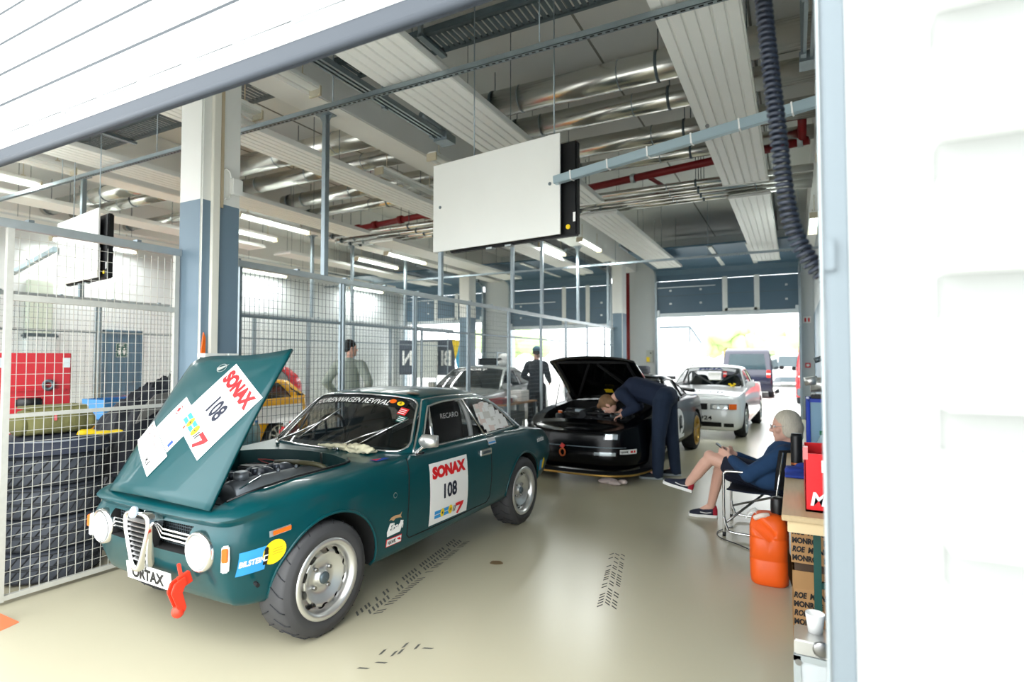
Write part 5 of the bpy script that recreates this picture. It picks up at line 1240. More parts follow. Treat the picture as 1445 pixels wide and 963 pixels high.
# --- the person bent over the black car's engine
C1 = (-1.5, 7.15, 0)
T = thing('person', 'person in navy jacket and dark jeans bent over the engine of the black car', 'person', C1); A = lambda *P: off(C1, P)
pl, ch, nk = (-1.50, 7.15, 1.03), (-1.86, 7.16, 1.12), (-2.08, 7.15, 1.04)
hL, kL, aL = (-1.50, 7.06, .98), (-1.535, 7.03, .53), (-1.555, 7.06, .10); hR, kR, aR = (-1.47, 7.26, .98), (-1.43, 7.32, .53), (-1.395, 7.40, .10)
sL, sR = (-1.99, 6.98, 1.06), (-1.99, 7.33, 1.06); eL, eR = (-1.93, 6.93, .80), (-1.98, 7.38, .80); wL, wR = (-2.06, 6.99, .80), (-2.10, 7.2, .80)
eL, eR = (-1.80, 6.95, .90), (-1.86, 7.36, .88); wL, wR = (-1.97, 6.93, .80), (-2.06, 7.22, .82)
b = MB(); limb(b, A(hL, kL, aL), (.095, .062, .042)); limb(b, A(hR, kR, aR), (.095, .062, .042)); limb(b, A(pl, ch, nk), (.14, .15, .06)); b.cap(*A(sL, sR), .075)
limb(b, A(nk, (-2.16, 7.14, .96)), (.06, .055))
for s_, e_, w_ in ((sL, eL, wL), (sR, eR, wR)): limb(b, A(s_, e_, w_), (.06, .047, .032))
limb(b, A(aL, (-1.66, 7.05, .04)), (.04, .03)); limb(b, A(aR, (-1.50, 7.40, .04)), (.04, .03))
hand(b, A(wL)[0], (-.85, .2, -.4), (0, .1, -1), 1, .7, 1); hand(b, A(wR)[0], (-.9, -.3, -.25), (0, 0, -1), 1, .7, -1)
Mx = human_head(b, A((-2.215, 7.13, .895))[0], (-.45, -.1, -.9), (-.9, -.08, .45), 1.08)
o = b.build('body', M['skin'], T); remesh(o, .008, 3); eyes(T, Mx)
b = MB(); limb(b, A((-1.54, 7.15, 1.04), (-1.70, 7.155, 1.09), ch, (-2.07, 7.15, 1.04)), (.160, .158, .165, .075)); b.cap(*A(sL, sR), .092)
for s_, e_, w_ in ((sL, eL, wL), (sR, eR, wR)): limb(b, A(s_, e_, tuple(V(w_).lerp(V(e_), .15))), (.085, .068, .048))
o = b.build('jacket', mat('jacket_navy', (26, 38, 62), .85, var=.12, scale=9, bump=.3, bscale=14), T); remesh(o, .01, 5)
b = MB(); limb(b, A((-1.49, 7.07, 1.0), kL, (-1.555, 7.055, .07)), (.128, .088, .07)); limb(b, A((-1.47, 7.25, 1.0), kR, (-1.40, 7.39, .07)), (.128, .088, .07)); b.cap(*A((-1.47, 7.08, 1.03), (-1.46, 7.24, 1.03)), .135)
o = b.build('jeans', mat('jeans_dark', (34, 48, 70), .9, var=.15, scale=10), T); remesh(o, .01, 4)
shoe(T, A((-1.50, 7.065, .002))[0], A((-1.775, 7.03, .002))[0], (mat('shoe_dark', (22, 26, 36), .7), mat('sole_grey', (150, 158, 160), .6))); shoe(T, A((-1.34, 7.41, .002))[0], A((-1.60, 7.34, .002))[0], (MATS['shoe_dark'], MATS['sole_grey']))
hb = MB(); L_ = lambda p: Mx @ V(p)
for c, r in (((0, -.024, .044), (.082, .098, .088)), ((0, -.06, -.005), (.076, .062, .075)), ((.056, -.02, .0), (.026, .05, .05)), ((-.056, -.02, .0), (.026, .05, .05)), ((.03, .05, .09), (.045, .04, .03)), ((-.03, .04, .09), (.045, .04, .03))):
    hb.sph(L_(c), tuple(q*1.1 for q in r), n=10, M=Mx.to_3x3().normalized())
ho = hb.build('hair', mat('hair_brown', (136, 104, 74), .7, var=.35, scale=25, bump=.9, bscale=22), T); remesh(ho, .008, 2)

# --- two standing people seen from behind
def stander(C, rz, H, label, top, trou, hairm, cap=None, arms=((.24, .02, .95), (-.24, .02, .95)), bend=((.27, -.05, 1.18), (-.27, -.05, 1.18)), turn=0):
    T = thing('person', label, 'person', C, rz); k = H/1.78; q = lambda *P: [tuple(V(p)*k) for p in P]
    b = MB()
    for s in (-1, 1):
        limb(b, q((s*.09, 0, .92), (s*.11, .02, .5), (s*.12, -.02, .09)), (.09, .062, .042)); limb(b, q((s*.12, -.02, .06), (s*.14, .14, .04)), (.04, .032))
    limb(b, q((0, 0, .98), (0, .0, 1.2), (0, -.01, 1.38), (0, -.01, 1.5)), (.135, .13, .14, .058)); b.cap(*q((-.17, 0, 1.42), (.17, 0, 1.42)), .065); limb(b, q((0, 0, 1.48), (0, .015, 1.58)), (.056, .052))
    for (w, e, s) in zip(arms, bend, (1, -1)): limb(b, q((s*.19, 0, 1.41), e, w), (.055, .044, .03)); hand(b, q(w)[0], V(w)-V(e), (-s, .2, 0), 1, .45, s)
    Mx = human_head(b, q((0, .03, 1.665))[0], (math.sin(turn), math.cos(turn), -.05), (0, 0, 1), 1.06)
    o = b.build('body', M['skin'], T); remesh(o, .01, 3); eyes(T, Mx)
    b = MB(); limb(b, q((0, 0, .93), (0, 0, 1.2), (0, -.01, 1.36), (0, -.01, 1.48)), (.165, .155, .165, .07)); b.cap(*q((-.17, 0, 1.41), (.17, 0, 1.41)), .085)
    for (w, e, s) in zip(arms, bend, (1, -1)): limb(b, q((s*.19, 0, 1.40), e, tuple(V(w).lerp(V(e), .1))), (.08, .066, .05))
    o = b.build('sweater' if not cap else 'jacket', top, T); remesh(o, .012, 4)
    b = MB()
    for s in (-1, 1): limb(b, q((s*.085, 0, .93), (s*.11, .02, .5), (s*.12, -.02, .07)), (.125, .088, .072))
    b.cap(*q((-.07, 0, .95), (.07, 0, .95)), .135); o = b.build('trousers', trou, T); remesh(o, .012, 4)
    for s in (-1, 1): shoe(T, q((s*.12, -.07, .003))[0], q((s*.15, .2, .003))[0], (M['black_matt'], M['dark_rubber']))
    hb = MB(); L_ = lambda p: Mx @ V(p)
    for c, r in (((0, -.022, .044), (.080, .097, .086)), ((0, -.055, .0), (.074, .062, .06)), ((.056, -.02, .01), (.024, .045, .04)), ((-.056, -.02, .01), (.024, .045, .04))): hb.sph(L_(c), tuple(z*1.08 for z in r), n=10, M=Mx.to_3x3().normalized())
    if cap is None: ho = hb.build('hair', hairm, T); remesh(ho, .01, 2)
    else:
        hb = MB().sph(L_((0, -.012, .055)), (.092, .108, .085), n=12, M=Mx.to_3x3().normalized()); hb.sph(L_((0, .12, .045)), (.07, .07, .012), n=8, M=Mx.to_3x3().normalized()); ho = hb.build('cap', cap, T); remesh(ho, .008, 2)
        hb = MB().sph(L_((0, -.03, .01)), (.084, .09, .06), n=10, M=Mx.to_3x3().normalized()); ho = hb.build('hair', hairm, T); remesh(ho, .01, 2)
stander((-6.02, 6.35, 0), R(22), 1.79, 'dark-haired person in pale grey-green sweater walking behind the mesh fence', mat('sweater_sage', (168, 178, 168), .9, var=.06, scale=8), mat('trousers_grey', (70, 74, 78), .9), mat('hair_black', (34, 28, 26), .7), arms=((.25, .10, .98), (-.25, .10, .98)), bend=((.33, -.08, 1.16), (-.33, -.08, 1.16)), turn=.9)
stander((-4.80, 10.5, 0), R(4), 1.76, 'person in black jacket and blue-grey cap standing beside the white car with the helmet', mat('jacket_black', (22, 24, 34), .8), mat('trousers_black', (28, 28, 32), .9), mat('hair_dark', (60, 50, 44), .7), cap=mat('cap_blue', (76, 116, 134), .8), arms=((.20, .28, 1.05), (-.20, .28, 1.05)))
# ---------------------------------------------------------------- the other cars
def std_rows(z):
    """z: dict of height tables; returns seven rows from sill to deck"""
    e = z['len']; f = -1.2
    return [([(f, .14), (0, .10), (e, .14)], z['sill']), ([(f, .05), (0, .03), (e, .05)], [(a, b+.05) for a, b in z['sill']]), ([(f, .0), (e, .0)], z['bump']), ([(f, .012), (0, 0), (e, .012)], z['mid']),
            ([(f, .03), (0, .01), (e, .03)], z['char']), ([(f, .05), (0, .035), (e, .05)], z['sh']), ([(f, .10), (0, .09), (e, .10)], [(a, b+.014) for a, b in z['sh']]), ([(f, .18), (0, .2), (e, .2)], [(a, b+.022) for a, b in z['sh']])]
def road_car(T, N, z, wb, hw, Rt, Rr, ww, paint, G, style='ten', wheel_mats=None, cabin=True, bay=None, tint=.5, black=None, deck=None, arch=.045, second=None):
    body = car_shell(N, std_rows(z), z.get('crown', .02), 3).build('body', [paint, M['black_matt']]+([second] if second else []), T)
    carve(body, wheel_cuts([(hw, 0, Rt), (hw, wb, Rt)], Rt+arch, .3), M['black_matt'])
    if cabin: carve(body, MB().prism([(-G['cw'], G['cy0']), (G['cw'], G['cy0']), (G['cw'], G['cy1']), (-G['cw'], G['cy1'])], (0, 0, .42), (1, 0, 0), (0, 1, 0), (0, 0, 1)), M['black_matt'])
    if bay: carve(body, MB().prism(bay, (0, 0, .42), (1, 0, 0), (0, 1, 0), (0, 0, 1)), M['black_matt'])
    for p in body.data.polygons: p.use_smooth = True
    body.modifiers.new('en', 'EDGE_SPLIT').split_angle = R(38)
    O, D = G['O'], G['D']; A0, A1, C1, C0 = O[0][0], O[0][-1], O[1][-1], O[2][-1]
    b = MB()
    for mir in (0, 1):
        g = MB(); side_band(g, O, D, 10); b.add([(-p[0], p[1], p[2]) for p in g.v] if mir else g.v, g.f, 0, True)
    rise = G.get('rise', .05)
    def across(e, dy, dz): return [e, (e[0]*.7, e[1]+dy*.6, e[2]+dz*.6), (e[0]*.35, e[1]+dy*.9, e[2]+dz*.93), (0, e[1]+dy, e[2]+dz)]
    wst = across(A1, -.06, rise*.7); rwt = across(C1, .07, rise*.7)
    mids = [across(tuple(p), 0, rise) for p in O[1][1:-1]]
    cs = [wst]+mids+[rwt]
    for f in (lambda c: c, mirx): patch(b, [f(c) for c in cs], 8, 3)
    ro = b.build('roof', paint, T); md = ro.modifiers.new('so', 'SOLIDIFY'); md.thickness = .02; md.offset = 0
    gl = mat('car_glass_%d' % int(tint*100), (16, 22, 22), .03, alpha=tint, spec=.8)
    def glass(name, a, c, bul):
        g = MB(); m = [((p.x+q.x)/2, (p.y+q.y)/2-bul, (p.z+q.z)/2+abs(bul)*.6) for p, q in zip(resample(a, 8), resample(c, 8))]
        for f in (lambda k: k, mirx): patch(g, [f(a), f(m), f(c)], 8, 4)
        return g.build(name, gl, T)
    wsb = across(A0, G.get('wsb', -.16), 0); rwb = across(C0, G.get('rwb', .1), 0)
    ws = glass('windscreen', wsb, wst, .015); glass('rear_window', rwt, rwb, -.015)
    for mir in (0, 1):
        g = MB(); fill_loop(g, D, 10); so = MB().add([(-p[0], p[1], p[2]) for p in g.v] if mir else g.v, g.f, 0, True).build('side_window', gl, T)
        b = MB(); lp = [((-1 if mir else 1)*(p.x+.004), p.y, p.z) for p in loop_pts(D, 4)]; b.tube(lp, .009, n=5, closed=True)
        if 'bp' in G:
            (y0, z0, x0), (y1, z1, x1) = G['bp']; s = -1 if mir else 1; b.bar((s*x0, y0, z0), (s*x1, y1, z1), .05, .02)
        b.build('window_seal', M['black_plastic'], so)
    if wheel_mats:
        for s in (1, -1):
            for y in (0, wb): wheel(T, s*(hw-ww/2), y, Rt, s, Rt, Rr, ww, style, wheel_mats)
    if cabin:
        seat(T, .34, G['cy0']+.75, .48, M['black_matt'], h=.68); seat(T, -.34, G['cy0']+.75, .48, M['black_matt'], h=.68)
    return body, ws
def mirrors(T, x, y, z, m):
    for s in (1, -1):
        b = MB().box((s*(x+.08), y, z), (.17, .09, .11)); b.bar((s*(x-.02), y, z-.05), (s*(x+.04), y, z-.03), .05, .04); b.build('door_mirror', m, T, bevel=.025)

# --- black coupe with raised rear-hinged bonnet
T = thing('black_coupe', 'black sports coupe with raised bonnet and gold wheels, a person bent over it', 'car', (-2.46, 7.42, 0), R(-2.6))
pb = mat('paint_black', (6, 7, 10), .2, coat=.04, spec=.25)
N = [(0, -.93), (.25, -.92), (.45, -.885), (.60, -.82), (.70, -.72), (.77, -.58), (.82, -.38), (.85, -.15), (.86, .1), (.855, .5), (.845, 1.0), (.85, 1.6), (.875, 2.1), (.88, 2.5), (.86, 2.85), (.80, 3.1), (.66, 3.22), (.35, 3.26), (0, 3.27)]
z = dict(len=3.3, sill=[(-1, .13), (0, .16), (1, .18), (3.3, .24)], bump=[(-1, .30), (3.3, .38)], mid=[(-1, .44), (0, .52), (3.3, .58)], char=[(-1, .53), (-.4, .63), (.3, .70), (1.5, .74), (3.3, .72)], sh=[(-1, .585), (-.7, .66), (-.3, .745), (.2, .81), (.8, .86), (1.6, .875), (2.6, .875), (3.3, .80)], crown=.025)
G = dict(cw=.60, cy0=.86, cy1=2.3, rise=.035, wsb=-.20,
    O=[[(.70, .74, .87), (.61, 1.02, 1.06), (.52, 1.30, 1.21)], [(.52, 1.30, 1.21), (.53, 1.55, 1.225), (.52, 1.8, 1.215), (.50, 2.0, 1.19)], [(.50, 2.0, 1.19), (.52, 2.4, 1.06), (.55, 2.72, .95), (.57, 2.9, .885)], [(.57, 2.9, .885), (.68, 2.3, .885), (.73, 1.5, .885), (.70, .74, .87)]],
    D=[[(.715, .86, .895), (.66, 1.05, 1.04), (.585, 1.28, 1.17)], [(.585, 1.28, 1.17), (.575, 1.5, 1.185), (.57, 1.75, 1.175), (.57, 1.95, 1.15)], [(.57, 1.95, 1.15), (.60, 2.2, 1.06), (.64, 2.4, .97), (.67, 2.48, .91)], [(.67, 2.48, .91), (.715, 1.9, .90), (.73, 1.4, .898), (.715, .86, .895)]], bp=((1.95, .90, .712), (1.86, 1.17, .578)))
gold = (M['dark_rubber'], M['gold'])
body, ws = road_car(T, N, z, 2.38, .862, .315, .235, .21, pb, G, 'five', gold, True, [(-.58, -.52), (.58, -.52), (.66, -.2), (.66, .66), (-.66, .66), (-.66, -.2)], .5)
mirrors(T, .74, .98, .93, M['black_gloss'])
# bonnet: dark underside towards the camera
L_, ang = 1.12, R(33); H0 = V((0, .62, .895)); d = V((0, -math.cos(ang), math.sin(ang))); nn = V((0, math.sin(ang), math.cos(ang)))
rows = []
for j in range(11):
    t = j/10; hw_ = .655-.045*t; row = []
    for i in range(17):
        s = -1+i/8; c = L_*t*(1-.05*abs(s)**4*t); row.append(H0+d*c+V((s*hw_, 0, 0))+nn*(.045*(1-s*s)+.03*math.sin(PI*t)*1.0))
    rows.append(row)
o = MB().loft(rows).build('bonnet', M['black_gloss'], T); md = o.modifiers.new('so', 'SOLIDIFY'); md.thickness = .02; md.offset = 0
b = MB()
for s in (-1, 1): b.tube([H0+d*c+V((s*(.56-.05*c), 0, 0))-nn*.005 for c in (.05, .4, .75, 1.02)], .022, n=6); b.tube([H0+d*.1+V((s*.5, 0, 0)), H0+d*.95+V((s*.06, 0, 0))+nn*.03], .018, n=6)
b.tube([H0+d*1.02+V((x, 0, 0))-nn*(-.02+.02*abs(x)) for x in (-.5, -.25, 0, .25, .5)], .02, n=6); b.build('bonnet_frame', M['black_matt'], o)
f = plane(H0+d*.42, (1, 0, 0), (0, -math.cos(ang), math.sin(ang)))
b = MB(); b.box(H0+d*.25+V((.02, 0, 0))+nn*.02, (.12, .09, .004), rx=-ang); b.build('yellow_label', M['yellow'], o)
b = MB().tube([(-.60, -.1, .80), (-.57, .0, 1.18)], .008).tube([(.60, -.1, .80), (.57, .0, 1.18)], .008); b.build('gas_strut', M['black_plastic'], T)
# engine bay clutter
b = MB(); b.box((.05, .1, .64), (.5, .75, .2)); b.cyl((-.1, -.3, .76), (-.1, .4, .78), .06); b.cyl((.15, -.3, .76), (.15, .4, .78), .05); b.box((-.42, .2, .72), (.2, .3, .14)); b.cyl((.45, -.1, .62), (.45, -.1, .79), .08); b.cyl((-.45, -.25, .6), (-.45, -.25, .76), .07)
b.build('engine', mat('engine_black', (40, 43, 46), .45, .3), T, bevel=.012)
b = MB(); random.seed(5)
for k in range(8): b.tube(crom([(random.uniform(-.5, .5), random.uniform(-.4, .5), random.uniform(.70, .80)) for q in range(4)], 5), random.uniform(.008, .018), n=6)
b.build('hoses', M['black_plastic'], T)
MB().cyl((-.42, -.32, .77), (-.42, -.32, .80), .03).build('filler_cap', M['orange'], T)
b = MB().box((-.2, -.1, .79), (.16, .08, .05)).box((.3, .3, .79), (.1, .1, .04)).cyl((.3, -.3, .76), (.5, -.28, .78), .03); b.build('engine_caps', M['galv'], T)
# nose: bumper slot, lamps, splitter, tow eye
fb = surf(body, (0, -1.2, 0), (1, 0, 0), (0, 0, 1), .003); f6 = surf(body, (0, -1.2, 0), (1, 0, 0), (0, 0, 1), .006); f9 = surf(body, (0, -1.2, 0), (1, 0, 0), (0, 0, 1), .009)
b = MB(); grid(b, fb, -.66, .425, 1.32, .012, 24, 1); b.build('bumper_seam', M['galv_dark'], T)
for s in (1, -1):
    b = MB(); grid(b, f6, s*.43-.14, .325, .28, .06, 8, 2); o = b.build('fog_lamp', M['black_gloss'], T); b = MB(); grid(b, f9, s*.43-.125, .335, .25, .04, 8, 2); b.build('fog_lens', mat('fog_lens', (176, 186, 190), .1, .3), o)
    b = MB(); grid(b, f6, s*.50-.09, .525, .18, .075, 6, 2); o = b.build('headlight', M['black_gloss'], T); b = MB(); grid(b, f9, s*.50-.07, .532, .14, .06, 6, 2); b.build('headlight_lens', mat('lens_grey', (196, 204, 206), .1, .4), o)
b = MB(); grid(b, f6, .60, .355, .15, .055, 6, 2, 0); text(b, 'HAWK', f9, .61, .367, .075, .028, 1, .04); grid(b, f9, .70, .367, .04, .028, 1, 1, 2); b.build('brake_sticker', [M['white'], M['black_ink'], M['red']], T)
b = MB(); Pn = crom([(p[0], p[1]-.035, .10) for p in N[:8]], 4); fullp = [V((-p.x, p.y, p.z)) for p in Pn[::-1]]+Pn[1:]
b.tube(fullp, .013, n=6); b.build('splitter_edge', M['gold'], T)
b = MB(); b.loft([[p+V((0, .01, .012)) for p in fullp], [V((p.x*.9, p.y+.14, .125)) for p in fullp]]); b.build('splitter', M['black_matt'], T)
b = MB().tube([( -.10+.035*math.cos(a*PI/8), -.955, .35+.045*math.sin(a*PI/8)) for a in range(-6, 15)], .011, n=6); b.build('tow_eye', mat('tow_orange', (190, 92, 40), .5), T)
MB().box((-.10, -.955, .43), (.05, .02, .05), ry=.6).build('tow_flag', mat('flag_red', (222, 74, 70), .5), T)
s3 = surf(body, (1, 0, 0), (0, 1, 0), (0, 0, 1), .003); s6 = surf(body, (1, 0, 0), (0, 1, 0), (0, 0, 1), .006)
b = MB(); disc(b, s3, 1.22, .56, .27, .20, 0, 28); text(b, '112', s6, 1.05, .46, .34, .20, 1, .02); grid(b, s3, .98, .32, .5, .05, 4, 1, 0); b.build('start_number', [M['white'], M['black_ink']], T)
b = MB(); b.tube(crom([(-.70, 2.95, .95), (-.4, 3.12, .97), (0, 3.16, .975), (.4, 3.12, .97), (.70, 2.95, .95)], 5), .035, n=6); b.build('rear_spoiler', M['black_plastic'], T)

# --- white saloons with the same shape: one in this box, one in the next
NB = [(0, -.80), (.25, -.797), (.48, -.787), (.66, -.76), (.77, -.69), (.82, -.55), (.84, -.3), (.848, 0), (.85, .6), (.85, 1.6), (.85, 2.4), (.84, 2.9), (.82, 3.25), (.76, 3.48), (.6, 3.58), (.3, 3.62), (0, 3.63)]
zB = dict(len=3.7, sill=[(-1, .17), (0, .17), (3.7, .24)], bump=[(-1, .38), (3.7, .40)], mid=[(-1, .55), (0, .60), (3.7, .62)], char=[(-1, .66), (-.5, .70), (.8, .76), (3.7, .80)], sh=[(-1, .74), (-.6, .80), (0, .865), (.8, .92), (1.8, .945), (2.8, .96), (3.4, .93), (3.7, .88)], crown=.03)
GB = dict(cw=.62, cy0=.80, cy1=2.5, rise=.05, wsb=-.16,
    O=[[(.72, .74, .925), (.64, 1.02, 1.13), (.56, 1.30, 1.30)], [(.56, 1.30, 1.30), (.575, 1.6, 1.325), (.57, 1.95, 1.32), (.54, 2.2, 1.28)], [(.54, 2.2, 1.28), (.58, 2.45, 1.16), (.62, 2.66, 1.03), (.64, 2.76, .965)], [(.64, 2.76, .965), (.73, 2.2, .955), (.74, 1.4, .94), (.72, .74, .925)]],
    D=[[(.735, .86, .955), (.675, 1.06, 1.12), (.61, 1.27, 1.255)], [(.61, 1.27, 1.255), (.605, 1.6, 1.275), (.605, 1.9, 1.27), (.605, 2.08, 1.24)], [(.605, 2.08, 1.24), (.64, 2.26, 1.15), (.67, 2.4, 1.05), (.69, 2.46, .985)], [(.69, 2.46, .985), (.735, 1.9, .975), (.745, 1.3, .965), (.735, .86, .955)]], bp=((1.75, .975, .742), (1.72, 1.27, .607)))
def saloon(name, label, loc, rz, paint, strip, plate, front=True, tint=.5, wm=None, grp=None):
    T = thing(name, label, 'car', loc, rz, grp)
    body, ws = road_car(T, NB, zB, 2.7, .84, .31, .225, .21, paint, GB, 'ten', wm or (M['dark_rubber'], M['alu']), tint=tint)
    mirrors(T, .76, .86, .99, paint)
    q = [surf(body, (0, -1.2, 0), (1, 0, 0), (0, 0, 1), k) for k in (.006, .011, .016)]
    if front:
        b = MB()
        for s in (1, -1): grid(b, q[0], s*.15-.105, .565, .21, .115, 4, 2)
        b.build('kidney_grille', M['black_matt'], T)
        for s in (1, -1):
            b = MB(); x0 = .31 if s > 0 else -.63; grid(b, q[0], x0, .575, .32, .10, 5, 2); o = b.build('headlight', M['black_plastic'], T)
            b = MB(); grid(b, q[1], x0+.012, .585, .29, .08, 5, 2); 
            for k in range(2): disc(b, q[2], x0+.08+k*.12, .622, .045, .034, 1)
            b.build('headlight_lens', [mat('lens_grey', (196, 204, 206), .1, .4), M['white']], o)
            b = MB(); grid(b, q[1],   .635 if s > 0 else -.76, .575, .125, .10, 4, 2); b.build('front_indicator', M['orange'], T)
        b = MB(); grid(b, q[0], -.50, .25, 1.0, .085, 10, 2); grid(b, q[0], .54, .25, .17, .07, 3, 2); grid(b, q[0], -.71, .25, .17, .07, 3, 2); b.build('air_intake', M['black_matt'], T)
        b = MB(); grid(b, q[1], -.16, .36, .52, .11, 5, 2); po = b.build('number_plate', M['white'], T)
        b = MB(); text(b, plate, q[2], -.14, .375, .48, .08, 0, .02); b.build('plate_lettering', M['black_ink'], po)
        h = surf(body, (0, 0, 1.5), (1, 0, 0), (0, 1, 0), .006)
        b = MB(); disc(b, h, 0, -.62, .035, .035, 0); b.build('bonnet_badge', M['royal'], T)
        b = MB(); text(b, 'STEINER', h, -.5, -.40, 1.0, .16, 0, .0); b.build('bonnet_lettering', mat('grey_ink2', (120, 124, 136), .5), T)
    n = V((0, 1.30-.60, 1.335-.925)).normalized(); f = surf(ws, (0, .58, .925), (1, 0, 0), n, .006); f2 = surf(ws, (0, .58, .925), (1, 0, 0), n, .010)
    st = MB(); grid(st, f, -.50, .635, 1.0, .115, 10, 2); so = st.build('sun_strip', strip[1], ws)
    b = MB(); text(b, strip[0], f2, -.26, .652, .52, .08, 0, .05); b.build('strip_lettering', strip[2], so)
    return T, body, ws, f2
white = mat('paint_white', (236, 238, 238), .2, coat=.6)
T, body, ws, f2 = saloon('white_saloon', 'white race saloon with blue lettered sun strip parked before the open back door', (-1.70, 11.75, 0), R(-2.6), white, ('FINA', mat('strip_white', (228, 230, 232), .4), mat('fina_blue', (30, 50, 120), .5)), 'KN 924')
b = MB(); disc(b, f2, .50, .09, .05, .045, 0); disc(b, f2, .44, .14, .035, .03, 0); disc(b, f2, .53, .17, .03, .03, 0); b.build('scrutineering_stickers', M['yellow'], ws)
b = MB(); 
for s in (-1, 1): b.cyl((s*.55, 1.5, .6), (-s*.5, 1.55, 1.22), .02); b.tube([(s*.6, 1.55, .5), (s*.58, 1.55, 1.15), (s*.5, 1.52, 1.26)], .022)
b.cyl((-.5, 1.52, 1.26), (.5, 1.52, 1.26), .022); b.build('roll_cage', mat('cage', (196, 200, 198), .4), T)
T, body, ws, f2 = saloon('pale_saloon', 'pale silver race saloon with dark lettered sun strip behind the mesh fence', (-5.76, 8.6, 0), R(4), mat('paint_silver', (172, 177, 175), .25, .2, coat=.6), ('SPORT', mat('strip', (18, 22, 26), .25), M['paper']), '', False, .8)
t = thing('racing_helmet', 'white racing helmet with dark visor resting on the pale car roof', 'helmet', (-5.50, 10.38, 1.385))
g = MB().sph((0, 0, .12), (.125, .15, .135), n=12); g.sph((0, -.04, .06), (.11, .13, .08), n=10); o = g.build('helmet_shell', M['white'], t); remesh(o, .01, 3)
MB().sph((-.03, -.04, .125), (.11, .125, .05), n=10).build('visor', M['black_gloss'], t); MB().cyl((.118, .02, .10), (.128, .02, .10), .03, n=16).build('roundel', mat('roundel', (90, 130, 180), .4), t)

# --- yellow hatch and red hatch behind the fence
NH = [(0, -.75), (.3, -.74), (.55, -.68), (.70, -.58), (.76, -.4), (.785, -.1), (.79, .8), (.79, 1.8), (.785, 2.5), (.76, 2.85), (.70, 3.0), (.5, 3.08), (0, 3.1)]
zH = dict(len=3.1, sill=[(-1, .2), (3.1, .24)], bump=[(-1, .40), (3.1, .42)], mid=[(-1, .56), (3.1, .60)], char=[(-1, .66), (.8, .74), (3.1, .78)], sh=[(-1, .72), (0, .82), (.8, .87), (1.8, .89), (3.1, .93)], crown=.02)
GH = dict(cw=.58, cy0=.78, cy1=2.6, rise=.04, wsb=-.15, rwb=.06,
    O=[[(.68, .72, .88), (.60, 1.0, 1.06), (.53, 1.22, 1.20)], [(.53, 1.22, 1.20), (.545, 1.6, 1.23), (.545, 2.2, 1.225), (.53, 2.70, 1.205)], [(.53, 2.70, 1.205), (.57, 2.82, 1.10), (.61, 2.92, 1.0), (.64, 2.99, .935)], [(.64, 2.99, .935), (.70, 2.4, .915), (.71, 1.4, .895), (.68, .72, .88)]],
    D=[[(.70, .84, .91), (.64, 1.02, 1.05), (.58, 1.20, 1.165)], [(.58, 1.20, 1.165), (.575, 1.5, 1.185), (.575, 2.0, 1.185), (.575, 2.46, 1.175)], [(.575, 2.46, 1.175), (.60, 2.55, 1.09), (.635, 2.62, 1.0), (.67, 2.66, .93)], [(.67, 2.66, .93), (.70, 2.0, .922), (.71, 1.3, .915), (.70, .84, .91)]])
T = thing('yellow_hatchback', 'yellow hatchback with black louvred rear pillar behind the fence and raised bonnet', 'car', (-8.07, 3.95, 0), R(-1)); T.scale = (.95, .95, .95)
py = mat('paint_yellow', (240, 176, 24), .25, coat=.6)
body, ws = road_car(T, NH, zH, 2.35, .775, .29, .2, .18, py, GH, 'ten', (M['dark_rubber'], M['alu']), tint=.72)
b = MB(); s4 = lambda y, z_: V((.665-.43*(z_-.93)+.012, y, z_))
for k in range(4): y0 = 2.68+k*.045; poly(b, s4, [(y0, 1.10-k*.03), (y0+.03, 1.10-k*.03), (y0+.055, 1.05-k*.03), (y0+.025, 1.05-k*.03)])
grid(b, s4, 2.78, .955, .15, .03, 2, 1); b.build('pillar_louvres', M['black_matt'], T)
s3 = surf(body, (1, 0, 0), (0, 1, 0), (0, 0, 1), .003); b = MB(); grid(b, s3, 1.7, .55, 1.3, .27, 8, 3, 0); grid(b, s3, -.3, .5, 1.7, .2, 8, 3, 0); b.build('white_side_panel', M['white'], T)
T = thing('red_hatchback', 'red hatchback roof and rear pillar behind the yellow car in the far box', 'car', (-10.35, 5.75, 0), R(-1))
GR = {k: v for k, v in GH.items()}; up = lambda L: [(p[0], p[1], p[2]+(.13 if p[2] > .97 else 0)) for p in L]; GR['O'] = [up(r) for r in GH['O']]; GR['D'] = [up(r) for r in GH['D']]
road_car(T, NH, zH, 2.35, .775, .29, .2, .18, mat('paint_red', (196, 28, 34), .25, coat=.6), GR, 'ten', (M['dark_rubber'], M['alu']), tint=.4)
# --- outside: race car with wing, vans, camper
T = thing('race_car', 'white race car with red and blue stripes and rear wing outside the middle back door', 'car', (-6.05, 20.6, 0), R(178))
body, ws = road_car(T, NB, zB, 2.7, .84, .31, .225, .21, white, GB, 'ten', (M['dark_rubber'], M['alu']))
q = surf(body, (0, 4.2, 0), (-1, 0, 0), (0, 0, 1), .004)
b = MB(); grid(b, q, -.7, .6, .35, .25, 3, 2, 0); grid(b, q, -.3, .6, .3, .25, 3, 2, 1); grid(b, q, .1, .55, .3, .2, 3, 2, 2); grid(b, q, .45, .6, .25, .2, 2, 2, 0); b.build('race_stripes', [M['red'], M['royal'], M['sky_blue']], T)
b = MB().box((0, 3.45, 1.12), (1.5, .26, .03)); 
for s in (-1, 1): b.bar((s*.45, 3.4, .9), (s*.45, 3.45, 1.11), .04, .1); b.box((s*.75, 3.45, 1.12), (.02, .3, .14))
b.build('rear_wing', M['black_plastic'], T)
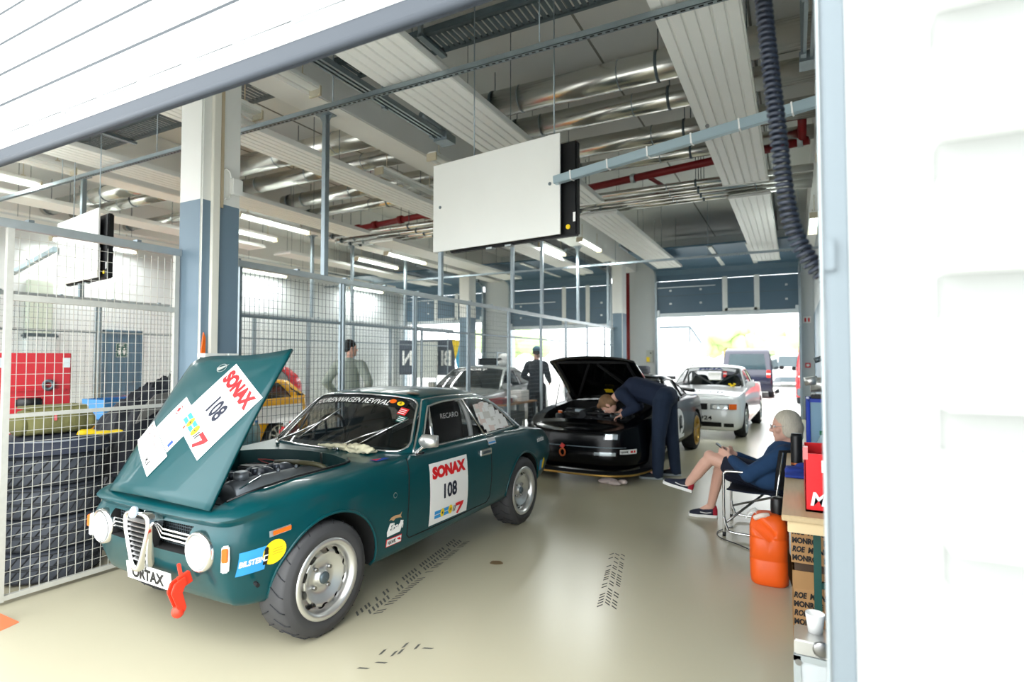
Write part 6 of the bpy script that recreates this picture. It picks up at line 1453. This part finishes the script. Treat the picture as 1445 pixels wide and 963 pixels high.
def van(name, label, loc, rz, paint, H, W, L, rear=True, lower=None, side=True):
    T = thing(name, label, 'van', loc, rz); w = W/2
    prof = [(.12, .25), (.0, .35), (-.02, .60), (.0, .95), (.10, 1.10), (.22, H-.14), (.32, H-.03), (.5, H), (L-1.3, H), (L-1.0, H-.08), (L-.75, 1.12), (L-.15, .95), (L, .7), (L, .35), (L-.1, .25)]
    rows = []
    for x, k in ((-w, .0), (-w, .0), (-w*.9, 1), (w*.9, 1), (w, 0), (w, 0)):
        rows.append([(x*(1-.16*max(0, (zz-.95))/(H-.95)*(1 if abs(x) > .5*w else 0)), y, zz) for y, zz in prof])
    b = MB().loft(rows); b.add(rows[0], [tuple(range(len(prof)))]); b.add(rows[-1], [tuple(range(len(prof)))])
    body = b.build('body', paint, T, bevel=.03)
    gl = mat('van_glass', (60, 78, 84), .05, alpha=.75, spec=.8)
    # rear window, tail lamps, bumper, plate
    ry = lambda zz: .10+(zz-1.10)*(.12)/(H-.14-1.10)
    b = MB().add([(-w*.74, ry(1.12)-.012, 1.12), (w*.74, ry(1.12)-.012, 1.12), (w*.66, ry(H-.2)-.012, H-.2), (-w*.66, ry(H-.2)-.012, H-.2)], [(0, 1, 2, 3)]); ro = b.build('rear_window', gl, T); ro.modifiers.new('so', 'SOLIDIFY').thickness = .01
    for s in (-1, 1):
        MB().bb((s*w*.84-.07, -.03, .80), (s*w*.84+.07, .05, 1.10)).build('tail_lamp', mat('lamp_red', (220, 44, 36), .3), T, bevel=.01)
        MB().bb((s*w*.84-.07, -.034, .92), (s*w*.84+.07, .04, .97)).build('reverse_lamp', M['white'], T)
        wl = [wheel(T, s*(w-.12), y, .33, s, .33, .22, .2, 'far', (M['dark_rubber'], M['alu'])) for y in (.85, L-.8)]
        MB().box((s*(w+.10), L-1.05, 1.15), (.2, .1, .16)).build('door_mirror', M['black_plastic'], T, bevel=.03)
        if not side: continue
        g = MB().add([(s*(w+.004)*(1-.16*.05), L-1.05, 1.12), (s*(w+.004)*(1-.16*.05), .35, 1.12), (s*(w-.11), .40, H-.2), (s*(w-.11), L-1.12, H-.2)], [(0, 1, 2, 3)]); g.build('side_window', gl, T).modifiers.new('so', 'SOLIDIFY').thickness = .01
    MB().bb((-w*.96, -.09, .30), (w*.96, .08, .56)).build('bumper', lower or paint, T, bevel=.03)
    MB().bb((-.26, -.04, .60), (.26, -.02, .71)).build('number_plate', M['white'], T); MB().cyl((0, -.04, .86), (0, -.01, .86), .06).build('tailgate_badge', M['steel'], T)
    b = MB().add([(-w*.78, L-.78, 1.14), (w*.78, L-.78, 1.14), (w*.68, L-1.02, H-.14), (-w*.68, L-1.02, H-.14)], [(0, 1, 2, 3)]).xf(Matrix.Translation((0, .012, .01))); b.build('windscreen', gl, T).modifiers.new('so', 'SOLIDIFY').thickness = .01
    b = MB().bb((-w*.5, L-.01, .55), (w*.5, L+.02, .72)); b.build('front_grille', M['black_matt'], T)
    for s in (-1, 1): MB().bb((s*w*.7-.14, L-.06, .68), (s*w*.7+.14, L-.0, .84)).build('headlight', M['chrome'], T, bevel=.02)
    return T
van('dark_van', 'dark blue passenger van seen from behind outside the open back door', (-1.72, 23.7, 0), R(-2), mat('paint_navy', (26, 28, 50), .2, coat=.6), 1.93, 1.9, 4.9)
T = van('camper_van', 'white camper van with a raised grey-edged awning outside the back door', (-5.3, 32.5, 0), R(176), white, 2.3, 2.0, 5.0, side=False)
b = MB().prism([(0, 0), (1.9, .0), (2.0, .08), (.0, .08)], (-1.0, .6, 3.1), (1, 0, 0), (0, 0, 1), (0, 3.6, 0)); b.build('awning_roof', mat('awning_white', (236, 238, 238), .6), T)
b = MB().bar((-1.0, 4.2, 2.35), (-1.0, 4.2, 3.14), .06).bar((-1.0, 4.22, 3.14), (1.0, 4.22, 3.14), .06, .10).bar((-1.0, 4.2, 3.14), (-1.55, 4.2, 2.3), .08); b.build('awning_frame', M['galv_dark'], T)
MB().bb((-.98, .7, 2.28), (.98, 4.1, 3.1)).build('pop_up_tent', MATS['awning_white'], T, bevel=.02)
van('red_van', 'red van with grey bumper just showing beside the right edge of the back door', (.98, 20.6, 0), R(-1), MATS['paint_red'], 2.2, 1.95, 5.0, lower=M['galv_dark'])
van('white_van', 'small white van with red tail lamps far outside the back door', (-.2, 33.5, 0), R(-2), white, 1.9, 1.8, 4.6, lower=M['galv_dark'])
# ---------------------------------------------------------------- things behind the left fence
def loose_tyre(name, loc, Ro, Ri, w, label, grp):
    t = thing(name, label, 'tyre', loc, random.uniform(0, 3), grp); h = w/2
    MB().lathe([(Ri, -h*.8), (Ri+.02, -h), (Ro-.05, -h), (Ro-.015, -h*.9), (Ro, -h*.7), (Ro, h*.7), (Ro-.015, h*.9), (Ro-.05, h), (Ri+.02, h), (Ri, h*.8), (Ri, -h*.8)], (0, 0, h), (0, 0, 1), 48).build('tyre_body', M['tyre'], t)
    b = MB()
    for k in range(30):
        a = 2*PI*k/30
        for z0, z1 in ((-.75, -.08), (.08, .75)): b.tube([((Ro+.001)*math.cos(a+q*.09), (Ro+.001)*math.sin(a+q*.09), h+h*(z0+(z1-z0)*q/2)) for q in range(3)], .005, n=4)
    for z in (-.05, .05, .8, -.8): b.lathe([(Ro+.001, h+h*z-.004), (Ro+.002, h+h*z), (Ro+.001, h+h*z+.004)], (0, 0, 0), (0, 0, 1), 40)
    b.build('tread_groove', M['dark_rubber'], t)
    return t
for k in range(4):
    loose_tyre('loose_tyre', (-4.74+.012*(k % 2), 2.04, .003+k*.214), .30, .19, .212, 'black slick-patterned tyre in the stack behind the nearest fence, %s' % ('bottom one', 'second from the floor', 'third from the floor', 'top one under the dark cover')[k], 'tyres stacked behind the nearest fence')
for k in range(3):
    loose_tyre('loose_tyre', (-4.82, 2.72, .003+k*.204), .29, .19, .2, 'dark tyre in the stack behind the bonnet and fence, %s' % ('bottom one', 'middle one', 'top one under the grey sheet')[k], 'tyres stacked behind the bonnet')
def drape(name, c, rx, ry, z0, h, m, label, seed, cat, vox=.014, lumps=6, sc=1):
    t = thing(name, label, cat, c); random.seed(seed); b = MB()
    b.sph((0, 0, z0), (rx, ry, .07), n=12)
    for k in range(lumps): b.sph((random.uniform(-rx, rx)*.55, random.uniform(-ry, ry)*.55, z0+random.uniform(0, h)*.8), (rx*random.uniform(.3, .6), ry*random.uniform(.3, .6), h*random.uniform(.25, .55)), n=10)
    o = b.build('cloth', m, t); remesh(o, vox, 4)
    for v in o.data.vertices: v.co += v.normal*.018*noise.noise(v.co*9)+v.normal*.008*noise.noise(v.co*23)
    return t
cb = mat('cloth_black', (30, 33, 42), .75, var=.3, scale=7, bump=.5, bscale=10); cg = mat('cloth_grey', (124, 126, 132), .8, var=.12, scale=6, bump=.4, bscale=9)
t = thing('tyre_cover', 'dark blue-black cover sheet lying on top of the nearest tyre stack', 'cover', (-4.74, 2.04, .862))
rows = [[((.02+.30*q)*math.cos(a)*(1.03+.02*math.sin(5*a)), (.02+.30*q)*math.sin(a)*(1.03+.02*math.sin(5*a)), z) for a in [2*PI*k/40 for k in range(40)]] for q, z in ((0, .11), (.5, .112), (.9, .105), (1.0, .085), (1.04, .04), (1.05, .0))]
b = MB().loft(rows, cu=True); b.add(rows[0], [tuple(range(40))]); b.lathe([(.325, .083), (.332, .089), (.325, .095)], n=40, m=1); b.build('cover_sheet', [mat('cover_navy', (44, 50, 66), .6, var=.2, bump=.4, bscale=12), mat('seam_grey', (150, 156, 164), .6)], t)
t = thing('canvas_bag', 'olive canvas holdall with pink tag on the nearest covered tyre stack', 'bag', (-4.74, 2.04, .976), R(88))
ol = mat('canvas_olive', (132, 130, 84), .9, var=.12, scale=10, bump=.4, bscale=60)
rows = []
for x, w, h in ((-.22, .07, .13), (-.21, .105, .17), (-.1, .12, .195), (.1, .12, .195), (.21, .105, .17), (.22, .07, .13)):
    rows.append([(x*.82, w*math.copysign(abs(math.cos(a))**.5, math.cos(a)), h/2+h/2*math.copysign(abs(math.sin(a))**.5, math.sin(a))) for a in [2*PI*k/24 for k in range(24)]])
b = MB().loft(rows, cu=True); b.add(rows[0], [tuple(range(24))]); b.add(rows[-1], [tuple(range(24))]); b.build('bag_body', ol, t)
b = MB(); b.box((0, 0, .19), (.34, .20, .02)); b.box((0, -.122, .165), (.34, .008, .05)); b.build('bag_flap', ol, t, bevel=.006)
for s in (-1, 1): MB().sph((s*.20, -.02, .075), (.05, .09, .075), n=10).build('side_pocket', ol, t)
MB().bb((-.04, -.132, .10), (-.025, -.126, .16)).build('zip_tag', mat('tag_pink', (240, 110, 120), .5), t)
t = thing('fabric_heap', 'black fabric heap leaning behind the raised green bonnet', 'fabric heap', (-4.86, 2.80, .618)); rows = []
for j in range(46):
    v = -1+j/22.5; row = []
    for i in range(34):
        u = -1+i/16.5; q = V((u*2.1, v*2.6, 3.3)); e_ = max(0, 1-max(abs(u), abs(v))**5)
        ridge = 1-abs(noise.noise(q))*2.2; fold = 1-abs(noise.noise(q*2.7+V((4, 1, 0))))*2
        hgt = (.40+.30*(v+.55)*(v < .6)+(.28 if v >= .6 else 0)*1.0+.09*ridge+.035*fold)*e_
        row.append((u*.30+.03*noise.noise(q*1.9), v*.44+.03*noise.noise(q*1.7+V((9, 0, 0))), .0+max(0, hgt)))
    rows.append(row)
b = MB().loft(rows); b.add([rows[0][0], rows[0][-1], rows[-1][-1], rows[-1][0]], [(0, 1, 2, 3)]); b.build('cloth', cb, t)
t = thing('folded_seat_pad', 'grey flat pad standing on the black fabric heap', 'pad', (-4.60, 2.66, 1.00), R(8)); MB().prism([(-.16, 0), (.18, .16), (.20, .24), (.0, .22), (-.10, .12)], (0, 0, 0), (0, 1, 0), (0, 0, 1), (.025, 0, 0)).build('pad', mat('pad_grey', (112, 110, 106), .9), t, bevel=.006)
t = thing('yellow_glove', 'yellow work glove on the edge of the dark tyre cover behind the fence', 'glove', (-4.50, 2.24, .97), R(80))
b = MB(); b.sph((0, 0, .0), (.07, .045, .016), n=8)
for k in range(4): b.cap((.05, -.03+k*.02, .0), (.115, -.036+k*.024, .004), .011, .009, n=6)
b.cap((.0, .04, 0), (.05, .075, 0), .012, .01, n=6); b.cap((-.06, 0, 0), (-.12, 0, .004), .034, .032, n=8); o = b.build('glove', M['yellow'], t); remesh(o, .006, 3)
t = thing('red_tool_cabinet', 'tall red tool cabinet with hooks behind the left fence', 'cabinet', (-6.95, 2.82, 0), R(62)); t.scale = (.87, .87, 1)
cr_ = mat('cabinet_red', (186, 20, 36), .4)
b = MB().bb((-.34, -.03, .85), (.34, .03, 1.57)).bb((-.30, -.06, 1.18), (.30, -.03, 1.20)); b.build('back_panel', cr_, t, bevel=.006)
MB().bb((-.32, -.32, .08), (.32, .06, .85)).build('cabinet_body', cr_, t, bevel=.01)
for k in range(4): d_ = MB().bb((-.30, -.336, .12+k*.18), (.30, -.32, .28+k*.18)).build('drawer', cr_, t, bevel=.004); MB().bb((-.25, -.35, .25+k*.18), (.25, -.336, .265+k*.18)).build('drawer_handle', M['alu'], d_)
for x in (-.28, .28):
    for y in (-.26, .0): MB().cyl((x-.015, y, .04), (x+.015, y, .04), .04, n=14).build('castor', M['black_plastic'], t)
for x in (-.3, .3): MB().bb((x-.035, -.04, 1.42), (x+.035, -.03, 1.52)).build('corner_plate', M['galv_light'], t)
b = MB(); b.lathe([(.06, -.02), (.06, .02), (.03, .02), (.03, -.02), (.06, -.02)], (.14, -.055, 1.24), (0, 1, 0), 20); b.build('tape_roll', M['galv_dark'], t)
t = thing('power_tool', 'black power tool standing on the red tool cabinet', 'tool', (-6.80, 2.73, .851), R(62)); b = MB().cyl((-.1, 0, .22), (.1, 0, .22), .05).bar((.05, 0, .2), (.06, 0, .04), .05, .06).box((.06, 0, .04), (.1, .09, .08)); b.build('tool_body', M['black_plastic'], t, bevel=.012)
t = thing('wall_cabinet', 'pale grey wall cabinet with pale duct above it left of the toilet door', 'cabinet', (XL+.001, 5.0, .9))
MB().bb((0, 0, 0), (.2, .45, 1.05)).build('cabinet_body', mat('pale_grey', (206, 214, 214), .5), t, bevel=.01); MB().bb((.0, .03, 1.05), (.16, .40, 2.1)).build('duct', mat('pale_green', (196, 206, 192), .6), t, bevel=.01); MB().bb((.01, -.04, 1.0), (.2, .5, 1.1)).build('cable_bundle', M['galv_dark'], t, bevel=.03)
t = thing('blue_crate', 'light blue plastic crate on a bench behind the red jack', 'crate', (-6.3, 3.35, .90)); b = MB().bb((-.2, -.3, 0), (.2, .3, .012)).bb((-.2, -.3, 0), (-.185, .3, .2)).bb((.185, -.3, 0), (.2, .3, .2)).bb((-.2, -.3, 0), (.2, -.285, .2)).bb((-.2, .285, 0), (.2, .3, .2)); b.build('crate_body', mat('crate_light', (70, 140, 200), .4), t, bevel=.004)
t = thing('work_bench', 'dark work bench under the light blue crate', 'bench', (-6.3, 3.55, .12)); MB().bb((-.3, -.55, .73), (.3, .55, .778)).build('bench_top', M['galv_dark'], t, bevel=.004)
for x in (-.26, .26):
    for y in (-.5, .5): MB().bb((x-.02, y-.02, -.12), (x+.02, y+.02, .73)).build('leg', M['galv_dark'], t)
t = thing('trolley_jack', 'red trolley jack standing on the bench beside the light blue crate', 'jack', (-6.2, 3.98, .899), R(30))
b = MB().bb((-.05, -.3, .03), (-.03, .3, .12)).bb((.03, -.3, .03), (.05, .3, .12)).bar((0, .28, .1), (0, -.2, .22), .05, .04).cyl((0, -.2, .2), (0, -.2, .26), .05); b.build('jack_body', M['red'], t, bevel=.004)
for y in (-.25, .25): MB().cyl((-.07, y, .03), (.07, y, .03), .03, n=14).build('jack_wheel', M['steel'], t)
MB().tube([(0, .28, .1), (0, .5, .3)], .014).build('jack_handle', M['red'], t)
# water bottles on a crate just behind the bonnet
t = thing('wooden_crate', 'wooden crate carrying water bottles behind the near column', 'crate', (-4.68, 3.50, 0)); b = MB()
for k in range(5):
    for s in (-1, 1): b.bb((s*.2-.01, -.3, .03+k*.125), (s*.2+.01, .3, .13+k*.125)); b.bb((-.2, s*.3-.01, .03+k*.125), (.2, s*.3+.01, .13+k*.125))
b.bb((-.21, -.31, .63), (.21, .31, .645))
for x in (-.18, .18):
    for y in (-.28, .28): b.bb((x-.02, y-.02, 0), (x+.02, y+.02, .63))
b.build('crate_body', mat('crate_wood', (120, 86, 58), .8, var=.15), t)
bm_ = mat('pet_bottle', (150, 204, 214), .05, alpha=.55)
k = 0; b0 = None
for iy in range(4):
    for ix in range(2):
        t = thing('water_bottle', 'clear blue-tinted water bottle in the pack behind the raised bonnet', 'bottle', (-4.62+ix*.085-.06, 3.36+iy*.085, .646), 0, 'water bottles on the wooden crate')
        MB().lathe([(.001, 0), (.036, 0), (.038, .02), (.035, .07), (.038, .1), (.035, .13), (.038, .17), (.03, .215), (.013, .245), (.013, .26)], n=18).build('bottle', bm_, t); MB().lathe([(.015, .255), (.015, .275), (.001, .275)], n=14).build('cap', mat('cap_blue2', (40, 110, 170), .4), t)
t = thing('red_fuel_can', 'red fuel can with white side on the floor trolley behind the green windscreen', 'fuel can', (-4.75, 4.15, .56)); b = MB().bb((-.08, -.10, 0), (.08, .10, .24)); b.build('can_body', M['red'], t, bevel=.03, seg=3); MB().cyl((0, -.05, .24), (0, -.05, .28), .03).build('cap', M['white'], t); MB().tube(crom([(0, .08, .235), (0, .06, .28), (0, .0, .28), (0, -.01, .235)], 4), .012).build('handle', M['red'], t)
t = thing('parts_trolley', 'grey parts trolley under the red fuel can', 'trolley', (-4.78, 4.22, 0)); MB().bb((-.22, -.35, .53), (.22, .35, .558)).bb((-.22, -.35, .14), (.22, .35, .16)).build('shelf', M['galv'], t, bevel=.004)
for x in (-.2, .2):
    for y in (-.33, .33): MB().bb((x-.015, y-.015, .0), (x+.015, y+.015, .54)).build('leg', M['galv'], t)

# ---------------------------------------------------------------- beyond: middle box table, banner, boards, fixtures by the back doors
t = thing('parts_table', 'folding table with wooden top behind the fence beyond the green car tail', 'table', (-4.63, 9.05, 0)); MB().bb((-.21, -.65, .70), (.21, .65, .73)).build('tabletop', mat('wood_brown', (150, 112, 76), .6, var=.1), t, bevel=.004)
for x in (-.18, .18):
    for y in (-.6, .6): MB().bb((x-.02, y-.02, 0), (x+.02, y+.02, .70)).build('leg', M['galv_dark'], t)
t = thing('dark_flight_case', 'dark green case under the parts table', 'case', (-4.63, 8.9, .001)); MB().bb((-.15, -.4, 0), (.15, .4, .55)).build('case_body', mat('case_dark', (28, 40, 38), .6), t, bevel=.01); MB().prism([(-.2, .1), (-.05, .1), (-.05, .45)], (.152, 0, 0), (0, 1, 0), (0, 0, 1), (.004, 0, 0)).prism([(.1, .05), (.35, .05), (.3, .4)], (.152, 0, 0), (0, 1, 0), (0, 0, 1), (.004, 0, 0)).build('white_markings', M['paper'], t)
t = thing('paper_roll', 'white paper roll lying on the parts table', 'paper roll', (-4.55, 8.85, .795)); MB().cyl((0, -.15, 0), (0, .15, 0), .062).build('roll', M['paper'], t)
t = thing('white_box', 'white carton on the parts table behind the fence', 'carton', (-4.60, 9.3, .731)); MB().bb((-.12, -.16, 0), (.12, .16, .2)).build('box_body', M['paper'], t, bevel=.004)
t = thing('red_folder', 'red flat case on the parts table next to the paper roll', 'case', (-4.62, 8.6, .731)); MB().bb((-.14, -.2, 0), (.14, .2, .09)).build('case_body', M['dark_red'], t, bevel=.01)
t = thing('hanging_banner', 'dark grey banner seen from its back with mirrored white letters in the far box', 'banner', (-11.2, 15.45, 0))
b = MB().bb((-1.15, 0, .98), (1.18, .008, 2.18)); bo_ = b.build('banner_sheet', mat('banner_grey', (66, 72, 84), .7), t)
f = lambda a, c: V((1.0-a, -.004, 1.0+c)); g = MB()
text(g, 'BI', f, -.02, .3, .40, .52, 0, .03); text(g, 'STEIN', f, .50, .3, 1.5, .52, 0, .03); g.build('banner_lettering', M['paper'], bo_)
b = MB()
for x in (-1.1, -.4, .3, 1.1): b.cyl((x, .004, 2.14), (x, .004, 3.6), .006, n=6).next()
b.build('cord', M['galv_dark'], t)
t = thing('white_board', 'pale board standing in front of the banner middle', 'board', (-10.95, 15.1, 0)); MB().bb((-.45, 0, .9), (.45, .03, 2.1)).build('board', mat('board_pale', (206, 210, 204), .6), t)
for x in (-.4, .4): MB().bb((x-.02, .0, 0), (x+.02, .03, .9)).build('leg', M['galv'], t)
t = thing('shop_counter', 'white low counter with dark drawers under the banner', 'counter', (-11.3, 14.6, 0)); MB().bb((-1.2, -.25, .55), (1.1, .25, .6)).build('counter_top', M['paper'], t); MB().bb((-1.15, -.22, 0), (1.05, .22, .55)).build('counter_body', M['paper'], t)
for k in range(4): MB().bb((-1.0+k*.5, -.24, .1), (-.65+k*.5, -.22, .48)).build('drawer', M['galv_dark'], t)
t = thing('beach_flag', 'yellow and blue pennant standing left of the far column', 'flag', (-9.72, 15.3, 0)); MB().cyl((0, 0, 0), (0, 0, 2.2), .012).build('pole', M['steel'], t)
MB().prism([(-.32, 2.15), (.0, 2.15), (-.18, 1.5)], (0, -.01, 0), (1, 0, 0), (0, 0, 1), (0, .006, 0)).build('yellow_cloth', M['yellow'], t); MB().prism([(0, 2.15), (.06, 2.15), (.06, .95), (-.05, .95), (-.18, 1.5)], (0, -.01, 0), (1, 0, 0), (0, 0, 1), (0, .006, 0)).build('blue_cloth', mat('flag_blue', (60, 170, 214), .6), t)
t = thing('mesh_trolley', 'tall black mesh trolley against the white pier between the back doors', 'trolley', (-8.5, 15.2, 0)); b = MB()
for x in (-.34, .34):
    for y in (-.25, .25): b.bb((x-.015, y-.015, .1), (x+.015, y+.015, 1.75))
for z_ in (.15, .7, 1.25, 1.72): b.bb((-.34, -.25, z_-.01), (.34, .25, z_+.01))
b.build('frame', M['galv'], t); MB().bb((-.32, -.24, .16), (.32, .24, 1.55)).build('net', M['black_matt'], t)
for x in (-.3, .3):
    for y in (-.2, .2): MB().cyl((x-.02, y, .05), (x+.02, y, .05), .05, n=12).build('castor', M['black_plastic'], t)
t = thing('sprinkler_riser', 'red vertical pipe beside the far blue and white column', 'pipe', (-4.27, 15.7, 0)); MB().cyl((0, 0, 0), (0, 0, 4.0), .05).build('pipe_run', M['dark_red'], t)
t = thing('control_box', 'grey door control box with yellow front left of the open back door', 'control box', (-3.72, 15.999, 1.42)); MB().bb((-.09, -.07, 0), (.09, 0, .36)).build('box', mat('box_grey', (186, 190, 182), .5), t, bevel=.006); MB().bb((-.085, -.075, .02), (.01, -.07, .16)).build('yellow_front', M['yellow'], t); MB().cyl((.04, -.08, .27), (.04, -.07, .27), .022).build('button', M['black_plastic'], t)
t = thing('fire_alarm', 'small red fire alarm call point right of the open back door', 'fire alarm', (.29, 15.999, 1.30)); MB().bb((-.06, -.04, 0), (.06, 0, .12)).build('box', M['red'], t, bevel=.004); MB().bb((-.035, -.043, .03), (.035, -.04, .09)).build('glass', M['paper'], t)
t = thing('fire_sign', 'small white and red fire sign high on the wall right of the back door', 'sign', (.29, 15.999, 2.44)); MB().bb((-.09, -.01, 0), (.09, 0, .17)).build('board', M['paper'], t); MB().bb((-.06, -.013, .03), (-.02, -.01, .13)).bb((.02, -.013, .03), (.06, -.01, .13)).build('symbol', M['red'], t)
for k in range(6): loose_tyre('loose_tyre', (-3.86, 15.3, .003+k*.222), .30, .19, .22, 'dark tyre in the tall stack beside the open back door, %s' % ('bottom one', 'second from the floor', 'third from the floor', 'third from the top', 'second from the top', 'topmost')[k], 'tyres stacked beside the back door')
# rags, floor marks
t = thing('rag', 'crumpled white rag on the floor before the black car', 'rag', (-1.99, 6.55, .0)); b = MB(); random.seed(12)
for k in range(9): b.sph((random.uniform(-.13, .13), random.uniform(-.08, .08), random.uniform(.02, .05)), (random.uniform(.04, .09), random.uniform(.03, .06), random.uniform(.02, .035)), n=8)
o = b.build('cloth', mat('rag_pink', (206, 190, 184), .9, var=.1), t); remesh(o, .009, 3)
t = thing('dash_cloth', 'cream cloth lying at the foot of the green car windscreen', 'cloth', (-2.73, 2.90, .868)); b = MB(); random.seed(3)
for k in range(22): b.sph((random.uniform(-.22, .2), random.uniform(-.03, .02)+.01, random.uniform(.012, .04)), (random.uniform(.04, .08), random.uniform(.015, .03), random.uniform(.010, .022)), n=8)
o = b.build('cloth', mat('cloth_cream', (216, 210, 180), .9, var=.08), t); remesh(o, .006, 2)
for v in o.data.vertices: v.co += v.normal*.012*noise.noise(v.co*30)
t = thing('floor_wedge', 'small orange wedge on the floor at the bottom left corner', 'wedge', (-4.02, 1.50, 0), R(20)); MB().prism([(-.13, 0), (.08, 0), (-.1, .06)], (0, -.06, 0), (1, 0, 0), (0, 0, 1), (0, .12, 0)).build('wedge', mat('wedge_orange', (240, 120, 80), .5), t, bevel=.006)
def tread(name, p, q, w, label, seed, n=60, keep=.8):
    t = tag(MB().add([(0, 0, 0)], []) and None or bpy.data.objects.new(name, None), label, 'tyre mark'); COL.objects.link(t); random.seed(seed)
    p, q = V((*p, .0012)), V((*q, .0012)); d = q-p; L = d.length; d.normalize(); a = V((-d.y, d.x, 0)); b = MB()
    for k in range(int(L/.042)):
        for s in (-1, 0, 1):
            if random.random() > keep: continue
            c = p+d*(k*.042+random.uniform(-.004, .004))+a*(s*w*.33); sl = .020*(1 if s >= 0 else -1)
            b.add([c-a*w*.12-d*(.010+sl), c+a*w*.12-d*(.010-sl), c+a*w*.12+d*(.008+sl), c-a*w*.12+d*(.008-sl)], [(0, 1, 2, 3)])
    b.build('tread_print', mat('mark_black', (84, 84, 78), .7), t)
tread('tyre_mark', (-2.27, 2.55), (-2.50, 4.0), .17, 'dark tread print on the floor beside the green car sill', 2, keep=.85)
tread('tyre_mark', (-1.24, 4.2), (-1.03, 3.25), .13, 'faint tread print on the floor in the open middle of the box', 4, keep=.7)
tread('tyre_mark', (-1.95, 2.10), (-1.72, 2.5), .14, 'broken tread print on the floor near the bottom edge', 6, keep=.35)
t = thing('floor_stain', 'small brown stain on the floor between the green car and the fuel can', 'stain', (-1.99, 3.63, .001)); b = MB(); b.add([(.05*(1+.12*math.sin(3*a+1))*math.cos(a), .04*(1+.12*math.sin(2*a))*math.sin(a), 0) for a in [2*PI*k/40 for k in range(40)]], [tuple(range(40))]); b.build('stain', mat('stain_brown', (120, 100, 70), .5), t)
# trees beyond the paddock
lf = mat('foliage_hazed', (176, 196, 140), .8, var=.2, scale=1.5)  # leaf colour paled, with the haze of the glare painted into it
for k, (x, y, r) in enumerate(((-6.5, 62, 3.2), (4.5, 70, 3.6), (-1.5, 78, 3.4), (-34, 66, 4))):
    t = thing('paddock_tree', 'haze-paled leafy tree far beyond the vans, %s' % ('nearest the camper', 'right of the dark van', 'behind the dark van', 'far off beyond the middle back door')[k], 'tree', (x, y, 0)); random.seed(k)
    b = MB()
    for q in range(26):
        c = V((random.gauss(0, .5)*r, random.gauss(0, .4)*r, 2.2+random.random()*r*.75)); b.sph(c, random.uniform(.3, .55)*r*.7, n=6)
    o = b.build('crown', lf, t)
    for v in o.data.vertices: v.co += V(v.normal)*.35*noise.noise(v.co*1.7)
    MB().cyl((0, 0, 0), (0, 0, 3), .2).build('trunk', M['wood'], t)
